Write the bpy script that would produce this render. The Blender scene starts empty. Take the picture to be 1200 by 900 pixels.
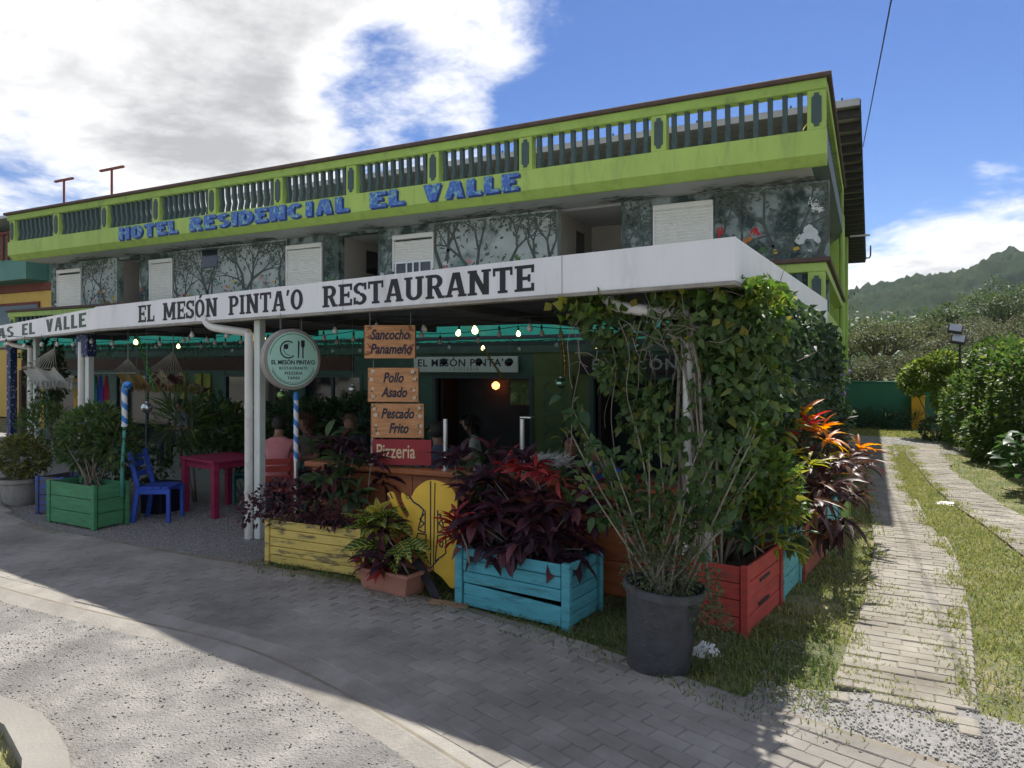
import bpy, bmesh, math, random
import numpy as np
from mathutils import Vector, Matrix, Euler

random.seed(7); RNG = np.random.default_rng(7)
SC = bpy.context.scene
COL = SC.collection
PI = math.pi
R = math.radians

# ---------------------------------------------------------------- camera
H, FPX, YH = 1.9, 832.0, 432.0
TH = math.atan2(832, 1650)
CT, ST = math.cos(TH), math.sin(TH)
cam = bpy.data.cameras.new('camera'); cam_o = bpy.data.objects.new('camera', cam); COL.objects.link(cam_o)
cam.sensor_width = 36; cam.lens = 36*FPX/1200; cam.shift_y = -18/1200
cam.clip_start = .05; cam.clip_end = 6000
cam_o.location = (0, 0, H); cam_o.rotation_euler = (PI/2, 0, TH)
SC.camera = cam_o

# ---------------------------------------------------------------- sky and sun
SUN_TO = Vector((-.06, .75, 1.0)).normalized()
SUN_EL = math.asin(SUN_TO.z); SUN_AZ = math.atan2(SUN_TO.x, SUN_TO.y)
world = bpy.data.worlds.new('World'); SC.world = world; world.use_nodes = True
def build_world():
    nt = world.node_tree; nt.nodes.clear(); N = nt.nodes.new; L = nt.links.new
    out = N('ShaderNodeOutputWorld'); bg = N('ShaderNodeBackground'); bg.inputs[1].default_value = .15
    sky = N('ShaderNodeTexSky'); sky.sky_type = 'NISHITA'; sky.sun_disc = False
    sky.sun_elevation = SUN_EL; sky.sun_rotation = SUN_AZ
    sky.altitude = 1500; sky.air_density = 1.0; sky.dust_density = .25; sky.ozone_density = 3.0
    tc = N('ShaderNodeTexCoord')
    sep = N('ShaderNodeSeparateXYZ'); L(tc.outputs['Generated'], sep.inputs[0])
    def mth(op, a, b=None, c=None):
        n = N('ShaderNodeMath'); n.operation = op
        for i, v in enumerate((a, b, c)):
            if v is None: continue
            if isinstance(v, (int, float)): n.inputs[i].default_value = v
            else: L(v, n.inputs[i])
        return n.outputs[0]
    zc = mth('ADD', mth('MAXIMUM', sep.outputs[2], 0.0), .16)
    cx = mth('DIVIDE', sep.outputs[0], zc); cy = mth('DIVIDE', sep.outputs[1], zc)
    cmb = N('ShaderNodeCombineXYZ'); L(cx, cmb.inputs[0]); L(cy, cmb.inputs[1])
    def noise(scale, detail, rough, off, dist=0.0):
        mp = N('ShaderNodeMapping'); mp.inputs['Location'].default_value = off
        L(cmb.outputs[0], mp.inputs[0])
        n = N('ShaderNodeTexNoise'); n.inputs['Scale'].default_value = scale
        n.inputs['Detail'].default_value = detail; n.inputs['Roughness'].default_value = rough
        n.inputs['Distortion'].default_value = dist
        L(mp.outputs[0], n.inputs['Vector']); return n.outputs['Fac']
    n1 = noise(1.5, 14, .66, (3.1, 1.7, 0), .3)
    n2 = noise(.55, 6, .55, (8.0, 4.0, 0))
    n3 = noise(4.6, 12, .66, (1.0, 9.0, 2), .15)
    # cloud banks: broad soft regions of the sky where cloud is denser
    def bank(px, py, spread, amt):
        d = Vector((CT*(px-600)/FPX-ST, ST*(px-600)/FPX+CT, (YH-py)/FPX)).normalized()
        vm = N('ShaderNodeVectorMath'); vm.operation = 'DOT_PRODUCT'
        L(tc.outputs['Generated'], vm.inputs[0]); vm.inputs[1].default_value = d
        mr = N('ShaderNodeMapRange'); mr.interpolation_type = 'SMOOTHSTEP'
        mr.inputs['From Min'].default_value = math.cos(R(spread)); mr.inputs['From Max'].default_value = 1.0
        mr.inputs['To Min'].default_value = 0; mr.inputs['To Max'].default_value = amt
        L(vm.outputs['Value'], mr.inputs[0]); return mr.outputs[0]
    cov = None
    for b in BANKS:
        o = bank(*b); cov = o if cov is None else mth('ADD', cov, o)
    dens = mth('ADD', mth('ADD', mth('MULTIPLY', n1, .85), mth('MULTIPLY', n2, .25)), mth('ADD', mth('MULTIPLY', n3, .25), mth('SUBTRACT', cov, .115)))
    mask = N('ShaderNodeMapRange'); mask.interpolation_type = 'SMOOTHSTEP'
    mask.inputs['From Min'].default_value = .475; mask.inputs['From Max'].default_value = .70
    L(dens, mask.inputs[0])
    thick = N('ShaderNodeMapRange'); thick.interpolation_type = 'SMOOTHSTEP'
    thick.inputs['From Min'].default_value = .58; thick.inputs['From Max'].default_value = 1.0
    L(dens, thick.inputs[0])
    shade = mth('ADD', mth('MULTIPLY', thick.outputs[0], .62), mth('ADD', mth('MULTIPLY', n3, .25), mth('MULTIPLY', n2, .3)))
    cr = N('ShaderNodeValToRGB'); e = cr.color_ramp.elements
    e[0].position = .18; e[0].color = (2.5, 2.48, 2.45, 1); e[1].position = .82; e[1].color = (.98, .985, 1.0, 1)
    L(shade, cr.inputs[0])
    skyc = N('ShaderNodeHueSaturation'); skyc.inputs['Saturation'].default_value = 1.24; skyc.inputs['Value'].default_value = .21; skyc.inputs['Hue'].default_value = .512
    L(sky.outputs[0], skyc.inputs['Color'])
    mix = N('ShaderNodeMix'); mix.data_type = 'RGBA'
    L(mask.outputs[0], mix.inputs[0]); L(skyc.outputs[0], mix.inputs[6]); L(cr.outputs[0], mix.inputs[7])
    L(mix.outputs[2], bg.inputs[0]); L(bg.outputs[0], out.inputs[0])
# (px, py, spread in degrees, amount): the banks of cloud the photograph shows, left and low right
BANKS = [(60, 40, 24, .16), (330, 90, 14, .12), (-500, 150, 40, .08), (510, 160, 6, .16), (620, 0, 9, .12),
         (1050, 280, 9, .26), (1500, 250, 24, .08), (1185, 140, 5, .2), (450, 130, 8, -.25), (10, 215, 7, -.22), (860, 70, 23, -.36), (1080, 60, 16, -.32), (690, 20, 9, .12), (1020, 190, 6, .06), (660, 130, 6, -.1)]
build_world()
sl = bpy.data.lights.new('sun', 'SUN'); sl.energy = 2.05; sl.angle = R(.53); sl.color = (1, .955, .88)
so = bpy.data.objects.new('sun', sl); COL.objects.link(so)
so.rotation_euler = SUN_TO.to_track_quat('Z', 'Y').to_euler(); so.location = (0, 20, 30)
vs = SC.view_settings; vs.view_transform = 'Standard'; vs.look = 'None'; vs.exposure = 1.9; vs.gamma = 1; vs.use_curve_mapping = False
SC.cycles.use_denoising = True
SC.cycles.max_bounces = 8; SC.cycles.transparent_max_bounces = 8; SC.cycles.sample_clamp_indirect = 6

# ---------------------------------------------------------------- pixel -> place
def ray(px, py):
    d = (px-600)/FPX; u = (YH-py)/FPX
    return Vector((CT*d-ST, ST*d+CT, u))
def G(px, py, z=0.0):
    r = ray(px, py); return Vector((0, 0, H)) + r*((z-H)/r.z)
def PY(px, py, Y):
    r = ray(px, py); return Vector((0, 0, H)) + r*(Y/r.y)
def XY(px, Y): return PY(px, 432, Y).x

# ---------------------------------------------------------------- objects
def tag(o, label=None, cat=None, group=None, kind=None):
    if label: o['label'] = label
    if cat: o['category'] = cat
    if group: o['group'] = group
    if kind: o['kind'] = kind
    return o
def thing(name, label, cat, loc=(0, 0, 0), rz=0.0, group=None):
    o = bpy.data.objects.new(name, None); COL.objects.link(o)
    o.empty_display_size = .1
    o.location = loc; o.rotation_euler = (0, 0, rz)
    return tag(o, label, cat, group)
def link(name, me, parent=None):
    o = bpy.data.objects.new(name, me); COL.objects.link(o); o.parent = parent; return o
def shift_of(parent):
    v = Vector((0, 0, 0)); p = parent
    while p is not None: v = v + p.location; p = p.parent
    return v
def copy_tree(o, parent=None):
    c = o.copy(); COL.objects.link(c); c.parent = parent
    for ch in list(o.children): copy_tree(ch, c)
    return c

class MB:
    def __init__(s): s.v = []; s.f = []; s.mi = []; s.cur = 0
    def add(s, vs, fs):
        b = len(s.v); s.v.extend([tuple(p) for p in vs])
        for f in fs: s.f.append(tuple(b+i for i in f)); s.mi.append(s.cur)
        return s
    def box(s, x0, x1, y0, y1, z0, z1, m=None):
        vs = [(x, y, z) for z in (z0, z1) for y in (y0, y1) for x in (x0, x1)]
        if m is not None: vs = [m @ Vector(p) for p in vs]
        return s.add(vs, [(0, 2, 3, 1), (4, 5, 7, 6), (0, 1, 5, 4), (2, 6, 7, 3), (0, 4, 6, 2), (1, 3, 7, 5)])
    def cbox(s, x0, x1, y0, y1, z0, z1, b=.004, m=None):     # box with chamfered edges
        vs = []; idx = {}
        X, Y, Z = (x0, x1), (y0, y1), (z0, z1)
        for i in (0, 1):
            for j in (0, 1):
                for k in (0, 1):
                    p = (X[i], Y[j], Z[k]); d = (b if i == 0 else -b, b if j == 0 else -b, b if k == 0 else -b)
                    for a in range(3):
                        q = [p[n] + (0 if n == a else d[n]) for n in range(3)]
                        idx[(i, j, k, a)] = len(vs); vs.append(q)
        fs = []
        for a in range(3):
            o1, o2 = (a+1) % 3, (a+2) % 3
            for sde in (0, 1):
                ring = []
                for (u, w) in ((0, 0), (1, 0), (1, 1), (0, 1)):
                    c = [0, 0, 0]; c[a] = sde; c[o1] = u; c[o2] = w
                    ring.append(idx[(c[0], c[1], c[2], a)])
                fs.append(tuple(ring if sde else ring[::-1]))
            for u in (0, 1):
                for w in (0, 1):     # edge along axis a
                    c0 = [0, 0, 0]; c0[o1] = u; c0[o2] = w; c0[a] = 0; c1 = list(c0); c1[a] = 1
                    q = [idx[(*c0, o1)], idx[(*c1, o1)], idx[(*c1, o2)], idx[(*c0, o2)]]
                    fs.append(tuple(q if u == w else q[::-1]))
        for i in (0, 1):
            for j in (0, 1):
                for k in (0, 1):
                    t = [idx[(i, j, k, 0)], idx[(i, j, k, 1)], idx[(i, j, k, 2)]]
                    fs.append(tuple(t if (i+j+k) % 2 else t[::-1]))
        if m is not None: vs = [m @ Vector(p) for p in vs]
        return s.add(vs, fs)
    def bar(s, a, b, w, h, up=(0, 0, 1), ch=0.0):            # box from a to b
        a = Vector(a); b = Vector(b); d = b-a; l = d.length; d.normalize()
        u = Vector(up)
        if abs(u.dot(d)) > .99: u = Vector((0, 1, 0))
        x = d.cross(u).normalized(); z = x.cross(d)
        m = Matrix(((x.x, d.x, z.x, a.x), (x.y, d.y, z.y, a.y), (x.z, d.z, z.z, a.z), (0, 0, 0, 1)))
        if ch: return s.cbox(-w/2, w/2, 0, l, -h/2, h/2, ch, m)
        return s.box(-w/2, w/2, 0, l, -h/2, h/2, m)
    def tube(s, pts, rs, n=8, cap=True):
        pts = [Vector(p) for p in pts]
        if isinstance(rs, (int, float)): rs = [rs]*len(pts)
        b = len(s.v); ref = Vector((.13, .21, .97)); ring0 = []
        pd = None
        for i, p in enumerate(pts):
            d = (pts[min(i+1, len(pts)-1)] - pts[max(i-1, 0)])
            if d.length < 1e-9: d = Vector((0, 0, 1))
            d.normalize()
            if pd is None:
                x = d.cross(ref if abs(d.dot(ref)) < .95 else Vector((1, 0, 0))).normalized()
            else:
                x = (x - d*x.dot(d)); x = x.normalized() if x.length > 1e-6 else d.orthogonal().normalized()
            y = d.cross(x); pd = d
            for k in range(n):
                a = 2*PI*k/n; s.v.append(tuple(p + (x*math.cos(a)+y*math.sin(a))*rs[i]))
        for i in range(len(pts)-1):
            for k in range(n):
                k2 = (k+1) % n
                s.f.append((b+i*n+k, b+i*n+k2, b+(i+1)*n+k2, b+(i+1)*n+k)); s.mi.append(s.cur)
        if cap:
            s.f.append(tuple(b+k for k in range(n))[::-1]); s.mi.append(s.cur)
            e = b+(len(pts)-1)*n; s.f.append(tuple(e+k for k in range(n))); s.mi.append(s.cur)
        return s
    def lathe(s, prof, c=(0, 0, 0), n=16, m=None, capb=True, capt=True):
        b = len(s.v); c = Vector(c)
        for r, z in prof:
            for k in range(n):
                a = 2*PI*k/n; p = Vector((r*math.cos(a), r*math.sin(a), z))
                if m is not None: p = m @ p
                s.v.append(tuple(p+c))
        for i in range(len(prof)-1):
            for k in range(n):
                k2 = (k+1) % n
                s.f.append((b+i*n+k, b+i*n+k2, b+(i+1)*n+k2, b+(i+1)*n+k)); s.mi.append(s.cur)
        if capb and prof[0][0] > 1e-5: s.f.append(tuple(b+k for k in range(n))[::-1]); s.mi.append(s.cur)
        if capt and prof[-1][0] > 1e-5:
            e = b+(len(prof)-1)*n; s.f.append(tuple(e+k for k in range(n))); s.mi.append(s.cur)
        return s
    def prism(s, poly, fr, d0, d1):
        """2D polygon (ccw seen along -depth) to a slab: fr(u, v, depth) -> point"""
        n = len(poly)
        vs = [fr(u, v, d0) for u, v in poly] + [fr(u, v, d1) for u, v in poly]
        fs = [tuple(range(n)), tuple(range(2*n-1, n-1, -1))]
        for i in range(n):
            j = (i+1) % n; fs.append((i, n+i, n+j, j))
        return s.add(vs, fs)
    def build(s, name, mats, parent=None, smooth=False, local=False):
        me = bpy.data.meshes.new(name)
        off = Vector((0, 0, 0)) if (local or parent is None) else shift_of(parent)
        me.from_pydata([(p[0]-off.x, p[1]-off.y, p[2]-off.z) for p in s.v], [], s.f)
        if not isinstance(mats, (list, tuple)): mats = [mats]
        for m in mats: me.materials.append(m)
        if len(mats) > 1: me.polygons.foreach_set('material_index', s.mi)
        if smooth is True: me.polygons.foreach_set('use_smooth', [True]*len(me.polygons))
        me.update()
        o = link(name, me, parent)
        if smooth == 'auto':
            me.polygons.foreach_set('use_smooth', [True]*len(me.polygons))
            bm = bmesh.new(); bm.from_mesh(me)
            for e in bm.edges:
                if len(e.link_faces) == 2 and e.calc_face_angle(0) > R(38): e.smooth = False
            bm.to_mesh(me); bm.free()
        return o

def struct(name, mb, m, label=None, cat=None):
    o = mb.build(name, m); o['kind'] = 'structure'; return o

# ---------------------------------------------------------------- materials
MATS = {}
def mat(name, col, rough=.65, var=.18, scale=6.0, bump=0.0, bscale=60.0, metal=0.0, spec=.4, rnd=0.0, world_co=True,
        col2=None, c2lo=.5, c2hi=.65, c2scale=3.0, stretch=None, coat=0.0, detail=5):
    if name in MATS: return MATS[name]
    m = bpy.data.materials.new(name); m.use_nodes = True; nt = m.node_tree; N = nt.nodes.new; L = nt.links.new
    b = nt.nodes['Principled BSDF']
    b.inputs['Roughness'].default_value = rough; b.inputs['Metallic'].default_value = metal
    b.inputs['Specular IOR Level'].default_value = spec
    if coat: b.inputs['Coat Weight'].default_value = coat
    if world_co: g = N('ShaderNodeNewGeometry'); co = g.outputs['Position']
    else: g = N('ShaderNodeTexCoord'); co = g.outputs['Object']
    if stretch:
        mp = N('ShaderNodeMapping'); mp.inputs['Scale'].default_value = stretch; L(co, mp.inputs[0]); co = mp.outputs[0]
    def noise(sc, de=detail, ro=.6):
        n = N('ShaderNodeTexNoise'); n.inputs['Scale'].default_value = sc; n.inputs['Detail'].default_value = de
        n.inputs['Roughness'].default_value = ro; L(co, n.inputs['Vector']); return n
    base = None
    if col2:
        n2 = noise(c2scale, 6, .65); mr = N('ShaderNodeMapRange'); mr.inputs['From Min'].default_value = c2lo; mr.inputs['From Max'].default_value = c2hi
        L(n2.outputs['Fac'], mr.inputs[0])
        mx = N('ShaderNodeMix'); mx.data_type = 'RGBA'; mx.inputs[6].default_value = (*col, 1); mx.inputs[7].default_value = (*col2, 1)
        L(mr.outputs[0], mx.inputs[0]); base = mx.outputs[2]
    hs = N('ShaderNodeHueSaturation')
    if base is None: hs.inputs['Color'].default_value = (*col, 1)
    else: L(base, hs.inputs['Color'])
    n = noise(scale); mr = N('ShaderNodeMapRange'); mr.inputs['From Min'].default_value = .25; mr.inputs['From Max'].default_value = .75
    mr.inputs['To Min'].default_value = 1-var; mr.inputs['To Max'].default_value = 1+var
    L(n.outputs['Fac'], mr.inputs[0]); val = mr.outputs[0]
    if rnd:
        oi = N('ShaderNodeObjectInfo'); m2 = N('ShaderNodeMapRange'); m2.inputs['To Min'].default_value = 1-rnd; m2.inputs['To Max'].default_value = 1+rnd
        L(oi.outputs['Random'], m2.inputs[0]); mu = N('ShaderNodeMath'); mu.operation = 'MULTIPLY'; L(val, mu.inputs[0]); L(m2.outputs[0], mu.inputs[1]); val = mu.outputs[0]
    L(val, hs.inputs['Value']); L(hs.outputs[0], b.inputs['Base Color'])
    if bump:
        nb = noise(bscale, 4, .6); bp = N('ShaderNodeBump'); bp.inputs['Strength'].default_value = min(1, bump); bp.inputs['Distance'].default_value = .01*max(1, bump)
        L(nb.outputs['Fac'], bp.inputs['Height']); L(bp.outputs[0], b.inputs['Normal'])
    MATS[name] = m; return m

def leaf_mat(name, cols, trans=.35, rough=.42, obj=False, vein=None, spec=.35):
    """cols: list of (position, colour) picked at random per leaf"""
    if name in MATS: return MATS[name]
    m = bpy.data.materials.new(name); m.use_nodes = True; nt = m.node_tree; N = nt.nodes.new; L = nt.links.new
    b = nt.nodes['Principled BSDF']; out = nt.nodes['Material Output']
    b.inputs['Roughness'].default_value = rough; b.inputs['Specular IOR Level'].default_value = spec
    if obj: src = N('ShaderNodeObjectInfo').outputs['Random']
    else:
        a = N('ShaderNodeAttribute'); a.attribute_name = 'rnd'; src = a.outputs['Fac']
    cr = N('ShaderNodeValToRGB'); cr.color_ramp.interpolation = 'LINEAR'
    el = cr.color_ramp.elements
    el[0].position = cols[0][0]; el[0].color = (*cols[0][1], 1); el[1].position = cols[-1][0]; el[1].color = (*cols[-1][1], 1)
    for p, c in cols[1:-1]:
        e = el.new(p); e.color = (*c, 1)
    L(src, cr.inputs[0]); colr = cr.outputs[0]
    if vein:        # vein colour along the midrib and side veins, from the leaf's own length/width coordinates
        at = N('ShaderNodeAttribute'); at.attribute_name = 'lw'
        sp = N('ShaderNodeSeparateXYZ'); L(at.outputs['Vector'], sp.inputs[0])
        def mth(op, a, b_=None):
            n = N('ShaderNodeMath'); n.operation = op
            for i, v in enumerate((a, b_)):
                if v is None: continue
                if isinstance(v, (int, float)): n.inputs[i].default_value = v
                else: L(v, n.inputs[i])
            return n.outputs[0]
        aw = mth('ABSOLUTE', sp.outputs[1])
        mid = mth('LESS_THAN', aw, vein[1])
        diag = mth('SUBTRACT', sp.outputs[0], mth('MULTIPLY', aw, .22))
        side = mth('GREATER_THAN', mth('SINE', mth('MULTIPLY', diag, 44.0)), vein[2])
        vm = mth('MAXIMUM', mid, side)
        mx = N('ShaderNodeMix'); mx.data_type = 'RGBA'; L(vm, mx.inputs[0]); L(colr, mx.inputs[6]); mx.inputs[7].default_value = (*vein[0], 1)
        colr = mx.outputs[2]
    L(colr, b.inputs['Base Color'])
    tr = N('ShaderNodeBsdfTranslucent')
    hs = N('ShaderNodeHueSaturation'); hs.inputs['Saturation'].default_value = 1.1; hs.inputs['Value'].default_value = 1.7; L(colr, hs.inputs['Color'])
    L(hs.outputs[0], tr.inputs[0])
    ms = N('ShaderNodeMixShader'); ms.inputs[0].default_value = trans; L(b.outputs[0], ms.inputs[1]); L(tr.outputs[0], ms.inputs[2])
    L(ms.outputs[0], out.inputs[0]); MATS[name] = m; return m

def emit_mat(name, col, st):
    if name in MATS: return MATS[name]
    m = bpy.data.materials.new(name); m.use_nodes = True; b = m.node_tree.nodes['Principled BSDF']
    b.inputs['Base Color'].default_value = (*col, 1); b.inputs['Emission Color'].default_value = (*col, 1); b.inputs['Emission Strength'].default_value = st
    MATS[name] = m; return m
def glass_mat(name, col=(1, 1, 1), rough=.02, trans=.9):
    if name in MATS: return MATS[name]
    m = bpy.data.materials.new(name); m.use_nodes = True; b = m.node_tree.nodes['Principled BSDF']
    b.inputs['Base Color'].default_value = (*col, 1); b.inputs['Roughness'].default_value = rough
    b.inputs['Transmission Weight'].default_value = trans; b.inputs['IOR'].default_value = 1.45
    MATS[name] = m; return m

# ---------------------------------------------------------------- leaves
def leaf_proto(name, m, L=.2, W=.06, droop=.5, fold=.25, shape='lance', seg=4):
    """one leaf along +X, seen from +Z, as a shared mesh with length/width coordinates"""
    prof = {'lance': [.06, .72, 1.0, .78, .0], 'ovate': [.1, .95, 1.0, .6, .0], 'strap': [.5, .95, 1.0, .9, .0], 'heart': [.55, 1.0, .92, .5, .0], 'lobed': [.08, .9, .55, 1.0, 0]}[shape]
    vs = []; lw = []
    for i in range(seg+1):
        t = i/seg; w = W*.5*prof[i]; a = droop*t
        x = L*(math.sin(droop*t)/droop if droop else t); z = -L*(1-math.cos(a))/droop if droop else 0
        for sd in (-1, 0, 1):
            vs.append((x, sd*w, z+abs(sd)*w*fold*2)); lw.append((t, sd*prof[i], 0))
    fs = []
    for i in range(seg):
        for k in (0, 1):
            a = i*3+k; fs.append((a, a+3, a+4, a+1))
    me = bpy.data.meshes.new(name); me.from_pydata(vs, [], fs); me.materials.append(m)
    at = me.attributes.new('lw', 'FLOAT_VECTOR', 'POINT'); at.data.foreach_set('vector', [c for p in lw for c in p])
    me.polygons.foreach_set('use_smooth', [True]*len(fs)); me.update(); return me
def place_leaf(me, parent, pos, direction, up=(0, 0, 1), s=1.0, roll=0.0, name='leaf'):
    o = bpy.data.objects.new(name, me); COL.objects.link(o); o.parent = parent
    d = Vector(direction).normalized(); u = Vector(up)
    y = u.cross(d)
    y = y.normalized() if y.length > 1e-4 else d.orthogonal().normalized()
    z = d.cross(y)
    m = Matrix(((d.x, y.x, z.x), (d.y, y.y, z.y), (d.z, y.z, z.z))) @ Matrix.Rotation(roll, 3, 'X')
    o.matrix_local = Matrix.Translation(Vector(pos)) @ m.to_4x4() @ Matrix.Scale(s, 4)
    return o

def norm(a): return a/np.maximum(np.linalg.norm(a, axis=1, keepdims=True), 1e-9)
def foliage(name, m, parent, pos, dirs, L, W, up=None, kind='stuff', jitter=.5):
    """many small folded leaves as one mesh: 4 triangles each"""
    pos = np.asarray(pos, float); n = len(pos)
    if n == 0: return None
    d = norm(np.asarray(dirs, float) + RNG.normal(0, jitter, (n, 3)))
    u = norm(RNG.normal(0, .55, (n, 3)) + (np.array([0, 0, 1.]) if up is None else up))
    y = norm(np.cross(u, d)); z = np.cross(d, y)
    Ls = (np.asarray(L)*RNG.uniform(.65, 1.3, n))[:, None]; Ws = (np.asarray(W)*RNG.uniform(.7, 1.25, n))[:, None]
    b = pos; mid = pos + d*Ls*.5 ; tip = pos + d*Ls - z*Ls*.18
    l = pos + d*Ls*.42 + y*Ws*.5 + z*Ws*.18; r = pos + d*Ls*.42 - y*Ws*.5 + z*Ws*.18
    v = np.stack([b, l, mid, r, tip], 1).reshape(-1, 3)
    base = np.arange(n)[:, None]*5
    tri = np.array([0, 2, 1, 0, 3, 2, 1, 2, 4, 2, 3, 4])
    idx = (base + tri[None, :]).reshape(-1)
    off = np.array(shift_of(parent)) if parent is not None else np.zeros(3)
    return raw_mesh(name, m, parent, v-off, idx, np.repeat(RNG.uniform(0, 1, n), 4), kind)
def raw_mesh(name, m, parent, v, idx, rnd=None, kind=None, smooth=False):
    me = bpy.data.meshes.new(name); nf = len(idx)//3
    me.vertices.add(len(v)); me.vertices.foreach_set('co', np.asarray(v, np.float32).ravel())
    me.loops.add(len(idx)); me.loops.foreach_set('vertex_index', np.asarray(idx, np.int32))
    me.polygons.add(nf); me.polygons.foreach_set('loop_start', np.arange(nf, dtype=np.int32)*3)
    if rnd is not None:
        at = me.attributes.new('rnd', 'FLOAT', 'FACE'); at.data.foreach_set('value', np.asarray(rnd, np.float32))
    if smooth: me.polygons.foreach_set('use_smooth', np.ones(nf, bool))
    me.materials.append(m); me.update(calc_edges=True)
    o = link(name, me, parent)
    if kind: o['kind'] = kind
    return o
def blob_points(blobs, n, inner=.55, gap=0.0, flat=0.0):
    """points through the shells of several ellipsoids (cx,cy,cz,rx,ry,rz), with outward directions"""
    w = np.array([b[3]*b[4]+b[4]*b[5]+b[3]*b[5] for b in blobs]); w = w/w.sum()
    cnt = RNG.multinomial(n, w); P = []; D = []
    for b, k in zip(blobs, cnt):
        d = norm(RNG.normal(0, 1, (k, 3)))
        r = RNG.uniform(inner**3, 1, k)**(1/3)
        # lumps: radius follows a few random directions
        lump = np.zeros(k)
        for _ in range(9):
            q = norm(RNG.normal(0, 1, (1, 3)))[0]; lump += np.maximum(0, d@q-.72)*RNG.uniform(-.5, .9)
        r = r*(1+np.clip(lump, -.35, .4))
        if gap:
            keep = (np.sin(d[:, 0]*5+b[0]*3)*np.sin(d[:, 1]*6+b[1]*2+1)*np.sin(d[:, 2]*5+2) < 1-gap)
            d = d[keep]; r = r[keep]
        P.append(np.array(b[:3])+d*r[:, None]*np.array(b[3:6])); D.append(d)
    return np.concatenate(P), np.concatenate(D)
# ================================================================ THE SETTING
m_soil = mat('soil', (.075, .058, .04), .95, .3, 3, .6, 40)
m_asph = mat('worn_asphalt', (.21, .20, .185), .92, .34, 2.6, 2.2, 60, col2=(.32, .305, .275), c2lo=.42, c2hi=.62, c2scale=1.6)
m_conc = mat('concrete', (.26, .245, .215), .9, .16, 4, .5, 60, col2=(.22, .205, .18), c2lo=.5, c2hi=.7, c2scale=2)
m_paver = mat('paver', (.30, .278, .243), .92, .28, 1.4, .6, 120, rnd=.07, col2=(.19, .174, .15), c2lo=.42, c2hi=.66, c2scale=1.0)
m_paver2 = mat('drive_paver', (.30, .275, .23), .92, .25, 2.5, .6, 100, rnd=.07, col2=(.205, .182, .142), c2lo=.42, c2hi=.66, c2scale=1.6)
m_joint = mat('joint_sand', (.20, .175, .135), .95, .25, 5, .4, 80)
m_grav = mat('gravel_bed', (.26, .25, .235), .95, .28, 14, 1.0, 70)
m_stone = mat('pebble', (.34, .325, .30), .85, .5, 30, 0, 60)
m_soil2 = mat('dirt_crumb', (.17, .145, .11), .95, .4, 20)
m_grassground = mat('grass_soil', (.11, .125, .045), .95, .35, 2.2, .6, 50, col2=(.25, .21, .125), c2lo=.5, c2hi=.68, c2scale=1.1)

def poly_sheet(name, pts, z, m, th=.0, kind='structure'):
    bm = bmesh.new(); vs = [bm.verts.new((p[0], p[1], z)) for p in pts]; f = bm.faces.new(vs)
    if f.normal.z < 0: f.normal_flip()
    bmesh.ops.triangulate(bm, faces=bm.faces[:])
    me = bpy.data.meshes.new(name); bm.to_mesh(me); bm.free(); me.materials.append(m)
    o = link(name, me); o['kind'] = kind; return o
def interp1(x, pts): return float(np.interp(x, [p[0] for p in pts], [p[1] for p in pts]))

def interp(x, pts): return (interp1(x-.5, pts)+interp1(x-.25, pts)+interp1(x, pts)+interp1(x+.25, pts)+interp1(x+.5, pts))/5
NP = [(-40, 9.5), (-16, 7.1), (-12, 6.1), (-10.55, 5.5), (-9.5, 5.12), (-8.7, 4.9), (-7.2, 4.9), (-5.1, 4.95), (-3.08, 4.86), (-1.5, 4.46), (-.5, 4.12), (.3, 3.92), (3, 3.2), (12, 1.2)]
SP = [(-40, 8.0), (-16, 5.0), (-12, 4.0), (-6.6, 3.45), (-5.1, 3.44), (-3.84, 3.5), (-2.76, 3.26), (-1.75, 2.92), (-.8, 2.55), (1, 1.95), (5, .9), (12, -.6)]
def smooth_edge(P, x): return sum(interp1(x+d, P) for d in (-.45, -.3, -.15, 0, .15, .3, .45))/7
def NE(x): return smooth_edge(NP, x)
def SE(x): return smooth_edge(SP, x)
xs = [-40, -30, -22, -18] + [x*.25 for x in range(-64, 33)] + [10, 12]

# far ground to the horizon, with gentle grass tone
poly_sheet('ground', [(-1600, -60), (1600, -60), (1600, 1600), (-1600, 1600)], -.05, m_grassground)
poly_sheet('road', [(x, SE(x)-.06) for x in xs] + [(60, -3), (60, -40), (-60, -40), (-60, 11)], 0.0, m_asph)
poly_sheet('pavement_bed', [(x, NE(x)+.03) for x in xs] + [(x, SE(x)-.02) for x in reversed(xs)], .029, m_joint)
# kerb strip along the road
mb = MB()
for i in range(len(xs)-1):
    a, b = xs[i], xs[i+1]
    vs = [(a, SE(a)-.17, -.004), (b, SE(b)-.17, -.004), (b, SE(b)+.235, -.02), (a, SE(a)+.235, -.02), (a, SE(a)-.03, .0285), (b, SE(b)-.03, .0285), (b, SE(b)+.23, .0325), (a, SE(a)+.23, .0325)]
    mb.add(vs, [(4, 5, 6, 7), (0, 1, 5, 4), (2, 3, 7, 6)])
struct('kerb', mb, mat('kerb_concrete', (.31, .287, .25), .92, .2, 3, .6, 60, col2=(.235, .215, .185), c2lo=.45, c2hi=.65, c2scale=2))

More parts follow.
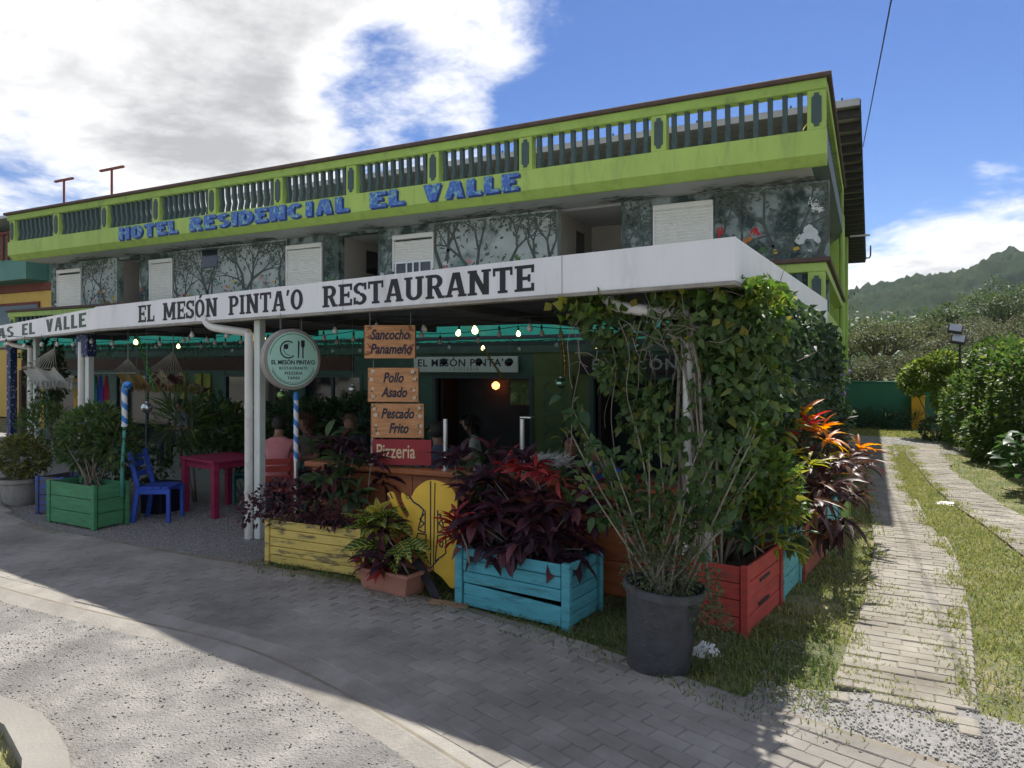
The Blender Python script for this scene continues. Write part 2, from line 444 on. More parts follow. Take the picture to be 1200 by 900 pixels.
# pavement bricks: nearest as parts, the rest one mesh
def brick_mesh(l, w, h, b=.006):
    t = MB(); t.cbox(-l/2, l/2, -w/2, w/2, -h, 0, b)
    me = bpy.data.meshes.new('paver'); me.from_pydata(t.v, [], t.f); return me, t
HALF = set()
def lay(bricks, parent, m, l, w, cam_limit=300):
    bricks.sort(key=lambda b: b[0]**2 + b[1]**2)
    me, t = brick_mesh(l, w, .05); me.materials.append(m); me2, t2 = brick_mesh(l/2-.002, w, .05); me2.materials.append(m); full = (me, t)
    k = 0; rest = MB(); vis = []
    for b in bricks:
        me, t = (me2, t2) if (round(b[0], 4), round(b[1], 4)) in HALF else full
        xc = CT*b[0]+ST*b[1]; yc = -ST*b[0]+CT*b[1]
        inv = yc > .5 and abs(600+FPX*xc/yc-600) < 605 and YH+FPX*H/yc < 905
        if inv and k < cam_limit:
            o = link('paver', me, parent); o.location = (b[0], b[1], b[2]); o.rotation_euler = (b[4], b[5], b[3]); k += 1
        else:
            ca, sa = math.cos(b[3]), math.sin(b[3])
            if yc < 14 : rest.add([(b[0]+ca*p[0]-sa*p[1], b[1]+sa*p[0]+ca*p[1], b[2]+p[2]) for p in t.v], t.f)
            else:
                rest.add([(b[0]+ca*x-sa*y, b[1]+sa*x+ca*y, b[2]) for x, y in ((-l/2, -w/2), (l/2, -w/2), (l/2, w/2), (-l/2, w/2))], [(0, 1, 2, 3)])
    o = rest.build('distant_pavers', m, parent); o['kind'] = 'stuff'
walk = bpy.data.objects.new('pavement', None); COL.objects.link(walk); walk['kind'] = 'structure'
br = []
def CL(x): return NE(x)*.5 + SE(x)*.5
for row in range(-12, 13):
    x = -24 + (row % 2)*.105
    while x < 7:
        y0 = CL(x); sl_ = math.atan((CL(x+.05)-CL(x-.05))/.1)
        px_, py_ = x - math.sin(sl_)*row*.106, y0 + math.cos(sl_)*row*.106
        if SE(px_)+.11 < py_ < NE(px_)-.01:
            br.append((px_, py_, .036+random.uniform(-.003, .0025), sl_+random.uniform(-.012, .012), random.uniform(-.014, .014), random.uniform(-.01, .01)))
        x += .212*math.cos(sl_)
lay(br, walk, m_paver, .2085, .1030)

# gravel of the open patio, verge soil
poly_sheet('gravel_patio', [(-30, 12), (-30, 8.2)] + [(x, NE(x)+.02) for x in xs if -29 < x < -5.2] + [(-5.2, 5.0), (-5.2, 5.6), (-1.2, 5.6), (-1.0, 12)], -.004, m_grav)
poly_sheet('grass_verge', [(x, NE(x)+.015) for x in xs if -5.3 <= x <= .1] + [(.1, 4.2), (.15, 30), (-1.4, 30), (-1.4, 5.9), (-5.3, 5.9)], .006, m_grassground)

# driveway: two brick tracks, grass between
LL = [(3.9, -.24), (4.66, -.2), (5.47, -.12), (6.3, -.05), (7.29, 0), (8.55, .05), (9.5, .02), (13, -.05), (18, -.1), (20, -.2)]
LR = [(3.9, .52), (4.74, .52), (5.7, .58), (6.8, .70), (7.7, .78), (8.9, .74), (9.74, .64), (12.6, .50), (18, .47), (20, .5)]
GR = [(3.9, 1.5), (6, 1.46), (8.75, 1.39), (9.1, 1.31), (10.46, 1.2), (11.08, 1.07), (13.27, .88), (18, .74), (20, .9)]
RR = [(3.9, 2.2), (7, 2.1), (9, 1.9), (10.8, 1.72), (12.4, 1.58), (14.3, 1.4), (16.8, 1.35), (20, 1.5)]
ys = [4.66 + .5*i for i in range(32)]
poly_sheet('driveway_track', [(interp(y, LL), y) for y in ys] + [(interp(y, LR), y) for y in reversed(ys)], .029, m_joint)
poly_sheet('driveway_track', [(interp(y, GR), y) for y in ys] + [(interp(y, RR), y) for y in reversed(ys)], .029, m_joint)
poly_sheet('driveway_gravel', [(-.7, 4.0), (-.1, 3.7), (.35, 3.5), (1.3, 3.3), (2.4, 3.0), (2.3, 4.3), (1.2, 4.5), (.5, 4.6), (0, 4.6), (-.3, 4.5), (-.6, 4.4)], .021, m_grav)
poly_sheet('driveway_gravel', [(-.6, 19), (2.0, 18.2), (2.4, 21), (1.2, 22.3), (-.8, 22.5)], .012, m_grav)
poly_sheet('driveway_grass', [(.2, 4.2), (8, 2.6), (8, 30), (.15, 30)], .002, m_grassground)
drv = bpy.data.objects.new('driveway', None); COL.objects.link(drv); drv['kind'] = 'structure'
br = []; HALF = set()
for (A, B) in ((LL, LR), (GR, RR)):
    y = 4.34; row = 0
    while y < 19.2:
        x0, x1 = interp(y, A), interp(y, B); xl_ = x0; first = row % 2 == 1
        while xl_ < x1-.05:
            half = first or x1-xl_ < .15; first = False
            bw = .104 if half else .208; x = xl_+bw/2; xl_ += bw
            if half: HALF.add((round(x, 4), round(y, 4)))
            if random.random() > (max(.03, (4.95-y)*1.1) if y < 6.4 else .0):
                up = random.uniform(-.005, .003)
                br.append((x, y, .036+up, random.uniform(-.015, .015), random.uniform(-.02, .02), random.uniform(-.012, .012)))
        y += .107; row += 1
lay(br, drv, m_paver2, .2045, .1035)

# kerb island at the roadside with grass, near corner
isl = [(x*.95, y*.95) for x, y in [(-4.9, 2.36), (-4.35, 2.36), (-4.1, 2.34), (-3.85, 2.27), (-3.6, 2.18), (-3.3, 2.02), (-2.95, 1.78), (-2.7, 1.4), (-2.6, .9), (-2.6, .2)]]
inn = [(x*.95, y*.95) for x, y in [(-4.9, 2.19), (-4.35, 2.19), (-4.14, 2.17), (-3.93, 2.10), (-3.7, 2.02), (-3.44, 1.87), (-3.12, 1.65), (-2.88, 1.33), (-2.79, .88), (-2.79, .2)]]
mb = MB()
for i in range(len(isl)-1):
    a, b, c, d = isl[i], isl[i+1], inn[i+1], inn[i]
    mb.add([(a[0]+.01, a[1]+.02, -.02), (b[0]+.01, b[1]+.02, -.02), (c[0], c[1], -.02), (d[0], d[1], -.02), (a[0], a[1], .085), (b[0], b[1], .085), (c[0], c[1], .09), (d[0], d[1], .09)], [(4, 7, 6, 5), (0, 4, 5, 1), (2, 6, 7, 3)])
struct('kerb', mb, m_conc)
poly_sheet('kerb_island_soil', inn + [(-4.9, .2)], .03, m_grassground)

# ------------------------------------------------ grass blades and loose stones
def grass(name, pts, hmin, hmax, w, m, lean=.6):
    pts = np.asarray(pts, float); n = len(pts)
    a = RNG.uniform(0, 2*PI, n); h = RNG.uniform(hmin, hmax, n)
    px_ = np.stack([np.cos(a), np.sin(a), np.zeros(n)], 1)
    ln = RNG.normal(0, lean, (n, 2))*h[:, None]
    b0 = pts - px_*w/2; b1 = pts + px_*w/2
    mid = pts + np.concatenate([ln*.35, (h*.6)[:, None]], 1)
    tip = pts + np.concatenate([ln, h[:, None]*RNG.uniform(.7, 1, (n, 1))], 1)
    v = np.stack([b0, b1, mid-px_*w*.35, mid+px_*w*.35, tip], 1).reshape(-1, 3)
    idx = (np.arange(n)[:, None]*5 + np.array([0, 1, 3, 0, 3, 2, 2, 3, 4])[None]).reshape(-1)
    return raw_mesh(name, m, None, v, idx, np.repeat(RNG.uniform(0, 1, n), 3), 'stuff')
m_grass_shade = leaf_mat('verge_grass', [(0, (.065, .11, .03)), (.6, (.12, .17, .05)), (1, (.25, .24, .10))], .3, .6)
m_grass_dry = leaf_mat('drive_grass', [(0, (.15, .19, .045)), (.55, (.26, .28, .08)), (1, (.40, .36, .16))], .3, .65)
def scatter(n, x0, x1, y0, y1, ok, z, clump=.45, freq=2.3):
    p = np.stack([RNG.uniform(x0, x1, n), RNG.uniform(y0, y1, n), np.full(n, z)], 1)
    q = np.sin(p[:, 0]*freq*2.1+np.sin(p[:, 1]*3.1)*1.3)*np.sin(p[:, 1]*freq*2.7+1+np.sin(p[:, 0]*2.3))
    keep = RNG.uniform(0, 1, n) < (1-clump) + clump*(q > -.15)
    p = p[keep]
    return np.array([t for t in p if ok(t[0], t[1])])
v1 = scatter(30000, -5.4, -.2, 3.9, 5.75, lambda x, y: NE(x)+.04+.1*math.sin(x*5.1)**2 < y < 5.6 and not (y-NE(x) > .14 and random.random() < .35), .006)
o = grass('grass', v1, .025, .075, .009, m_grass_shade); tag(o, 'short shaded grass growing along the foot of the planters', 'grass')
v2 = scatter(36000, -.95, .25, 4.0, 20, lambda x, y: x < interp(y, LL)+.0+.05*math.sin(y*4+x*9)+.04*math.sin(y*12)+random.random()**4*.16 and y > NE(x)+.08 and x > -1.0+.05*(y-5) and not (math.hypot(x+.25, (y-4.95)*.8) < .34 and random.random() < .8), .006)
def lift(v):
    for q in v:
        if 4.4 < q[1] < 19.2 and (interp(q[1], LL) < q[0] < interp(q[1], LR) or interp(q[1], GR) < q[0] < interp(q[1], RR)): q[2] = .033
    return v
v2 = lift(v2)
o = grass('grass', v2, .025, .055, .009, m_grass_dry); tag(o, 'green grass beside the brick track under the side planters', 'grass')
v3 = scatter(60000, .3, 1.6, 4.5, 20, lambda x, y: interp(y, LR)-.03-.06*math.sin(y*5+x*3)-.04*math.sin(y*13+2*math.sin(y*3))-random.random()**4*.15 < x < interp(y, GR)+.02+.05*math.sin(y*4)+.06*math.sin(y*11)+random.random()**3*.15 and (y > 5.6 or random.random() < .55), .004, .3)
v3 = lift(v3)
o = grass('grass', v3, .022, .05, .009, m_grass_dry); tag(o, 'dry yellowish grass strip between the two brick wheel tracks', 'grass')
v4 = scatter(26000, 1.2, 4.2, 4.5, 24, lambda x, y: x > interp(y, RR)-.03-.05*math.sin(y*5), .004, .3)
v4 = lift(v4)
o = grass('grass', v4, .022, .05, .01, m_grass_dry); tag(o, 'sunlit grass along the hedge on the far side of the driveway', 'grass')
v5 = scatter(14000, -2, 3, 21.2, 25.3, lambda x, y: y > 22.1-.5*(x-.5)*.3, .004, .1)
o = grass('grass', v5, .03, .07, .02, m_grass_dry); tag(o, 'sunlit lawn in front of the green boundary wall', 'grass')
v6 = scatter(5000, -4.9, -2.8, .3, 2.2, lambda x, y: y < 2.12-.0 and x < -2.85 and y < np.interp(x, [p[0] for p in inn], [p[1] for p in inn])-.02, .03, .5, 4)
o = grass('grass', v6, .02, .06, .007, m_grass_dry); tag(o, 'patch of grass inside the curved roadside kerb', 'grass')
v7 = scatter(9000, -.4, .7, 4.3, 7.5, lambda x, y: interp(y, LL) < x < interp(y, LR) and abs(math.sin(y*29.4)) < .6 and math.sin(x*7+y*3) > -.2, .033, .7, 3)
o = grass('grass', v7, .015, .035, .007, m_grass_dry); tag(o, 'tufts of grass growing in the joints of the brick track', 'grass')

v8 = scatter(5200, -5.4, 0, 3.8, 5.1, lambda x, y: NE(x)-.20*abs(math.sin(x*2.3+.6*math.sin(x*5)))-.03 < y < NE(x)+.06, .034, .6, 3)
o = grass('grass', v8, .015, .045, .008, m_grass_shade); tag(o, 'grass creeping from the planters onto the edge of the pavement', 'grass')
def stones(name, pts, smin, smax, m, label):
    pts = np.asarray(pts, float); n = len(pts)
    o8 = np.array([[1, 0, 0], [-1, 0, 0], [0, 1, 0], [0, -1, 0], [0, 0, 1], [0, 0, -1]], float)
    f8 = np.array([[4, 0, 2], [4, 2, 1], [4, 1, 3], [4, 3, 0], [5, 2, 0], [5, 1, 2], [5, 3, 1], [5, 0, 3]])
    s = RNG.uniform(smin**.5, smax**.5, (n, 1, 1))**2*RNG.uniform(.6, 1.3, (n, 6, 1))
    a = RNG.uniform(0, PI, n); ca, sa = np.cos(a), np.sin(a)
    v = o8[None]*s*np.array([1, .8, .55])
    v = np.stack([v[..., 0]*ca[:, None]-v[..., 1]*sa[:, None], v[..., 0]*sa[:, None]+v[..., 1]*ca[:, None], v[..., 2]], -1) + pts[:, None, :]
    idx = (np.arange(n)[:, None]*6 + f8.reshape(1, -1)).reshape(-1)
    o = raw_mesh(name, m, None, v.reshape(-1, 3), idx, None, 'stuff'); tag(o, label, 'gravel'); return o
s1 = scatter(24000, -8, 0, .9, 3.7, lambda x, y: y < SE(x)-.1 and not (y < 2.5 and x < -2.5 and y < np.interp(x, [p[0] for p in isl], [p[1] for p in isl])), .001, .5, 1.7)
s1b = s1[RNG.uniform(0, 1, len(s1)) < .3] + np.array([.02, .013, 0])
stones('gravel', s1b, .003, .011, mat('dark_chip', (.05, .05, .05), .8, .3, 30), 'dark bitumen chips on the sunlit worn road')
stones('gravel', s1, .0025, .009, m_stone, 'loose chips of stone on the sunlit worn road')
s2 = scatter(26000, -11, -5.0, 4.85, 7.6, lambda x, y: y > NE(x)+.02, .0, .2)
stones('gravel', s2, .006, .016, m_stone, 'grey crushed stone on the open patio floor')
s3 = scatter(15000, -.6, 1.8, 3.7, 5.3, lambda x, y: y > NE(x)+.0 and (y < 4.5 or random.random() < .25), .026, .5, 3)
stones('gravel', s3, .003, .011, m_stone, 'pale stones where the brick track meets the pavement')
s4 = scatter(3500, -.6, 2.2, 18.3, 22.3, lambda x, y: True, .012, .2)
stones('gravel', s4, .012, .03, m_stone, 'grey gravel across the far end of the driveway')

s5 = scatter(2600, -5.6, .4, 3.6, 5.1, lambda x, y: NE(x)-.32 < y < NE(x)+.04 and random.random() < .75, .036, .7, 3)
stones('gravel', s5, .003, .011, m_soil2, 'crumbs of soil and small stones along the pavement edge')
# ================================================================ HOTEL
m_green = mat('lime_paint', (.32, .45, .10), .6, .12, 1.6, .2, 50, col2=(.19, .265, .08), c2lo=.52, c2hi=.85, c2scale=2.6, stretch=(2.2, 2.2, .5))
m_green_d = mat('lime_paint_weathered', (.27, .40, .085), .7, .14, 2.5, .2, 60, col2=(.18, .25, .07), c2lo=.55, c2hi=.75, c2scale=3)
m_slate = mat('slate_green_paint', (.045, .075, .075), .6, .15, 5, .1, 60)
m_brown = mat('brown_roof_cap', (.085, .055, .045), .8, .25, 6, .4, 70)
m_soffit = mat('soffit_grey', (.42, .42, .42), .85, .1, 1.2, .1, 40)
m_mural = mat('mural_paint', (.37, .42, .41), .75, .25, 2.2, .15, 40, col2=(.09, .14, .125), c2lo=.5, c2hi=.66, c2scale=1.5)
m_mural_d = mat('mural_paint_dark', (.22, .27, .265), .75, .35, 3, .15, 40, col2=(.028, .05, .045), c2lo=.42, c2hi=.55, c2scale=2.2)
m_bark = mat('painted_bark', (.075, .09, .08), .75, .35, 10, .1, 50)
m_leafp = mat('painted_foliage', (.085, .11, .09), .75, .4, 9, .1, 50)
m_white = mat('white_paint', (.72, .73, .73), .55, .07, 2.0, .06, 40, col2=(.53, .54, .54), c2lo=.55, c2hi=.75, c2scale=1.8)
m_shut = mat('shutter_white', (.72, .72, .68), .5, .05, 3)
m_room = mat('beige_plaster', (.36, .33, .29), .85, .1, 2)
m_darkdoor = mat('dark_door', (.028, .022, .025), .5, .2, 5)
m_navy = mat('painted_interior_shade', (.028, .032, .036), .8, .25, 3)  # near-black: the shade behind doors and shutters is put into the colour
m_dgreen = mat('dark_green_paint', (.06, .12, .085), .7, .2, 3, .1, 50)
m_wallgreen = mat('olive_green_wall', (.10, .13, .045), .75, .2, 3, .15, 40)
m_glassd = mat('dark_glass', (.012, .016, .02), .08, .1, 3, spec=.8)
m_alu = mat('aluminium', (.55, .56, .56), .35, .08, 5, metal=.6)
m_roofmetal = mat('roof_metal', (.42, .41, .40), .5, .15, 3, .1, 40, metal=.2)
m_rafter = mat('rafter_dark', (.055, .055, .06), .7, .2, 5)
m_rust = mat('rust_red', (.20, .055, .04), .75, .3, 12, .2, 60)
m_rubber = mat('black_cable', (.012, .012, .012), .6, .1, 5)

XR, XL, YF, YM = -.58, -21.95, 11.6, 12.7
Z_SOF, Z_F0, Z_F1, Z_B1, Z_R1, Z_TOP = 4.99, 5.13, 5.50, 6.10, 6.26, 6.33
hotel = thing('hotel', 'long two storey lime green hotel with rooftop balustrade and jungle mural', 'hotel', (-11, 13, 0))

def xrun(prof, x0, x1):       # extrude a (y,z) profile along X
    t = MB(); n = len(prof)
    t.add([(x0, y, z) for y, z in prof] + [(x1, y, z) for y, z in prof],
          [tuple(range(n)), tuple(range(2*n-1, n-1, -1))] + [(i, n+i, n+(i+1) % n, (i+1) % n) for i in range(n)])
    return t
fp = [(YF+.16, Z_SOF), (YF, Z_F0), (YF, Z_F1), (YF+.22, Z_F1), (YF+.22, Z_SOF)]
fascia = xrun(fp, XL, XR).build('parapet_fascia', m_green, hotel)
t = MB(); t.add([(XR-.22, YF+.22, Z_SOF), (XR-.002, YF+.22, Z_F0+.002), (XR-.002, YF+.22, Z_F1-.002), (XR-.22, YF+.22, Z_F1-.002), (XR-.22, 19, Z_SOF), (XR-.002, 19, Z_F0+.002), (XR-.002, 19, Z_F1-.002), (XR-.22, 19, Z_F1-.002)],
      [(0, 4, 5, 1), (1, 5, 6, 2), (2, 6, 7, 3), (4, 7, 6, 5)])
t.build('side_fascia', m_slate, hotel)
# top rail and brown cap
MB().cbox(XL, XR, YF-.02, YF+.2, Z_B1, Z_R1, .012).build('top_rail', m_green_d, hotel)
MB().cbox(XL-.08, XR+.07, YF-.09, YF+.28, Z_R1, Z_TOP, .015).build('rail_cap', m_brown, hotel)
MB().cbox(XR-.2, XR+.01, YF+.2, 19, Z_B1, Z_R1-.002, .012).build('side_rail', m_green_d, hotel)
MB().cbox(XR-.25, XR+.069, YF+.28, 19, Z_R1-.003, Z_TOP-.003, .015).build('side_cap', m_brown, hotel)
# pilasters with an applied octagonal plaque
pil = [-21.75, -19.68, -17.62, -15.63, -13.68, -11.61, -9.58, -7.57, -5.58, -3.13, -.72]
def plaque(w, h):
    a, b = w/2, h/2; c = w*.28
    return [(-a, -b+c*1.6), (-a+c*.9, -b+c), (-a+c*.9, -b), (a-c*.9, -b), (a-c*.9, -b+c), (a, -b+c*1.6), (a, b-c*1.6), (a-c*.9, b-c), (a-c*.9, b), (-a+c*.9, b), (-a+c*.9, b-c), (-a, b-c*1.6)]
for x in pil:
    w = .26 if x > -21 else .24
    p = MB().cbox(x-w/2, x+w/2, YF+.005, YF+.19, Z_F1, Z_B1, .008).build('pilaster', m_green, hotel)
    MB().prism(plaque(.14, .5), lambda u, v, d, x=x: (x+u, YF+.005-d, 5.8+v), .0, .018).build('plaque', m_slate, p)
# balusters: flat cut boards with a bent waist profile
prof = [(-.045, 0), (.045, 0), (.045, .08), (.075, .22), (.045, .36), (.035, .60), (-.055, .60), (-.045, .36), (-.015, .22), (-.045, .08)]
bal = MB().prism([(u, v) for u, v in prof], lambda u, v, d: (d, u, v), -.036, .036)
bme = bpy.data.meshes.new('baluster'); bme.from_pydata(bal.v, [], bal.f); bme.materials.append(m_slate)
bm = bmesh.new(); bm.from_mesh(bme); bmesh.ops.recalc_face_normals(bm, faces=bm.faces[:]); bm.to_mesh(bme); bm.free()
for a, b in zip(pil[:-1], pil[1:]):
    n = 10 if b > -4 else 9
    for k in range(n):
        x = a+.13 + (b-a-.26)*(k+.5)/n
        o = link('baluster', bme, hotel); o.location = Vector((x, YF+.1, Z_F1)) - hotel.location
for k in range(26):        # the return along the side
    y = YF+.4 + k*.27
    o = link('baluster', bme, hotel); o.location = Vector((XR-.1, y, Z_F1)) - hotel.location; o.rotation_euler = (0, 0, -PI/2)
# soffit, mural wall with openings
MB().box(XL+.2, XR-.22, YF+.22, YM+.05, Z_SOF+.004, Z_SOF+.10).build('soffit', m_soffit, hotel)
opens = [('shutter', -21.44, -20.30, 4.80), ('recess', -18.73, -17.78, 4.92), ('shutter', -17.33, -16.41, 4.82), ('shutter', -12.42, -11.31, 4.82),
         ('recess', -10.84, -9.73, 4.93), ('window', -9.31, -8.25, 4.80), ('recess', -5.42, -4.13, 4.985), ('shutter', -3.52, -2.45, 4.86)]
segs = []; x = XL+.18
for k, a, b, zt in opens: segs.append((x, a, k)); x = b
segs.append((x, XR-.02, 'end'))
Z2 = 2.72
walls = []
for a, b, k in segs:
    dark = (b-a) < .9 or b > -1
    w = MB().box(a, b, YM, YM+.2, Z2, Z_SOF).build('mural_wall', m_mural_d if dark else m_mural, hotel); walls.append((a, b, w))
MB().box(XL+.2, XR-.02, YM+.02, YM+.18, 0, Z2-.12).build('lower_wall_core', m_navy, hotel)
slat = MB()
for k, a, b, zt in opens:
    if zt < Z_SOF-.02: MB().box(a, b, YM+.003, YM+.2, zt, Z_SOF).build('lintel', m_mural_d, hotel)
    if k in ('shutter', 'window'):
        zb = 3.0 if k == 'shutter' else 4.22
        sh = MB()
        n = int((zt-.1-zb)/.055)
        for i in range(n):
            z = zb+.055*i
            sh.add([(a+.02, YM-.012, z), (b-.02, YM-.012, z), (b-.02, YM-.03, z+.028), (a+.02, YM-.03, z+.028), (b-.02, YM-.012, z+.055), (a+.02, YM-.012, z+.055)], [(0, 1, 2, 3), (3, 2, 4, 5)])
        s = sh.build('roller_shutter', m_shut, hotel); s['kind'] = 'stuff'
        MB().cbox(a-.0, b+.0, YM-.055, YM+.05, zt-.10, zt, .01).build('shutter_box', m_shut, hotel)
        for xg in (a, b-.035): MB().box(xg, xg+.035, YM-.04, YM+.04, zb-.2, zt-.1).build('shutter_guide', m_shut, hotel)
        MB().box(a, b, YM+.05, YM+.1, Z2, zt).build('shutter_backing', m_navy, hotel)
        if k == 'window':
            wf = MB()
            for xx in (a+.05, a+.34, (a+b)/2-.02, b-.38, b-.05-.03):
                wf.box(xx, xx+.04, YM-.02, YM+.03, 3.4, 4.22)
            wf.box(a+.04, b-.04, YM-.025, YM+.035, 4.18, 4.225)
            w = wf.build('window', m_alu, hotel)
            for x0, x1 in ((a+.09, a+.34), (a+.38, (a+b)/2-.02), ((a+b)/2+.02, b-.38), (b-.34, b-.08)):
                MB().box(x0, x1, YM+.0, YM+.006, 3.4, 4.18).build('pane', m_glassd, w)
    if k == 'recess':
        yb = YM+1.9
        r = MB().box(a-.12, a, YM+.201, yb, Z2, zt).box(b, b+.12, YM+.201, yb, Z2, zt).box(a-.12, b+.12, yb, yb+.1, Z2, zt).build('recess_wall', m_room, hotel)
        MB().box(a-.12, b+.12, YM+.201, yb+.1, zt, zt+.06).build('recess_ceiling', m_soffit, hotel)
        d = MB().cbox(a+.1, b-.06, yb-.05, yb-.002, Z2, 4.45, .008).build('door', m_darkdoor, hotel)
        MB().lathe([(.0, -.03), (.028, -.015), (.028, .015), (0, .03)], (a+.2, yb-.075, 3.7), 8).build('door_knob', m_alu, d, smooth=True)
        MB().box(a-.0, a+.01, YM+1.0, YM+1.45, 4.2, 4.75).build('side_window', m_glassd, hotel)
# little dark window in the long mural wall
ww = MB().box(-15.31, -14.76, YM-.012, YM+.05, 4.50, 4.93).build('window', m_glassd, hotel)
MB().box(-15.34, -14.73, YM-.02, YM-.003, 4.47, 4.50).box(-15.34, -14.73, YM-.02, YM-.003, 4.93, 4.955).build('frame', m_slate, ww)

# painted trees and flowers on the mural (paint lies 3 mm proud of the plaster)
PCOL = {'red': (.42, .03, .03), 'orange': (.55, .17, .03), 'yellow': (.55, .38, .05), 'pink': (.5, .2, .2), 'white': (.55, .58, .58), 'blue': (.06, .14, .30), 'teal': (.10, .25, .20), 'green': (.07, .16, .05)}
pm = {k: mat('mural_'+k, v, .75, .25, 8) for k, v in PCOL.items()}
class Paint(MB):
    def __init__(s): super().__init__(); s.k = 0
    def dep(s): s.k += 1; return .003 + (s.k % 40)*.00012
    def strip(s, p, q, w0, w1, fr):
        d = Vector((q[0]-p[0], q[1]-p[1])); 
        if d.length < 1e-5: return
        n = Vector((-d.y, d.x)).normalized(); dp = s.dep()
        s.add([fr(p[0]-n.x*w0, p[1]-n.y*w0, dp), fr(p[0]+n.x*w0, p[1]+n.y*w0, dp), fr(q[0]+n.x*w1, q[1]+n.y*w1, dp), fr(q[0]-n.x*w1, q[1]-n.y*w1, dp)], [(0, 1, 2, 3)])
    def dab(s, c, rx, ry, rot, fr, n=7):
        dp = s.dep(); ca, sa = math.cos(rot), math.sin(rot); pts = []
        for i in range(n):
            a = 2*PI*i/n; r = random.uniform(.7, 1.15); x, y = rx*r*math.cos(a), ry*r*math.sin(a)
            pts.append(fr(c[0]+ca*x-sa*y, c[1]+sa*x+ca*y, dp))
        s.add(pts, [tuple(range(n))])
wallf = lambda u, v, d: (u, YM-d, v)
soff = lambda u, v, d: (u, YM-v, Z_SOF+.004-d)
def grow(P, L, p, ang, ln, w, depth, x0, x1):
    q = (p[0]+math.cos(ang)*ln, p[1]+math.sin(ang)*ln)
    q = (min(max(q[0], x0+.02), x1-.02), min(q[1], Z_SOF-.06))
    P.strip(p, q, w, w*.72, wallf)
    if depth == 0 or q[1] > Z_SOF-.1:
        for _ in range(12):
            c = (min(max(q[0]+random.gauss(0, .13), x0+.05), x1-.05), min(q[1]+random.gauss(.02, .07), Z_SOF-.05)); L.dab(c, random.uniform(.02, .055), random.uniform(.006, .018), random.gauss(0, .5), wallf)
        return
    for s_ in (-1, 1):
        if random.random() < .9: grow(P, L, q, ang + s_*random.uniform(.15, .6), ln*random.uniform(.6, .9), w*.66, depth-1, x0, x1)
for a, b, w in walls:
    if b-a < .2: continue
    P, Lf = Paint(), Paint()
    nt_ = max(1, int((b-a)/.6))
    for i in range(nt_):
        x = a + (b-a)*(i+random.uniform(.3, .7))/nt_
        grow(P, Lf, (x, 2.9), PI/2+random.uniform(-.25, .25), random.uniform(.5, .95), random.uniform(.03, .09), 5 if b-a > .6 else 4, a, b)
    if P.f: P.build('painted_branches', m_bark, w)['kind'] = 'stuff'
    for _ in range(int(130*(b-a))):     # foliage below, dark
        Lf.dab((random.uniform(a+.05, b-.05), random.choice((random.uniform(3.2, 3.8), random.uniform(3.2, 4.2), random.triangular(4.2, 4.95, 4.95)))), random.uniform(.02, .075), random.uniform(.01, .035), random.uniform(0, 3), wallf)
    # foliage spreading on to the ceiling
    x = a
    while x < b:
        for _ in range(40):
            u = x+random.gauss(0, .22); v = abs(random.gauss(0, .22))+.02
            if a-.3 < u < min(b+.3, XR-.25) and u > XL+.3 and v < .75: Lf.dab((u, v), random.uniform(.05, .14), random.uniform(.008, .02), random.gauss(.0, .25), soff)
        x += random.uniform(.3, .7)
    Lf.build('painted_foliage', m_leafp, w)['kind'] = 'stuff'
    groups = {}
    for _ in range(int(9*(b-a)+2)):
        groups.setdefault(random.choice(list(PCOL)), []).append((random.uniform(a+.1, b-.1), random.uniform(3.45, 4.1)))
    for c_, pts in groups.items():
        F = Paint()
        F.k = 60
        for (u, v) in pts:
            s_ = random.uniform(.5, 1.1)
            for kk in range(random.randint(3, 6)):
                an = random.uniform(0, PI); F.dab((u+math.cos(an)*.05*s_, v+math.sin(an)*.06*s_), .055*s_, .02*s_, an, wallf, 6)
        F.build('painted_flowers', pm[c_], w)['kind'] = 'stuff'
# large painted blooms near the corner and a white orchid patch
F = Paint(); F.k = 30
for (px_, py_, c_) in ((845, 272, 'red'), (886, 272, 'red')):
    p = PY(px_, py_, YM)
    for kk in range(4): F.dab((p.x+random.gauss(0, .03), p.z+random.gauss(0, .05)), .085, .022, random.uniform(.8, 2.3), wallf)
F.build('painted_flowers', pm['red'], walls[-1][2])['kind'] = 'stuff'
F = Paint(); F.k = 30
for (px_, py_) in ((945, 275), (955, 278), (950, 270), (938, 278), (955, 245), (950, 238)):
    p = PY(px_, py_, YM)
    for kk in range(3): F.dab((p.x+random.gauss(0, .04), p.z+random.gauss(0, .04)), .09, .06, random.uniform(0, 3), wallf)
F.build('painted_flowers', pm['white'], walls[-1][2])['kind'] = 'stuff'

# first floor balcony slab, rail
MB().box(XL+.1, XR-.02, YF+.05, YM, 2.55, Z2-.002).build('balcony_slab', m_green_d, hotel)
MB().cbox(XL-.05, XR+.06, YF-.05, YF+.22, 3.50, 3.575, .015).build('balcony_rail_cap', m_brown, hotel)
MB().cbox(XL, XR-.002, YF+.0, YF+.18, 3.36, 3.50, .01).build('balcony_rail', m_green, hotel)
MB().cbox(XL, XR-.002, YF-.01, YF+.2, 2.52, 2.80, .01).build('balcony_kerb', m_green, hotel)
bp = [-.72, -3.13, -15.63, -17.62, -19.68, -21.75]
for x in bp:
    p = MB().cbox(x-.12, x+.12, YF+.005, YF+.175, 2.80, 3.36, .008).build('pilaster', m_green, hotel)
    MB().prism(plaque(.13, .44), lambda u, v, d, x=x: (x+u, YF+.005-d, 3.08+v), 0, .018).build('plaque', m_slate, p)
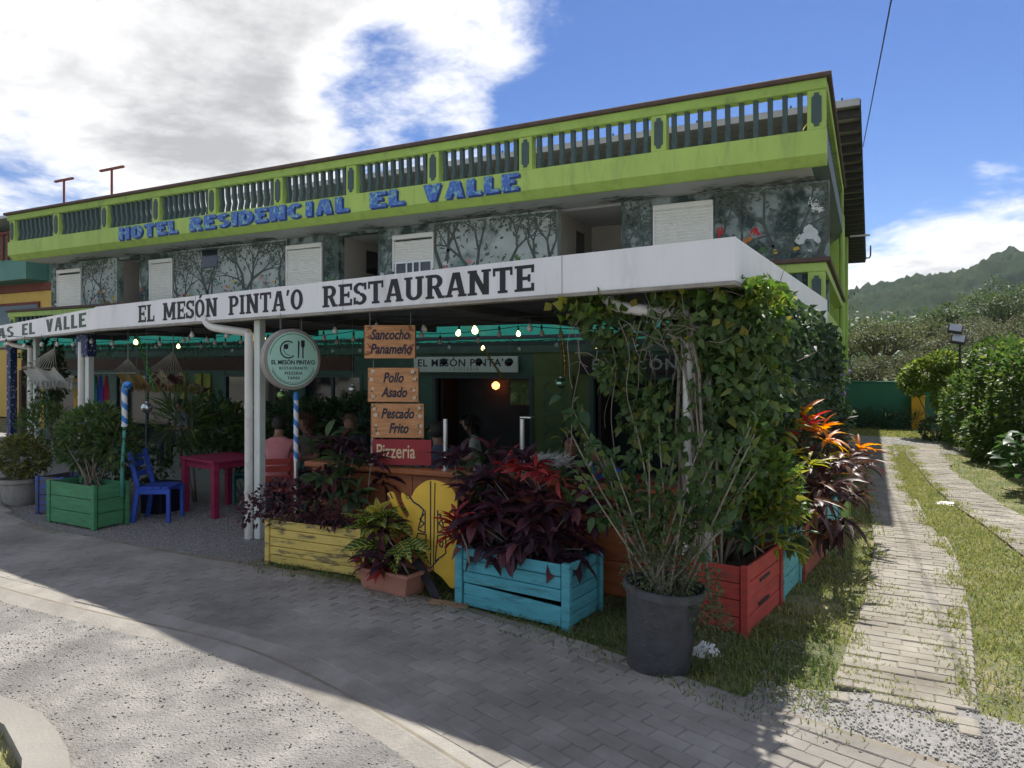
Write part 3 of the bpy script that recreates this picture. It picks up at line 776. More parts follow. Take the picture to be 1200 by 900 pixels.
for a, b in ((-3.13, -.72), (-21.75, -19.68), (-19.68, -17.62), (-17.62, -15.63)):
    for k in range(9):
        o = link('baluster', bme, hotel); o.location = Vector((a+.12+(b-a-.24)*(k+.5)/9, YF+.09, 2.80)) - hotel.location; o.scale = (1, .9, .93)
MB().cbox(XR-.2, XR+.0, YF+.2, 19, 3.36, 3.50, .01).build('side_balcony_rail', m_green, hotel)
MB().cbox(XR-.24, XR+.058, YF+.22, 19, 3.50, 3.573, .012).build('side_balcony_cap', m_brown, hotel)
MB().box(XR-.2, XR-.01, YF+.2, 19, 2.52, 2.80).build('side_balcony_kerb', m_green, hotel)
# side wall and its columns, downpipe
MB().box(XR-.9, XR-.42, YM+.2, 36, 0, Z_SOF).build('side_wall', m_green, hotel)
for y in (12.72, 16.2, 19.8, 24, 28):
    MB().cbox(XR-.42, XR-.12, y, y+.3, 0, 2.52 if y < 19 else 6.6, .01).build('column', m_green, hotel)
MB().cbox(XR-.41, XR-.13, 12.92, 13.2, 2.8, 4.98, .01).build('column', m_green, hotel)
MB().tube([(XR-.03, 18.6, .1), (XR-.03, 18.6, 6.4)], .055, 10).build('downpipe', m_green_d, hotel, smooth=True)
# terrace deck and set back roof storey
MB().box(XL+.25, XR-.25, YF+.25, 36, Z_SOF+.11, Z_SOF+.16).build('terrace_deck', m_conc, hotel)
MB().box(-16, XR-.45, 17.2, 36, Z_SOF+.16, 6.75).build('roof_storey_wall', m_dgreen, hotel)
t = MB()
x0, x1, y0, y1 = -16.5, -.17, 14.7, 36
n = 120
for i in range(n):             # corrugated sheet
    ya, yb_ = y0+(y1-y0)*i/n, y0+(y1-y0)*(i+1)/n
    za, zb_ = 6.86+.02*(i % 2), 6.86+.02*((i+1) % 2)
    t.add([(x0, ya, za), (x1, ya, za), (x1, yb_, zb_), (x0, yb_, zb_)], [(0, 1, 2, 3)])
t.build('roof_sheet', m_roofmetal, hotel)
MB().box(x0, x1, y0-.03, y0, 6.80, 6.93).build('roof_edge', m_roofmetal, hotel)
MB().box(x1, x1+.02, y0, y1, 6.79, 6.91).build('roof_edge', m_rafter, hotel)
for i in range(27):
    y = 15+.8*i
    MB().box(-1.1, x1-.01, y, y+.09, 6.70, 6.845).build('rafter', m_rafter, hotel)
for i in range(9): MB().tube([(x1-.9*i-.3, y0+.02, 6.92), (x1-.9*i-.3, y0+.02, 6.99)], .018, 6).build('roof_bolt', m_rafter, hotel)
MB().tube([(-.5, 22, 5.6), (.0, 22, 5.6)], .03, 8).build('wall_bracket', m_alu, hotel)
MB().tube([(-.16, 33, 6.5), (-.02, 33, 6.5), (.02, 33, 6.6), (.02, 33, 7.0)], .03, 8).build('eave_pipe', m_rafter, hotel)

# ---------------------------------------------------------------- painted and cut letters
GL = {}
def glyph(ch, serif=True, t=.2, th=.14):
    """polygons of a slab letter, cap height 1; returns (width, polygons)"""
    P = []
    def rc(x0, x1, y0, y1): P.append([(x0, y0), (x1, y0), (x1, y1), (x0, y1)])
    def ln(x0, y0, x1, y1, w): P.append([(x0-w/2, y0), (x0+w/2, y0), (x1+w/2, y1), (x1-w/2, y1)])
    def arc(cx, cy, rx, ry, tx, ty, a0, a1, n=12):
        for i in range(n):
            a, b = R(a0+(a1-a0)*i/n), R(a0+(a1-a0)*(i+1)/n)
            P.append([(cx+rx*math.cos(a), cy+ry*math.sin(a)), (cx+rx*math.cos(b), cy+ry*math.sin(b)), (cx+(rx-tx)*math.cos(b), cy+(ry-ty)*math.sin(b)), (cx+(rx-tx)*math.cos(a), cy+(ry-ty)*math.sin(a))])
    s = .07 if serif else 0
    def st(x, y0=0, y1=1, lo=True, hi=True):
        rc(x, x+t, y0, y1)
        if serif:
            if lo: rc(x-s, x+t+s, 0, .1)
            if hi: rc(x-s, x+t+s, .9, 1)
    o = s
    if ch == 'E':
        st(o); w = o+.56; rc(o+t, w, 1-th, 1); rc(o+t, w, 0, th); rc(o+t, w-.12, .43, .43+th)
        if serif: rc(w-.09, w, .70, 1-th); rc(w-.09, w, th, .30); rc(w-.2, w-.12, .36, .64)
    elif ch == 'L':
        st(o); w = o+.52; rc(o+t, w, 0, th)
        if serif: rc(w-.09, w, th, .34)
    elif ch == 'M':
        w = o*2+.86; st(o); st(w-o-t); ln(o+t*.7, 1, w/2, .15, t*.95); ln(w-o-t*.7, 1, w/2, .15, t*.95)
    elif ch == 'N':
        w = o*2+.68; st(o, hi=True); st(w-o-t, lo=False); ln(o+t*.6, 1, w-o-t*.6, 0, t*1.05)
    elif ch == 'H':
        w = o*2+.66; st(o); st(w-o-t); rc(o+t, w-o-t, .43, .43+th)
    elif ch == 'I':
        w = o*2+t; st(o)
    elif ch == 'T':
        w = .66; rc(0, w, 1-th, 1); rc(w/2-t/2, w/2+t/2, 0, 1-th)
        if serif: rc(0, .08, .68, 1-th); rc(w-.08, w, .68, 1-th); rc(w/2-t/2-s, w/2+t/2+s, 0, .1)
    elif ch in 'OÓQC' or ch == 'G':
        w = .68
        if ch == 'C': arc(w/2, .5, w/2, .5, t, th, 48, 312, 20)
        else: arc(w/2, .5, w/2, .5, t, th, 0, 360, 26)
        if ch == 'Ó': P.append([(.28, 1.06), (.40, 1.06), (.54, 1.26), (.38, 1.26)])
    elif ch == 'D':
        w = o+.64; st(o); arc(o+.24, .5, .40, .5, t, th, -90, 90, 14); rc(o+t, o+.26, 1-th, 1); rc(o+t, o+.26, 0, th)
    elif ch in 'PR':
        w = o+.58; st(o); rc(o+t, o+.32, 1-th, 1); rc(o+t, o+.32, .42, .42+th*.9); arc(o+.3, .71, .28, .29, t, th, -90, 90, 12)
        if ch == 'R': ln(o+.34, .44, w-.06, 0, t); w += .05; (rc(w-.16, w+.03, 0, .1) if serif else None)
    elif ch == 'S':
        w = .58; arc(w/2, .735, w/2, .265, t*.9, th, 30, 270, 16); arc(w/2, .265, w/2, .27, t*.9, th, -150, 90, 16)
        if serif: rc(w-.1, w-.01, .66, .98); rc(.01, .1, .02, .34)
    elif ch == 'A':
        w = .74; ln(t*.55, 0, w/2-.03, 1, t*.8); ln(w-t*.62, 0, w/2+.05, 1, t*1.1); rc(.2, w-.2, .26, .26+th*.85)
        if serif: rc(-.02, .26, 0, .1); rc(w-.28, w+.03, 0, .1)
    elif ch == 'V':
        w = .70; ln(w/2, 0, t*.6, 1, t*1.05); ln(w/2, 0, w-t*.6, 1, t*1.05)
        if serif: rc(0, .26, .9, 1); rc(w-.26, w, .9, 1)
    elif ch == 'U':
        w = o*2+.64; st(o, .25, 1, lo=False); st(w-o-t, .25, 1, lo=False); arc(w/2, .3, .32, .3, t, th, 180, 360, 12)
    elif ch == "'":
        w = .2; P.append([(.02, .72), (.12, .72), (.2, 1.0), (.06, 1.0)])
    else: w = .36
    return w, P
def text_layout(txt, serif=True, t=.2, th=.14, sp=.12, space=.45):
    x = 0; out = []
    for ch in txt:
        if ch == ' ': x += space; continue
        w, P = glyph(ch, serif, t, th); out.append((ch, x, w, P)); x += w+sp
    return x-sp, out
def sign_text(name, txt, parent, fr, length, height, m, serif=True, t=.2, th=.14, dep=.006, sp=.12, space=.45, shadow=None, jit=0.0):
    """fr(u, v, depth): u along 0..length, v 0..height"""
    tot, out = text_layout(txt, serif, t, th, sp, space); sx = length/tot
    for ch, x, w, P in out:
        if shadow:
            mb = MB()
            for i, pl in enumerate(P): mb.prism([((x+px_)*sx+shadow[1], py_*height+shadow[2]) for px_, py_ in pl], fr, .001, dep*.5+i*.00006)
            mb.build(name+'_edge', shadow[0], parent)
        mb = MB()
        for i, pl in enumerate(P): mb.prism([((x+px_)*sx, py_*height) for px_, py_ in pl], fr, .001, dep+i*.00008)
        mb.build(name, m, parent)
m_hblue = mat('mosaic_blue', (.045, .12, .38), .4, .5, 14, .1, 40, col2=(.16, .33, .30), c2lo=.5, c2hi=.62, c2scale=7)
m_hedge = mat('letter_edge_blue', (.012, .03, .15), .45, .2, 8)
hf = lambda u, v, d: (u, YF-d, v)
for wd, a, b in (('HOTEL', 140, 211), ('RESIDENCIAL', 223, 416), ('EL', 434, 476), ('VALLE', 496, 612)):
    xa, xb = XY(a, YF), XY(b, YF)
    sign_text('letter', wd, fascia, lambda u, v, d, xa=xa: (xa+u, YF-d, 5.155+v), (xb-xa)*.97, .315, m_hblue, serif=False, t=.27, th=.22, dep=.03, sp=.08, shadow=(m_hedge, .035, -.035))

# ---------------------------------------------------------------- ground floor under the canopy
YG = 11.9
t = MB()
gops = [(-20.5, -18.2), (-17.6, -15.2), (-13.6, -11.5), (-11.16, -9.51), (-7.77, -5.56), (-4.45, -2.75)]
x = XL+.2
for a, b in gops + [(XR-.45, 0)]:
    MB().box(x, a, YG, YG+.2, 0, 2.2).build('ground_wall', m_wallgreen if x > -9 else m_dgreen, hotel); x = b
MB().box(XL+.2, XR-.46, YG-.04, YG+.25, 2.2, 2.54).build('header_beam', m_dgreen, hotel)
for a, b in gops:
    MB().box(a, b, YG+.02, YG+.18, 1.78, 2.2).build('lintel', m_dgreen, hotel)
    f = MB()
    f.box(a, a+.07, YG-.02, YG+.1, 0, 1.78).box(b-.07, b, YG-.02, YG+.1, 0, 1.78).box(a+.07, b-.07, YG-.02, YG+.1, 1.71, 1.78)
    fr_ = f.build('door_frame', m_slate, hotel)
    if a < -9:
        MB().box((a+b)/2-.03, (a+b)/2+.03, YG+.0, YG+.06, 0, 1.71).build('mullion', m_slate, fr_)
        MB().box(a+.07, (a+b)/2-.03, YG+.03, YG+.036, .5, 1.71).build('pane', m_glassd, fr_)
        MB().box((a+b)/2+.03, b-.07, YG+.03, YG+.036, .5, 1.71).build('pane', m_glassd, fr_)
    else:
        MB().cbox(a+.1, a+.16, YG+.12, YG+.9, 0, 1.7, .01).build('door', m_darkdoor, hotel)
MB().box(XL+.3, XR-.9, YM-.1, YM-.05, 0, 2.2).build('room_back_wall', m_navy, hotel)  # close behind the doors, room shade painted into its colour
m_ochre = mat('ochre_panel', (.27, .26, .04), .7, .2, 4)
for x0, x1 in ((-14.56, -14.33), (-14.25, -14.02), (-15.05, -14.9)):
    MB().cbox(x0, x1, YG-.05, YG-.003, .3, 1.78, .008).build('painted_panel', m_ochre, hotel)
# carved relief pillar beside the cafeteria door
pr = MB().cbox(-5.45, -4.75, YG-.1, YG-.003, 0, 1.78, .01).build('relief_pillar', m_wallgreen, hotel)
t = MB()
for k in range(5):
    z = .35+.3*k
    for i in range(14):
        a0, a1 = 2*PI*i/14, 2*PI*(i+1)/14; rx, rz = .2, .13
        t.bar((-5.1+rx*math.cos(a0), YG-.105, z+rz*math.sin(a0)), (-5.1+rx*math.cos(a1), YG-.105, z+rz*math.sin(a1)), .02, .018)
t.build('carved_swirl', m_dgreen, pr)
# ================================================================ CANOPY
m_canwhite = mat('canopy_white', (.74, .74, .735), .5, .07, 1.5, .08, 30, col2=(.50, .49, .46), c2lo=.54, c2hi=.85, c2scale=2.2, stretch=(2, 2, .45))
m_canunder = mat('underside_painted_shade', (.07, .08, .09), .8, .15, 2)  # grey metal painted dark, shade under the roof put into the colour
m_lip = mat('weathered_edge', (.28, .26, .22), .8, .3, 8, .2, 50)
m_post = mat('post_white_green', (.62, .67, .62), .5, .07, 4, col2=(.50, .54, .50), c2lo=.58, c2hi=.75, c2scale=5)
m_pvc = mat('pvc_white', (.68, .66, .61), .45, .08, 4, col2=(.36, .33, .27), c2lo=.58, c2hi=.78, c2scale=5)
m_black = mat('black_paint', (.018, .018, .022), .6, .3, 8)
m_dkgreen_letter = mat('letter_dark_green', (.02, .05, .04), .6, .3, 8)
def trans_mat(name, col):
    m = bpy.data.materials.new(name); m.use_nodes = True; nt = m.node_tree; b = nt.nodes['Principled BSDF']; out = nt.nodes['Material Output']
    b.inputs['Base Color'].default_value = (*col, 1); b.inputs['Roughness'].default_value = .4
    tr = nt.nodes.new('ShaderNodeBsdfTranslucent'); tr.inputs[0].default_value = (*col, 1)
    mx = nt.nodes.new('ShaderNodeMixShader'); mx.inputs[0].default_value = .8
    nt.links.new(b.outputs[0], mx.inputs[1]); nt.links.new(tr.outputs[0], mx.inputs[2]); nt.links.new(mx.outputs[0], out.inputs[0]); return m
m_greenpanel = trans_mat('green_fibreglass', (.085, .62, .43))

canopy = thing('canopy', 'long flat white canopy with painted restaurant lettering along its fascia', 'canopy', (-6.1, 5.7, 0))
CA, CB, CC = Vector((-.82, 5.0, 2.50)), Vector((-9.3, 6.0, 2.43)), Vector((-16.4, 8.24, 2.45))
CD = Vector((-.50, 10.2, 2.50)); FH = .30
def wallstrip(a, b, h, th, inward, name, m, parent, z0=0.0):
    d = (b-a); d.z = 0; d.normalize(); n = Vector((d.y, -d.x, 0))
    if n.dot(Vector(inward)) < 0: n = -n
    t = MB(); o = Vector((0, 0, z0)); u = Vector((0, 0, h))
    t.add([a+o, b+o, b+n*th+o, a+n*th+o, a+u+o, b+u+o, b+n*th+u+o, a+n*th+u+o], [(0, 1, 2, 3), (4, 7, 6, 5), (0, 4, 5, 1), (1, 5, 6, 2), (2, 6, 7, 3), (3, 7, 4, 0)])
    o_ = t.build(name, m, parent)
    bm = bmesh.new(); bm.from_mesh(o_.data); bmesh.ops.recalc_face_normals(bm, faces=bm.faces[:]); bm.to_mesh(o_.data); bm.free()
    return o_
f1 = wallstrip(CA, CB, FH, .035, (0, 1, 0), 'front_fascia', m_canwhite, canopy)
f2 = wallstrip(CB, CC, FH-.01, .035, (0, 1, 0), 'angled_fascia', m_canwhite, canopy, -.003)
f3 = wallstrip(CA+Vector((.0, .0, 0)), CD, FH-.003, .035, (-1, 0, 0), 'side_fascia', m_canwhite, canopy, .001)
wallstrip(CA+Vector((.004, -.012, -.028)), CB+Vector((0, -.012, -.028)), .028, .10, (0, 1, 0), 'fascia_lip', m_lip, canopy)
wallstrip(CB+Vector((0, -.012, -.028)), CC+Vector((0, -.012, -.028)), .024, .10, (0, 1, 0), 'fascia_lip', m_lip, canopy)
wallstrip(CA+Vector((.010, .1, -.028)), CD+Vector((.010, 0, -.028)), .026, .10, (-1, 0, 0), 'fascia_lip', m_lip, canopy)
wallstrip(CD+Vector((0, 0, 0)), CD+Vector((-1.2, .1, 0)), FH-.02, .03, (0, -1, 0), 'end_fascia', m_canwhite, canopy)
def slab(name, pts, z0, z1, m, parent):
    t = MB(); n = len(pts)
    t.add([(p[0], p[1], z0) for p in pts]+[(p[0], p[1], z1) for p in pts], [tuple(range(n))[::-1], tuple(range(n, 2*n))] + [(i, (i+1) % n, n+(i+1) % n, n+i) for i in range(n)])
    return t.build(name, m, parent)
# roof deck (white above; the sheet below has its shade painted in dark)
rp = [(-.87, 5.05), (-.55, 10.15), (-1.7, 10.15), (-2.0, 9.45), (-16.6, 9.45), (-16.6, 8.4), (-16.3, 8.25), (-9.3, 6.05)]
slab('roof_deck', rp, 2.665, 2.70, m_canwhite, canopy)
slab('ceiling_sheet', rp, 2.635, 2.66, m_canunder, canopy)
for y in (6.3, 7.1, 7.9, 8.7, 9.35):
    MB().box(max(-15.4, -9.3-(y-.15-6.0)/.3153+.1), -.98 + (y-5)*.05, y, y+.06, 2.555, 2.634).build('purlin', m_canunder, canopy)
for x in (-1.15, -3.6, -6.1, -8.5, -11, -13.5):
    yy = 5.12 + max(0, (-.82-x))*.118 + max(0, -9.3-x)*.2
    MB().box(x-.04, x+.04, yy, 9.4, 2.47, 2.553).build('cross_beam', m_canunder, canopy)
# green translucent sheets between canopy and hotel, in strips with dark bearers
for i in range(13):
    x1_ = -1.25-1.5*i; 
    for (ya, yb_, z_) in ((9.6, 10.2, 2.62), (10.4, 11.45, 2.56)):
        t = MB(); n = 14
        for k in range(n):
            xa, xb = x1_-1.46*k/n, x1_-1.46*(k+1)/n
            t.add([(xa, ya, z_+.014*(k % 2)), (xb, ya, z_+.014*((k+1) % 2)), (xb, yb_, z_-.17+.014*((k+1) % 2)), (xa, yb_, z_-.17+.014*(k % 2))], [(0, 1, 2, 3)])
        t.build('green_roof_sheet', m_greenpanel, canopy)
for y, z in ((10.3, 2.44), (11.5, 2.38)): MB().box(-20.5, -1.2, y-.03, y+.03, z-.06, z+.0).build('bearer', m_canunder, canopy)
# posts with downpipes
def elbow(p0, p1, p2, r, parent):
    t = MB(); p0, p1, p2 = Vector(p0), Vector(p1), Vector(p2)
    pts = [p0, p0+(p1-p0)*.55]
    for k in range(6):
        s = k/5; a = p0+(p1-p0)*.55; b = p1; c = p1+(p2-p1)*min(.9, .14/(p2-p1).length)
        pts.append((a*(1-s)**2 + b*2*s*(1-s) + c*s*s))
    pts.append(p2); return t.tube(pts, r, 12).build('gutter_pipe', m_pvc, parent, smooth=True)
for (x, y) in ((-6.10, 5.80), (-1.10, 5.36), (-10.5, 6.66), (-14.4, 8.1)):
    MB().cbox(x-.045, x+.045, y-.02, y+.07, 0, 2.50, .006).build('post', m_post, canopy)
    px_, py_ = x-.105, y-.03
    dp = MB().tube([(px_, py_, .0), (px_, py_, 2.30)], .048, 14).build('downpipe', m_pvc, canopy, smooth='auto')
    for z in (.5, 1.45): MB().tube([(px_, py_, z), (px_, py_, z+.03)], .054, 14).build('pipe_clip', m_pvc, dp)
    if x != -10.5: elbow((px_-.66, py_-.05, 2.50), (px_-.58, py_-.05, 2.38), (px_-.001, py_, 2.30), .046, canopy)
# letters of the fascia
fd = (CB-CA); fl = math.hypot(fd.x, fd.y); fdir = Vector((fd.x, fd.y, 0)).normalized(); fn = Vector((-abs(fdir.y), -abs(fdir.x), 0)) if False else Vector((fdir.y, -fdir.x, 0))
if fn.y > 0: fn = -fn
def on_front(px):       # distance from corner A along the front for an image column
    r = ray(px, 432); k = (CA.x*r.y-CA.y*r.x)/(fdir.y*r.x-fdir.x*r.y); return k
def ff(xpx):
    k0 = on_front(xpx)
    def fr(u, v, d):
        k = k0-u; zb = CA.z + (CB.z-CA.z)*k/fl
        return (CA.x+fdir.x*k+fn.x*d, CA.y+fdir.y*k+fn.y*d, zb+v)
    return fr
for wd, a, b in (('EL', 162, 181), ('MESÓN', 191, 255), ("PINTA'O", 268, 355), ('RESTAURANTE', 378, 626)):
    fr_ = ff(a); ln_ = on_front(a)-on_front(b)
    sign_text('letter', wd, f1, (lambda u, v, d, fr_=fr_: fr_(u, v+.042, d)), ln_, .212, m_black, t=.19, th=.13, dep=.003, sp=.07)
for k_ in (1.35, 3.8, 6.25):
    zb_ = CA.z+(CB.z-CA.z)*k_/fl; c_ = CA+fdir*k_
    MB().bar((c_.x+fn.x*.001, c_.y+fn.y*.001, zb_+.004), (c_.x+fn.x*.001, c_.y+fn.y*.001, zb_+FH-.004), .005, .003, tuple(fn)).build('panel_joint', m_lip, f1)
gd = (CC-CB); gl = math.hypot(gd.x, gd.y); gdir = Vector((gd.x, gd.y, 0)).normalized(); gn = Vector((gdir.y, -gdir.x, 0))
if gn.y > 0: gn = -gn
def on_left(px):
    r = ray(px, 432); return (CB.x*r.y-CB.y*r.x)/(gdir.y*r.x-gdir.x*r.y)
for wd, a, b in (('NAS', -12, 16), ('EL', 26, 41), ('VALLE', 54, 101)):
    k0 = on_left(a); ln_ = k0-on_left(b)
    sign_text('letter', wd, f2, (lambda u, v, d, k0=k0: (CB.x+gdir.x*(k0-u)+gn.x*d, CB.y+gdir.y*(k0-u)+gn.y*d, CB.z+.05+v)), ln_, .20, m_dkgreen_letter, serif=False, t=.24, th=.17, dep=.003, sp=.12)

# ================================================================ HANGING SIGNS
m_board = mat('sign_wood', (.55, .27, .115), .6, .2, 3, .15, 30, world_co=False, stretch=(3, 3, 26), col2=(.42, .19, .075), c2lo=.45, c2hi=.6, c2scale=1.2)
m_boardedge = mat('sign_edge', (.08, .04, .025), .8, .2, 8)
m_ink = mat('sign_ink', (.016, .02, .04), .6, .1, 8)
m_red = mat('sign_red', (.30, .022, .030), .5, .1, 4)
m_cream = mat('cream_paint', (.72, .55, .33), .6, .05, 8)
m_mint = mat('sign_mint', (.45, .74, .60), .4, .05, 2)
m_signrim = mat('sign_rim', (.30, .28, .25), .6, .2, 6)
m_wire = mat('steel_wire', (.22, .22, .22), .4, .1, 8, metal=.8)
m_petal = mat('petal_cream', (.62, .48, .36), .6, .2, 20)
m_petalr = mat('petal_red', (.35, .06, .05), .6, .2, 20)
m_sprig = mat('sprig_green', (.06, .10, .045), .7, .2, 20)
def font_mesh(txt, size, ext=.002, shear=0.0, bold=0.0, spacing=1.0, sx=1.0):
    c = bpy.data.curves.new('lettering', 'FONT'); c.body = txt; c.size = size; c.extrude = ext; c.shear = shear; c.offset = bold
    c.align_x = 'CENTER'; c.align_y = 'CENTER'; c.space_character = spacing; c.resolution_u = 3
    o = bpy.data.objects.new('tmp', c); COL.objects.link(o); bpy.context.view_layer.update()
    me = bpy.data.meshes.new_from_object(o.evaluated_get(bpy.context.evaluated_depsgraph_get()))
    bpy.data.objects.remove(o); bpy.data.curves.remove(c)
    if sx != 1.0:
        for v in me.vertices: v.co.x *= sx
    return me
def put_text(txt, parent, u, v, dep, size, m, **kw):
    """lettering on a panel whose local frame is X right, Z up, facing -Y"""
    me = font_mesh(txt, size, **kw); me.materials.clear(); me.materials.append(m)
    o = link('lettering', me, parent); o['kind'] = 'stuff'
    o.rotation_euler = (PI/2, 0, 0); o.location = (u, -dep, v); return o
def flower(parent, u, v, dep, r, m):
    t = MB()
    for k in range(5):
        a = 2*PI*k/5+.3; c = (u+math.cos(a)*r*.6, v+math.sin(a)*r*.6)
        t.prism([(c[0]+r*.45*math.cos(2*PI*i/7), c[1]+r*.45*math.sin(2*PI*i/7)) for i in range(7)], lambda x, z, d: (x, -d, z), dep, dep+.0012+.0002*k)
    o = t.build('painted_flower', m, parent, local=True); o['kind'] = 'stuff'
def sprig(parent, u, v, dep, sgn):
    t = MB()
    for k in range(6):
        a = random.uniform(0, 2*PI); l = random.uniform(.02, .045)
        c, s_ = math.cos(a), math.sin(a)
        t.prism([(u, v), (u+c*l*.5-s_*.006, v+s_*l*.5+c*.006), (u+c*l, v+s_*l), (u+c*l*.5+s_*.006, v+s_*l*.5-c*.006)], lambda x, z, d: (x, -d, z), dep, dep+.0006+.0001*k)
    o = t.build('painted_sprig', m_sprig, parent, local=True); o['kind'] = 'stuff'
def hook_wires(parent, w, ztop, zlow):
    for s_ in (-1, 1):
        MB().tube([(s_*w, 0, zlow), (s_*w+.005, .002, (zlow+ztop)/2), (s_*w, 0, ztop)], .003, 5).build('hanging_wire', m_wire, parent, local=True)
SY = 5.62
def wood_sign(px, y0, y1, lines, ang, w, label, fl, Y=SY, above=None):
    top, bot = PY(px, y0, Y), PY(px, y1, Y); h = top.z-bot.z
    t = thing('hanging_sign', label, 'sign', (top.x, top.y, bot.z), R(ang), 'boards hung one below another under the fascia')
    b = MB().cbox(-w/2, w/2, -.012, .012, 0, h, .004).build('board', m_board, t, local=True)
    MB().box(-w/2-.004, -w/2+.002, -.014, .014, -.003, h+.003).build('edge_strip', m_boardedge, t, local=True)
    MB().box(w/2-.002, w/2+.004, -.014, .014, -.003, h+.003).build('edge_strip', m_boardedge, t, local=True)
    put_text(lines[0], b, .0, h*.70, .0135, .135, m_ink, shear=.28, bold=.0035, sx=.72)
    put_text(lines[1], b, .01, h*.27, .0135, .135, m_ink, shear=.28, bold=.0035, sx=.72)
    for sx in (-1, 1):
        for sz in (.14, .36, .66, .88):
            u = sx*(w/2-.045+random.uniform(-.012, .012))
            sprig(b, u, h*sz, .0122, 1); flower(b, u+random.uniform(-.01, .01), h*sz+random.uniform(-.01, .01), .0130, random.uniform(.014, .022), fl)
    hook_wires(t, w*.4, h+(above if above else .05), h-.005)
    return t
wood_sign(457, 381, 420, ('Sancocho', 'Panameño'), 24, .50, 'orange wooden board lettered Sancocho Panameño, hung under the fascia', m_petalr, above=.13)
wood_sign(461, 431, 471, ('Pollo', 'Asado'), 22, .50, 'orange wooden board lettered Pollo Asado, hung below the top board', m_petal, above=.08)
wood_sign(466, 473, 513, ('Pescado', 'Frito'), 22, .52, 'orange wooden board with cream flowers lettered Pescado Frito', m_petal, above=.03)
top, bot = PY(471, 515, SY-.02), PY(471, 545, SY-.02)
ps = thing('hanging_sign', 'red rectangular board lettered Pizzeria, lowest of the hung boards', 'sign', (top.x, top.y, bot.z), R(20), 'boards hung one below another under the fascia')
b = MB().cbox(-.29, .29, -.008, .008, 0, top.z-bot.z, .003).build('board', m_red, ps, local=True)
put_text('Pizzeria', b, -.06, .125, .0095, .19, m_cream, bold=.002, sx=.66)
t = MB()
for k in range(9): t.bar((.13+.015*k, -.0095, .06+.015*abs(4-k)*.5), (.15+.014*k, -.0095, .13+.005*k), .003, .002)
o = t.build('painted_slice', m_petalr, b, local=True); o['kind'] = 'stuff'
hook_wires(ps, .2, .28, .2)

# round light-box sign
c = PY(341, 421, 5.62)
rs = thing('round_sign', 'mint green round restaurant sign with fork and knife hanging by the post', 'sign', (c.x, c.y, c.z-.32), R(72))
mrot = Matrix.Rotation(PI/2, 4, 'X')
MB().lathe([(.295, -.05), (.32, -.045), (.32, .045), (.295, .05)], (0, 0, .32), 40, mrot).build('drum', m_signrim, rs, smooth='auto', local=True)
face = MB().lathe([(.285, .0), (.285, .004), (0, .004)], (0, -.05, .32), 40, mrot).build('face', m_mint, rs, local=True)
def ring2d(r0, r1, a0, a1, dep, n=40, c=(0, .32)):
    t = MB()
    for i in range(n):
        a, b_ = R(a0+(a1-a0)*i/n), R(a0+(a1-a0)*(i+1)/n)
        t.add([(c[0]+r0*math.cos(a), -dep, c[1]+r0*math.sin(a)), (c[0]+r1*math.cos(a), -dep, c[1]+r1*math.sin(a)), (c[0]+r1*math.cos(b_), -dep, c[1]+r1*math.sin(b_)), (c[0]+r0*math.cos(b_), -dep, c[1]+r0*math.sin(b_))], [(0, 1, 2, 3)])
    return t
o = ring2d(.262, .268, 20, 170, .0555).build('ring', m_ink, face, local=True)
o = ring2d(.248, .252, 200, 340, .0555).build('ring', m_ink, face, local=True)
o = ring2d(.262, .268, 205, 335, .0555).build('ring', m_ink, face, local=True)
o = ring2d(.080, .094, 55, 315, .0556, 30, (-.06, .42)).build('plate_mark', m_ink, face, local=True)
o = ring2d(.055, .062, 80, 280, .0556, 24, (-.05, .42)).build('plate_mark', m_ink, face, local=True)
MB().lathe([(.028, 0), (0, .001)], (-.085, -.0556, .45), 10, mrot).build('plate_dot', m_ink, face, local=True)
MB().prism([(.05, .33), (.062, .33), (.066, .43), (.07, .50), (.05, .52)], lambda x, z, d: (x, -d, z), .0545, .056).build('knife', m_ink, face, local=True)
MB().prism([(.10, .33), (.114, .33), (.114, .44), (.128, .46), (.128, .52), (.086, .52), (.086, .46), (.10, .44)], lambda x, z, d: (x, -d, z), .0545, .056).build('fork', m_ink, face, local=True)
put_text("EL MESÓN PINTA'O", face, 0, .285, .0555, .062, m_ink, bold=.001, sx=.92)
put_text('RESTAURANTE', face, 0, .225, .0555, .042, m_ink, spacing=1.2)
put_text('PIZZERIA', face, 0, .172, .0555, .042, m_ink, spacing=1.2)
put_text('TAPAS', face, 0, .122, .0555, .042, m_ink, spacing=1.2)
for s_ in (-.12, .12): MB().tube([(s_, 0, .60), (s_, 0, .80)], .004, 5).build('hanging_wire', m_wire, rs, local=True)

# signs on the ground floor wall
ws = thing('wall_sign', 'white cafeteria sign board above the dark doorway', 'sign', (-6.96, YG-.13, 1.83))
b = MB().cbox(-1.15, 1.15, -.03, .03, 0, .30, .008).build('board', mat('lit_board', (.60, .63, .60), .5, .05, 2), ws, local=True)
put_text("EL MESÓN PINTA'O", b, 0, .175, .0315, .20, m_ink, bold=.003, spacing=1.1, sx=1.12)
put_text('CAFETERIA', b, 0, .06, .0315, .09, m_signrim, spacing=1.6)
ws2 = thing('wall_sign', 'dark board with pale capital letters above the second doorway', 'sign', (-3.6, YG-.13, 1.81))
b = MB().cbox(-1.0, 1.0, -.03, .03, 0, .31, .008).build('board', mat('dark_board', (.03, .018, .02), .7, .15, 2), ws2, local=True)
put_text('EL MESÓN', b, 0, .155, .0315, .27, mat('pale_letter', (.30, .32, .31), .6, .1, 6), bold=.004, spacing=1.15, sx=1.1)
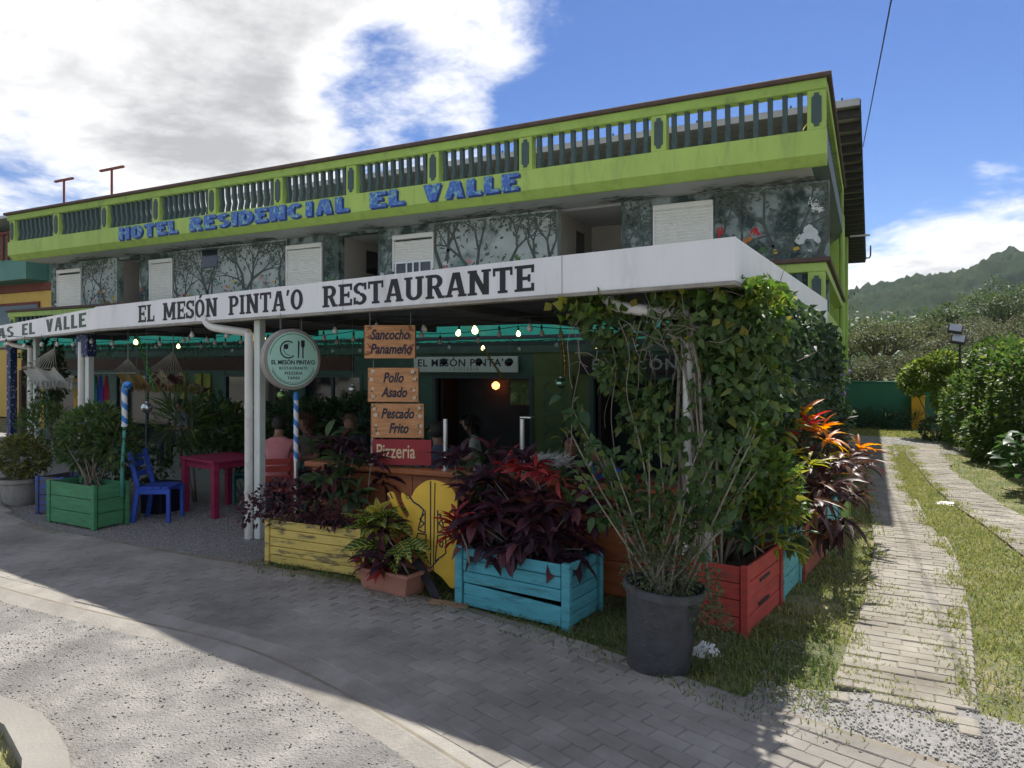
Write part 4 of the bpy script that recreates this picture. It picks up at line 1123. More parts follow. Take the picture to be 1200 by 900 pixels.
# framed picture
pf = thing('picture', 'framed landscape picture hanging inside the cafeteria doorway', 'picture', (-5.87, YG+.15, 1.22))
MB().box(-.24, .24, -.01, .01, 0, .46).build('canvas', mat('painted_landscape', (.10, .13, .04), .7, .5, 9, col2=(.30, .28, .12), c2lo=.5, c2hi=.6, c2scale=6), pf, local=True)
MB().box(-.26, .26, -.02, .015, -.025, -.001).box(-.26, .26, -.02, .015, .461, .485).box(-.26, -.241, -.02, .015, -.001, .461).box(.241, .26, -.02, .015, -.001, .461).build('frame', m_boardedge, pf, local=True)

# ================================================================ STRING LIGHTS, TINSEL, BAUBLES
m_bulb = mat('bulb_glass', (.55, .55, .52), .08, .05, 3, spec=.8)
m_lit = emit_mat('bulb_lit', (1, .72, .25), 2.6)
m_sock = mat('bulb_socket', (.015, .015, .015), .6, .1, 3)
bulb_me = MB().lathe([(.008, 0), (.014, -.012), (.027, -.035), (.03, -.05), (.022, -.072), (0, -.082)], (0, 0, 0), 10).build('tmpb', m_bulb, None, smooth=True)
bme_off = bulb_me.data; bme_on = bme_off.copy(); bme_on.materials[0] = m_lit
sk = MB().lathe([(.010, -.002), (.013, .0), (.013, .04), (.006, .05)], (0, 0, 0), 8).build('tmps', m_sock, None); sock_me = sk.data
bpy.data.objects.remove(bulb_me); bpy.data.objects.remove(sk)
lit_px = [212, 317, 408, 565, 663]
def light_string(y, x0, x1, z, n, sag, drop, label, lit=()):
    t = thing('string_lights', label, 'string lights', ((x0+x1)/2, y, z), 0, 'bulb strings under the canopy')
    pts = []
    spans = max(1, int(abs(x1-x0)/2.6))
    for i in range(spans*8+1):
        s = i/(spans*8); f = (s*spans) % 1
        pts.append((x0+(x1-x0)*s, y+.05*math.sin(s*9), z - sag*4*f*(1-f)))
    MB().tube(pts, .006, 5).build('cable', m_rubber, t)
    for k in range(n):
        s = (k+.5)/n; f = (s*spans) % 1
        p = Vector((x0+(x1-x0)*s, y+.05*math.sin(s*9), z - sag*4*f*(1-f) - drop - random.uniform(0, .05)))
        so_ = link('socket', sock_me, t); so_.location = p - Vector(t.location)
        b_ = link('bulb', bme_on if k in lit else bme_off, so_); b_.rotation_euler = (random.uniform(-.2, .2), random.uniform(-.2, .2), 0)
        MB().tube([p+Vector((0, 0, .04)), p+Vector((0, 0, drop+.06))], .003, 4).build('lead', m_rubber, so_)
light_string(5.9, -7.6, -1.4, 2.44, 11, .06, .05, 'bulb string nearest the fascia above the hung boards', (2, 7))
light_string(6.7, -13.0, -7.8, 2.46, 11, .06, .06, 'bulb string above the red table and the blue chair', (7,))
light_string(7.4, -9.5, -1.5, 2.48, 15, .08, .05, 'bulb string crossing the middle of the patio ceiling', (4, 9))
light_string(8.6, -15.0, -1.5, 2.48, 22, .08, .05, 'bulb string in front of the green roof sheets', (6, 13, 17))
light_string(10.4, -12.0, -1.5, 2.40, 16, .06, .05, 'bulb string close to the cafeteria wall', (3, 9, 12))
def tinsel(px0, y0, px1, y1, Y, col, label, r=.035):
    a, b = PY(px0, y0, Y), PY(px1, y1, Y); m = mat('tinsel_%s' % col, {'green': (.10, .32, .10), 'gold': (.42, .34, .10)}[col], .25, .5, 40, metal=.7)
    t = thing('tinsel_garland', label, 'tinsel', (b.x, b.y, b.z))
    mid = (a+b)/2+Vector((.03, 0, -.02)); ax = []
    for i in range(24):
        s = i/23; ax.append(a*(1-s)**2+mid*2*s*(1-s)+b*s*s)
    MB().tube(ax, .006, 5).build('core', m, t)
    v = []; idx = []
    for i in range(900):
        s = random.random(); p = a*(1-s)**2+mid*2*s*(1-s)+b*s*s; d = Vector((random.gauss(0, 1), random.gauss(0, 1), random.gauss(0, .6))).normalized()*r*random.uniform(.6, 1.2)
        q = d.orthogonal().normalized()*.003; k = len(v); v += [p-q, p+q, p+d]; idx += [k, k+1, k+2]
    o = raw_mesh('strands', m, t, np.array(v)-np.array(shift_of(t)), idx, None, 'stuff')
tinsel(160, 392, 181, 458, 6.3, 'green', 'green tinsel garland dangling above the striped cane pole', .05)
tinsel(566, 408, 590, 445, 7.6, 'gold', 'short gold tinsel dangling in front of the cafeteria sign', .028)
tinsel(657, 388, 662, 441, 6.6, 'gold', 'gold tinsel garland hanging above the green bauble', .035)
def bauble(px, py, Y, r, col, label, top=2.44):
    p = PY(px, py, Y); m = mat('bauble_%s' % col, {'green': (.18, .30, .10), 'silver': (.55, .60, .58), 'mint': (.22, .42, .30), 'dark': (.03, .035, .04), 'blue': (.06, .16, .30)}[col], .12, .1, 6, metal=.85)
    t = thing('bauble', label, 'bauble', (p.x, p.y, p.z-r))
    MB().lathe([(r*math.sin(PI*i/12), p.z - r*math.cos(PI*i/12)) for i in range(13)], (p.x, p.y, 0), 18).build('ball', m, t, smooth=True)
    MB().lathe([(r*.25, 0), (r*.25, r*.25), (r*.1, r*.3)], (p.x, p.y, p.z+r*.94), 8).build('cap', m_alu, t)
    MB().tube([(p.x, p.y, p.z+r*1.15), (p.x, p.y, top)], .002, 4).build('thread', m_wire, t)
bauble(330, 463, 5.8, .05, 'green', 'green bauble hanging below the round sign')
bauble(657, 449, 6.6, .055, 'mint', 'mint green bauble at the foot of the gold tinsel')
bauble(172, 478, 6.2, .07, 'silver', 'silver bauble in front of the hammock shop', 2.46)
bauble(150, 455, 5.9, .06, 'blue', 'blue bauble beside the crook of the striped cane', 2.46)
bauble(413, 456, 6.4, .045, 'silver', 'small silver bauble left of the Pollo Asado board')
for px, lb in ((520, 'dark bauble hung before the word Mesón on the cafeteria sign'), (561, 'dark bauble hung before the middle of the word Pintao on the cafeteria sign'), (597, 'dark bauble hung before the last letter of the cafeteria sign')): bauble(px, 424, 10.8, .065, 'dark', lb, 2.42)
pl_ = thing('pendant_lamp', 'small glowing orange lamp hanging inside the cafeteria', 'lamp', (*PY(581, 452, 12.4).xy, PY(581, 452, 12.4).z-.08))
p = PY(581, 452, 12.4)
MB().lathe([(.02, .08), (.07, .04), (.08, 0), (.06, -.05), (0, -.08)], p, 12).build('shade', emit_mat('lamp_orange', (1, .22, .06), 2.2), pl_, smooth=True)
MB().tube([p+Vector((0, 0, .08)), (p.x, p.y, 2.2)], .005, 5).build('cord', m_rubber, pl_)
# ================================================================ PLANTERS, POTS, FURNITURE
def paintwood(name, col, worn, lo=.56, hi=.66, sc=4):
    return mat(name, col, .75, .22, 5, .35, 45, col2=worn, c2lo=lo, c2hi=hi, c2scale=sc, stretch=(1, 1, 4.5))
m_yel = paintwood('yellow_wood', (.66, .50, .13), (.22, .17, .08), .52, .60, 3.2)
m_turq = paintwood('turquoise_wood', (.085, .36, .42), (.055, .15, .16), .54, .7)
m_redw = paintwood('red_wood', (.42, .06, .045), (.22, .07, .055), .54, .7)
m_tealw = paintwood('teal_wood', (.13, .38, .37), (.10, .17, .15), .58, .7)
m_brickw = paintwood('brick_red_wood', (.34, .10, .06), (.15, .06, .04), .58, .7)
m_grnw = paintwood('green_wood', (.07, .25, .11), (.05, .11, .06), .6, .72)
m_bluew = paintwood('blue_wood', (.04, .10, .48), (.02, .04, .16), .62, .75)
m_bluedis = paintwood('distressed_blue_wood', (.05, .10, .32), (.10, .085, .07), .47, .55, 6)
m_maroon = paintwood('maroon_wood', (.30, .025, .075), (.14, .02, .04), .62, .75)
m_teaw = paintwood('aqua_wood', (.05, .20, .18), (.03, .09, .09), .62, .75)
m_wall = mat('varnished_orange_wood', (.36, .12, .042), .5, .25, 4, .25, 30, stretch=(1, 1, 9), col2=(.24, .075, .028), c2lo=.48, c2hi=.62, c2scale=2)
m_terra = mat('terracotta', (.42, .19, .13), .8, .15, 5, .3, 50)
m_potblack = mat('black_plastic_pot', (.06, .062, .068), .55, .3, 14, .8, 45)
m_potstone = mat('stone_pot', (.30, .29, .26), .9, .25, 9, .8, 30)
m_steel = mat('brushed_steel', (.55, .56, .57), .35, .1, 10, metal=.85)
m_bamboo = mat('aqua_bamboo', (.08, .33, .28), .5, .15, 6)
m_plastic = mat('white_plastic_bag', (.75, .76, .76), .5, .1, 10)

def planter(name, label, c, w, d, h, rz, m, nb, posts=.05, soil=True, gap=None, cat='planter', dark=None, backrows=True):
    """c: front left bottom corner; boards each their own part"""
    t = thing(name, label, cat, c, rz)
    bh = h/nb
    for side in range(4):
        L0 = w if side % 2 == 0 else d
        for k in range(nb):
            z0, z1 = .02+k*bh+.003, .02+(k+1)*bh-.003
            tilt = 0.0
            if gap and side == 0 and k == gap[0]: tilt = gap[1]
            b = MB().cbox(posts*.7, L0-posts*.7, -.011, .011, z0, z1, .004)
            m4 = [Matrix.Identity(4), Matrix.Translation((w, 0, 0)) @ Matrix.Rotation(PI/2, 4, 'Z'), Matrix.Translation((w, d, 0)) @ Matrix.Rotation(PI, 4, 'Z'), Matrix.Translation((0, d, 0)) @ Matrix.Rotation(-PI/2, 4, 'Z')][side]
            m4 = m4 @ Matrix.Translation((0, random.uniform(-.003, .003), 0)) @ Matrix.Rotation(tilt, 4, 'Y')
            o = b.build('board', m, t, local=True); o.matrix_local = m4
    for (x, y) in ((0, 0), (w, 0), (w, d), (0, d)):
        MB().cbox(x-posts*.55, x+posts*.55, y-.022, y+.022, 0, h+.03, .005).build('corner_post', m, t, local=True)
    if soil: MB().box(.02, w-.02, .02, d-.02, h-.10, h-.06).build('soil', m_soil, t, local=True)
    return t
# front row
PL_Y = planter('planter', 'worn yellow plank planter box beside the white post', (-5.22, 5.09, 0), 1.10, .62, .42, R(1), m_yel, 5)
PL_T = planter('planter', 'turquoise plank planter box with a gaping board', (-2.93, 4.88, 0), .98, .50, .46, R(-7), m_turq, 5, .065, gap=(1, .035))
PL_R = planter('planter', 'red plank planter box with handle slots beside the black pot', (-1.28, 5.28, 0), .50, .86, .48, R(-9), m_redw, 4, .05)
for k, (yy, zz) in enumerate(((.42, .34), (.40, .17))):
    MB().cbox(.515, .522, yy-.12, yy+.12, zz-.012, zz+.012, .002).build('slot', m_black, PL_R, local=True)
PL_A = planter('planter', 'teal plank planter box behind the red planter box', (-1.16, 6.20, 0), .52, .62, .48, R(-7), m_tealw, 3, .05)
PL_B = planter('planter', 'brick red plank planter box between two teal planter boxes', (-1.07, 6.90, 0), .54, .95, .46, R(-7), m_brickw, 3, .05)
PL_C = planter('planter', 'second teal plank planter box farther along the driveway', (-.96, 7.92, 0), .55, .95, .46, R(-5), m_tealw, 3, .05)
PL_D = planter('planter', 'lime green plank planter box at the end of the driveway planters', (-.86, 8.95, 0), .55, .95, .46, R(-4), m_green_d, 3, .05)
# left green planter and the distressed board box behind it
PL_G = planter('planter', 'dark green plank planter box on the gravel with a striped cane', (-9.05, 5.26, 0), .92, .40, .50, R(-2), m_grnw, 3, .06)
PL_S = planter('planter', 'distressed blue weathered plank planter box left of the green planter', (-9.72, 5.50, 0), .42, .5, .47, R(10), m_bluedis, 2, .05)
# low varnished wall of the patio
pw = thing('patio_wall', 'low varnished orange plank wall behind the front planters', 'wall', (-3.2, 5.62, 0))
def plankwall(x0, x1, y, rows, parent, seams):
    for k in range(rows):
        z0, z1 = .02+k*.29, .02+(k+1)*.29-.006
        xs_ = [x0]+[s_ + (.17 if k % 2 else 0) for s_ in seams]+[x1]
        for a, b_ in zip(xs_[:-1], xs_[1:]):
            MB().cbox(a+.002, b_-.002, y-.014+random.uniform(-.003, .003), y+.014, z0, z1, .005).build('plank', m_wall, parent)
plankwall(-5.15, -1.02, 5.64, 3, pw, (-3.9, -2.6))
MB().cbox(-5.2, -.96, 5.55, 5.72, .892, .95, .014).build('top_ledge', m_wall, pw)
for x in (-5.1, -3.85, -2.55, -1.1): MB().cbox(x-.04, x+.04, 5.656, 5.72, 0, .89, .005).build('stud', m_wall, pw)
pw2 = thing('patio_wall', 'low varnished orange plank wall running back behind the side planters', 'wall', (-1.35, 7.8, 0))
for k in range(3):
    MB().cbox(-1.37, -1.342, 5.74, 10.0, .02+k*.29, .02+(k+1)*.29-.006, .005).build('plank', m_wall, pw2)
MB().cbox(-1.44, -1.28, 5.74, 10.0, .892, .95, .014).build('top_ledge', m_wall, pw2)
# little steel posts on the ledge
for px, yt, lab in ((522, 491, 'steel tube post between the Pizzeria board and the dark croton'), (612, 491, 'steel tube post above the croton with red young leaves'), (437, 506, 'steel tube post beside the left edge of the Pizzeria board')):
    p = PY(px, yt, 5.64)
    t = thing('steel_post', lab, 'post', (p.x, 5.64, .95), 0, 'steel posts on the patio wall')
    MB().tube([(p.x, 5.64, .95), (p.x, 5.64, p.z)], .022, 12).build('tube', m_steel, t, smooth='auto')
    MB().lathe([(.04, .95), (.04, .962), (.024, .965)], (p.x, 5.64, 0), 12).build('flange', m_steel, t)
p = PY(612, 491, 5.64)
MB().box(p.x-.005, p.x+.10, 5.60, 5.68, p.z+.012, p.z+.022).build('cap_plate', m_steel, [o for o in bpy.data.objects if o.get('label', '').startswith('steel tube post above')][0])
# striped candy poles
m_stripeb = mat('stripe_blue', (.03, .20, .55), .5, .1, 5); m_stripew = mat('stripe_white', (.66, .67, .66), .5, .06, 5)
def candy(name, label, x, y, z0, z1, r, crook=False, bam=None):
    t = thing(name, label, 'pole', (x, y, 0))
    n = 24; turns = (z1-z0)/.17; rows = int((z1-z0)/.012); mb = MB()
    for i in range(rows+1):
        z = z0+(z1-z0)*i/rows
        for k in range(n): a = 2*PI*k/n; mb.v.append((x+r*math.cos(a), y+r*math.sin(a), z))
    for i in range(rows):
        for k in range(n):
            mb.f.append((i*n+k, i*n+(k+1) % n, (i+1)*n+(k+1) % n, (i+1)*n+k)); mb.mi.append(1 if ((i/rows)*turns + k/n) % 1 < .42 else 0)
    mb.build('striped_tube', [m_stripew, m_stripeb], t, smooth=True)
    if crook:
        pts = [(x, y, z1-.005)] + [(x+.055*(1-math.cos(a)), y, z1+.055*math.sin(a)) for a in [PI*k/10 for k in range(1, 9)]]
        MB().tube(pts, r, 12).build('crook', m_stripeb, t, smooth='auto')
    else: MB().lathe([(r*1.08, 0), (r*1.08, .05), (r*.8, .085), (0, .095)], (x, y, z1-.02), 16).build('cap', m_stripeb, t, smooth='auto')
    if bam:
        MB().tube([(x-.05, y, 0.35), (x-.04, y, .75), (x-.015, y, 1.0), (x, y, z0+.01)], [.022, .021, .021, .020], 10).build('bamboo_stake', m_bamboo, t, smooth=True)
        MB().tube([(x, y, z0-.02), (x, y, z0+.01)], r*1.15, 14).build('collar', m_stripew, t)
    else: MB().tube([(x, y, 0), (x, y, z0)], r*.9, 10).build('stake', m_steel, t)
    return t
p = PY(347, 467, 5.80); candy('candy_pole', 'straight blue and white striped pole rising from the yellow planter', p.x, 5.80, .9, p.z, .026)
p = PY(146, 455, 5.55); candy('candy_cane', 'blue and white striped cane on an aqua bamboo stake', p.x, 5.55, 1.22, p.z, .032, True, True)

# terracotta trough
tx, ty = -3.62, 4.93
TR = thing('flower_trough', 'pink terracotta trough holding a yellow veined croton', 'trough', (tx, ty, 0), R(-6))
t = MB()
def trough(t, w0, d0, w1, d1, h, th=.02):
    o0 = [(-w0/2, -d0/2, 0), (w0/2, -d0/2, 0), (w0/2, d0/2, 0), (-w0/2, d0/2, 0)]
    o1 = [(-w1/2, -d1/2, h), (w1/2, -d1/2, h), (w1/2, d1/2, h), (-w1/2, d1/2, h)]
    i1 = [(x*(1-2*th/w1), y*(1-2*th/d1), h) for x, y, z in o1]; i0 = [(x*.9, y*.85, h*.75) for x, y, z in o1]
    t.add(o0+o1+i1+i0, [(3, 2, 1, 0)] + [(i, (i+1) % 4, 4+(i+1) % 4, 4+i) for i in range(4)] + [(4+i, 4+(i+1) % 4, 8+(i+1) % 4, 8+i) for i in range(4)] + [(8+i, 8+(i+1) % 4, 12+(i+1) % 4, 12+i) for i in range(4)] + [(12, 13, 14, 15)])
trough(t, .46, .22, .56, .28, .20); t.build('body', m_terra, TR, local=True)
t = MB()
for (x0, x1, y0, y1) in ((-.30, .30, -.16, -.125), (-.30, .30, .125, .16), (-.30, -.265, -.125, .125), (.265, .30, -.125, .125)): t.cbox(x0, x1, y0, y1, .185, .215, .004)
t.build('rim', m_terra, TR, local=True)
MB().box(-.25, .25, -.12, .12, .16, .19).build('soil', m_soil, TR, local=True)

# big black pot, tilting
PT = Vector((-1.20, 4.42, .0))
BP = thing('big_pot', 'large black plastic pot leaning on the grass with a straggly shrub', 'pot', PT)
prof = [(r_*.86, z_*.92) for r_, z_ in [(.0, .0), (.205, .0), (.225, .03), (.245, .25), (.272, .52), (.278, .545), (.298, .55), (.30, .60), (.285, .605), (.268, .56), (.262, .5), (0, .5)]]
o = MB().lathe(prof, (0, 0, 0), 36, Matrix.Rotation(R(5), 4, 'Y')).build('pot_wall', m_potblack, BP, smooth='auto', local=True)
MB().lathe([(0, .475), (.22, .47)], (.025, 0, 0), 20).build('soil', m_soil, BP, local=True)
# stone pot on the left
WP = thing('stone_pot', 'grey textured stone flowerpot at the edge of the gravel', 'pot', (-10.62, 5.78, 0))
MB().lathe([(0, 0), (.17, 0), (.20, .05), (.25, .30), (.28, .32), (.28, .37), (.25, .375), (.23, .30), (0, .30)], (0, 0, 0), 24).build('pot_wall', m_potstone, WP, smooth='auto', local=True)

# yellow cut out figure leaning on a black strut
m_figy = mat('figure_yellow', (.74, .47, .05), .6, .1, 4, .1, 40, col2=(.62, .38, .04), c2lo=.5, c2hi=.7, c2scale=3)
fc = Vector((-3.10, 5.05, 0))
FG = thing('cutout_figure', 'yellow cut out wooden figure with raised hand and black painted lines', 'figure', fc, R(4))
def figp(px, py): p = PY(px, py, 5.12); return (p.x-fc.x, p.z)
outline = [(523, 563), (508, 560), (494, 570), (489, 582), (483, 579), (478, 574), (479, 584), (484, 594), (488, 601), (483, 606), (474, 588), (469, 573), (461, 576), (470, 593), (480, 608), (489, 613), (492, 620), (488, 632), (494, 642), (500, 652), (512, 664), (524, 674), (534, 688), (541, 684), (545, 660), (548, 640), (547, 620), (540, 600), (541, 585), (536, 571)]
for _ in range(2): outline = [((1-w)*a[0]+w*b_[0], (1-w)*a[1]+w*b_[1]) for a, b_ in zip(outline, outline[1:]+outline[:1]) for w in (.22, .78)]
po = [figp(*q) for q in outline]
bm = bmesh.new(); vs_ = [bm.verts.new((u, 0, v)) for u, v in po]; f = bm.faces.new(vs_)
r_ = bmesh.ops.extrude_face_region(bm, geom=[f]); bmesh.ops.translate(bm, vec=(0, .02, 0), verts=[e for e in r_['geom'] if isinstance(e, bmesh.types.BMVert)])
bmesh.ops.recalc_face_normals(bm, faces=bm.faces[:]); me = bpy.data.meshes.new('panel'); bm.to_mesh(me); bm.free(); me.materials.append(m_figy)
link('panel', me, FG)
def figline(pts, w, name='painted_line'):
    t = MB()
    q = [figp(*p) for p in pts]
    for i, (a, b_) in enumerate(zip(q[:-1], q[1:])): t.bar((a[0], -.002-.0002*i, a[1]), (b_[0], -.002-.0002*i, b_[1]), w, .002, (0, -1, 0))
    o = t.build(name, m_ink, FG, local=True); o['kind'] = 'stuff'
figline([(511, 562), (511, 663)], .011); figline([(516, 564), (514, 665)], .009)
figline([(488, 580), (492, 586), (498, 590), (504, 596)], .014)
for l_ in ([(503, 596), (497, 618), (505, 622), (505, 596)], [(519, 596), (519, 622), (526, 618), (522, 600)], [(504, 600), (499, 606), (504, 611), (499, 616)], [(520, 600), (524, 606), (520, 611), (525, 617)], [(497, 622), (493, 640), (505, 652), (506, 624), (497, 622)], [(519, 625), (516, 655), (528, 646), (528, 624), (519, 625)], [(499, 630), (503, 631), (502, 637), (499, 636), (499, 630)], [(522, 632), (525, 633), (524, 639), (521, 637), (522, 632)], [(511, 663), (522, 650)], [(463, 578), (466, 583)], [(466, 575), (469, 582)]): figline(l_, .011)
o = ring2d(.014, .020, 0, 360, .003, 20, figp(486, 580)); o = o.build('painted_eye', m_ink, FG, local=True)
st0, st1 = figp(497, 655), figp(528, 694)
MB().bar((st0[0], -.03, st0[1]+.02), (st1[0], -.14, max(.02, st1[1])), .075, .03, (0, -1, .2), .004).build('strut', m_black, FG, local=True)

# furniture
def chair(label, m, loc, rz, group=None):
    t = thing('chair', label, 'chair', loc, rz, group)      # faces +Y locally: backrest at -Y
    w, d, sh, bh = .42, .42, .44, .88
    for k in range(4): MB().cbox(-w/2+.0, w/2, -d/2+.10*k+.004, -d/2+.10*(k+1)-.004, sh-.025, sh, .004).build('seat_slat', m, t, local=True)
    for sx in (-1, 1):
        MB().bar((sx*(w/2-.02), d/2-.03, 0), (sx*(w/2-.02), d/2-.03, sh-.026), .04, .045, (0, 1, 0), .004).build('leg', m, t, local=True)
        MB().bar((sx*(w/2-.02), -d/2-.05, 0), (sx*(w/2-.02), -d/2+.02, sh), .04, .055, (0, 1, 0), .004).build('leg', m, t, local=True)
        MB().bar((sx*(w/2-.02), -d/2+.02, sh-.0), (sx*(w/2-.02), -d/2-.09, bh), .04, .05, (0, 1, 0), .004).build('back_post', m, t, local=True)
        MB().cbox(sx*(w/2-.02)-.012, sx*(w/2-.02)+.012, -d/2+.03, d/2-.05, sh-.09, sh-.027, .003).build('apron', m, t, local=True)
    for z in (.58, .70, .79): MB().cbox(-w/2+.04, w/2-.04, -d/2-.02-(z-.44)*.27-.012, -d/2-.02-(z-.44)*.27+.012, z-.03, z+.04, .004).build('back_slat', m, t, local=True)
    return t
def table(label, m, loc, rz, w, d, h):
    t = thing('table', label, 'table', loc, rz)
    n = 5
    for k in range(n): MB().cbox(-w/2+w/n*k+.002, -w/2+w/n*(k+1)-.002, -d/2, d/2, h-.03, h, .004).build('top_board', m, t, local=True)
    for sx in (-1, 1):
        for sy in (-1, 1): MB().cbox(sx*(w/2-.06)-.04, sx*(w/2-.06)+.04, sy*(d/2-.06)-.04, sy*(d/2-.06)+.04, 0, h-.031, .005).build('leg', m, t, local=True)
        MB().cbox(sx*(w/2-.06)-.012, sx*(w/2-.06)+.012, -d/2+.10, d/2-.10, h-.11, h-.031, .003).build('apron', m, t, local=True)
    for sy in (-1, 1): MB().cbox(-w/2+.1, w/2-.1, sy*(d/2-.06)-.012, sy*(d/2-.06)+.012, h-.12, h-.031, .003).build('apron', m, t, local=True)
    return t
table('square maroon wooden table on the gravel patio', m_maroon, (-7.72, 6.72, 0), R(-11), .86, .74, .73)
chair('bright blue wooden chair drawn up to the maroon table', m_bluew, (-7.98, 6.0, 0), R(-62))
chair('aqua wooden chair behind the maroon table by the post', m_teaw, (-7.0, 7.25, 0), R(160))
chair('second aqua wooden chair tucked under the far side of the maroon table', m_teaw, (-7.75, 7.3, 0), R(185))
CH_P = chair('red wooden chair under the person in the pink shirt', m_redw, (-6.52, 6.5, 0), R(42))
# fallen plastic scraps
def scrap(label, p, r, hgt):
    t = MB(); n = 14; rings = 5
    vs_ = []
    for i in range(rings):
        for k in range(n):
            a = 2*PI*k/n; rr = r*(1-i/rings)*random.uniform(.75, 1.25); vs_.append((p[0]+rr*math.cos(a)*1.5, p[1]+rr*math.sin(a), p[2]+hgt*math.sin(PI/2*i/(rings-1))*random.uniform(.7, 1.2)))
    fs_ = [(i*n+k, i*n+(k+1) % n, (i+1)*n+(k+1) % n, (i+1)*n+k) for i in range(rings-1) for k in range(n)] + [tuple((rings-1)*n+k for k in range(n))]
    t.add(vs_, fs_); return tag(t.build('plastic_bag', m_plastic, None, smooth=False), label, 'litter')
scrap('crumpled white plastic bag on the grass beside the black pot', tuple(G(828, 768, .008)), .06, .09)
scrap('flat white scrap on the grass strip between the wheel tracks', (1.0, 11.6, .01), .12, .03)
bt = MB().cbox(-.16, .16, -.05, .05, 0, .012, .003); o = bt.build('wood_offcut', mat('pale_offcut', (.36, .22, .13), .8, .2, 6), None); o.location = (-2.98, 4.80, .03); o.rotation_euler = (0, .05, .2)
tag(o, 'pale offcut of board lying by the turquoise planter', 'offcut')
# ================================================================ PLANTS
m_vine = leaf_mat('vine_leaves', [(0, (.045, .085, .03)), (.6, (.085, .145, .045)), (.92, (.13, .19, .05)), (1, (.26, .22, .04))], .38, .5)
m_ivy = leaf_mat('ivy_leaves', [(0, (.028, .052, .025)), (.7, (.048, .085, .034)), (1, (.08, .12, .045))], .3, .5)
m_shrub = leaf_mat('shrub_leaves', [(0, (.045, .085, .03)), (.7, (.08, .135, .04)), (1, (.13, .16, .04))], .4, .45)
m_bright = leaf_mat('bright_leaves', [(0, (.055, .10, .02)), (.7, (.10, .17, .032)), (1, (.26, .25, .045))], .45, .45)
m_fine = leaf_mat('fine_green', [(0, (.05, .075, .03)), (1, (.13, .15, .07))], .35, .55)
m_bluish = leaf_mat('bluish_leaves', [(0, (.06, .10, .09)), (1, (.16, .21, .20))], .3, .55)
m_stem = mat('grey_stem', (.22, .19, .15), .85, .25, 10, .3, 60)
m_stemg = mat('green_stem', (.07, .085, .04), .7, .25, 10)
# croton leaves: each leaf its own part
def P_(n, cols, L, W, droop, fold, shape, vein=None, tr=.3): return [leaf_proto('leaf', leaf_mat(n+str(i), cols, tr, .45, True, vein, .35), L*s, W*s2, droop*d, fold, shape) for i, (s, s2, d) in enumerate(((1, 1, 1), (.85, 1.1, 1.4), (1.15, .9, .7)))]
purple = P_('croton_purple', [(0, (.03, .018, .028)), (.6, (.065, .03, .045)), (.85, (.12, .032, .045)), (1, (.2, .08, .08))], .25, .078, .9, .3, 'lance', ((.085, .03, .035), .05, .97))
redyoung = P_('croton_red', [(0, (.22, .014, .022)), (1, (.42, .05, .045))], .17, .042, .6, .35, 'lance', ((.45, .12, .10), .06, .98), .35)
darkgreen = P_('croton_darkgreen', [(0, (.03, .055, .03)), (.6, (.055, .09, .038)), (1, (.10, .16, .05))], .21, .07, .8, .3, 'lance', ((.05, .085, .03), .05, .97))
yelvein = P_('croton_yellowvein', [(0, (.035, .09, .03)), (1, (.07, .15, .04))], .29, .12, .9, .22, 'ovate', ((.52, .45, .08), .07, .78), .35)
yellow = P_('croton_yellow', [(0, (.40, .34, .05)), (1, (.55, .44, .10))], .19, .075, .8, .22, 'ovate', ((.12, .20, .03), .10, .7), .4)
orange = P_('croton_orange', [(0, (.42, .05, .02)), (.5, (.55, .16, .02)), (1, (.62, .33, .03))], .26, .042, .8, .25, 'strap', ((.6, .34, .05), .10, .97), .45)
straps = P_('croton_strap', [(0, (.022, .014, .018)), (.45, (.04, .02, .024)), (.8, (.085, .022, .026)), (1, (.16, .085, .025))], .32, .05, 1.1, .25, 'strap', ((.16, .06, .03), .08, .98), .28)
ygreen = P_('croton_ygreen', [(0, (.06, .12, .02)), (.6, (.14, .19, .03)), (1, (.36, .32, .04))], .22, .045, .9, .25, 'lance', ((.46, .40, .06), .10, .9), .4)
bigleaf = P_('big_leaf', [(0, (.025, .06, .022)), (1, (.06, .12, .035))], .17, .13, .5, .15, 'heart', None, .35)

def stems_to(parent, base, tips, r=.008, m=None, spread=.05, n=5):
    for tp in tips:
        b = Vector((base[0]+random.gauss(0, spread), base[1]+random.gauss(0, spread*.5), base[2])); e = Vector(tp)
        mid = b*.45+e*.55+Vector((random.gauss(0, .04), random.gauss(0, .04), .03))
        pts = [b*(1-s)**2+mid*2*s*(1-s)+e*s*s for s in [i/n for i in range(n+1)]]
        MB().tube(pts, [r*(1-.6*i/n) for i in range(n+1)], 6).build('stem', m or m_stemg, parent, smooth=True)
def croton(name, label, base, blobs, sets, count, cat='plant', stems=10, loc=None, group=None):
    """rosettes of large leaves through the volume of some blobs; sets = [(protos, weight)]"""
    t = thing(name, label, cat, loc or base, 0, group)
    pts, dirs = blob_points(blobs, max(6, count//9), .5)
    off = shift_of(t); k = 0
    tips = []
    for p, d in zip(pts, dirs):
        protos = random.choices([s[0] for s in sets], [s[1] for s in sets])[0]
        tips.append(p)
        a0 = random.uniform(0, 2*PI)
        for j in range(9):
            a = a0+j*2.4; el = random.uniform(-.35, .75)
            v = Vector((math.cos(a)*math.cos(el), math.sin(a)*math.cos(el), math.sin(el))) + Vector(d)*.75 + Vector((0, 0, .1))
            place_leaf(random.choice(protos), t, Vector(p)-off+Vector((random.gauss(0, .012), random.gauss(0, .012), random.gauss(0, .02))), v, (0, 0, 1), random.uniform(.7, 1.12), random.gauss(0, .35)); k += 1
    if stems:
        idx = random.sample(range(len(tips)), min(stems, len(tips)))
        stems_to(t, base, [tips[i] for i in idx], .009, m_stem, .12)
    return t
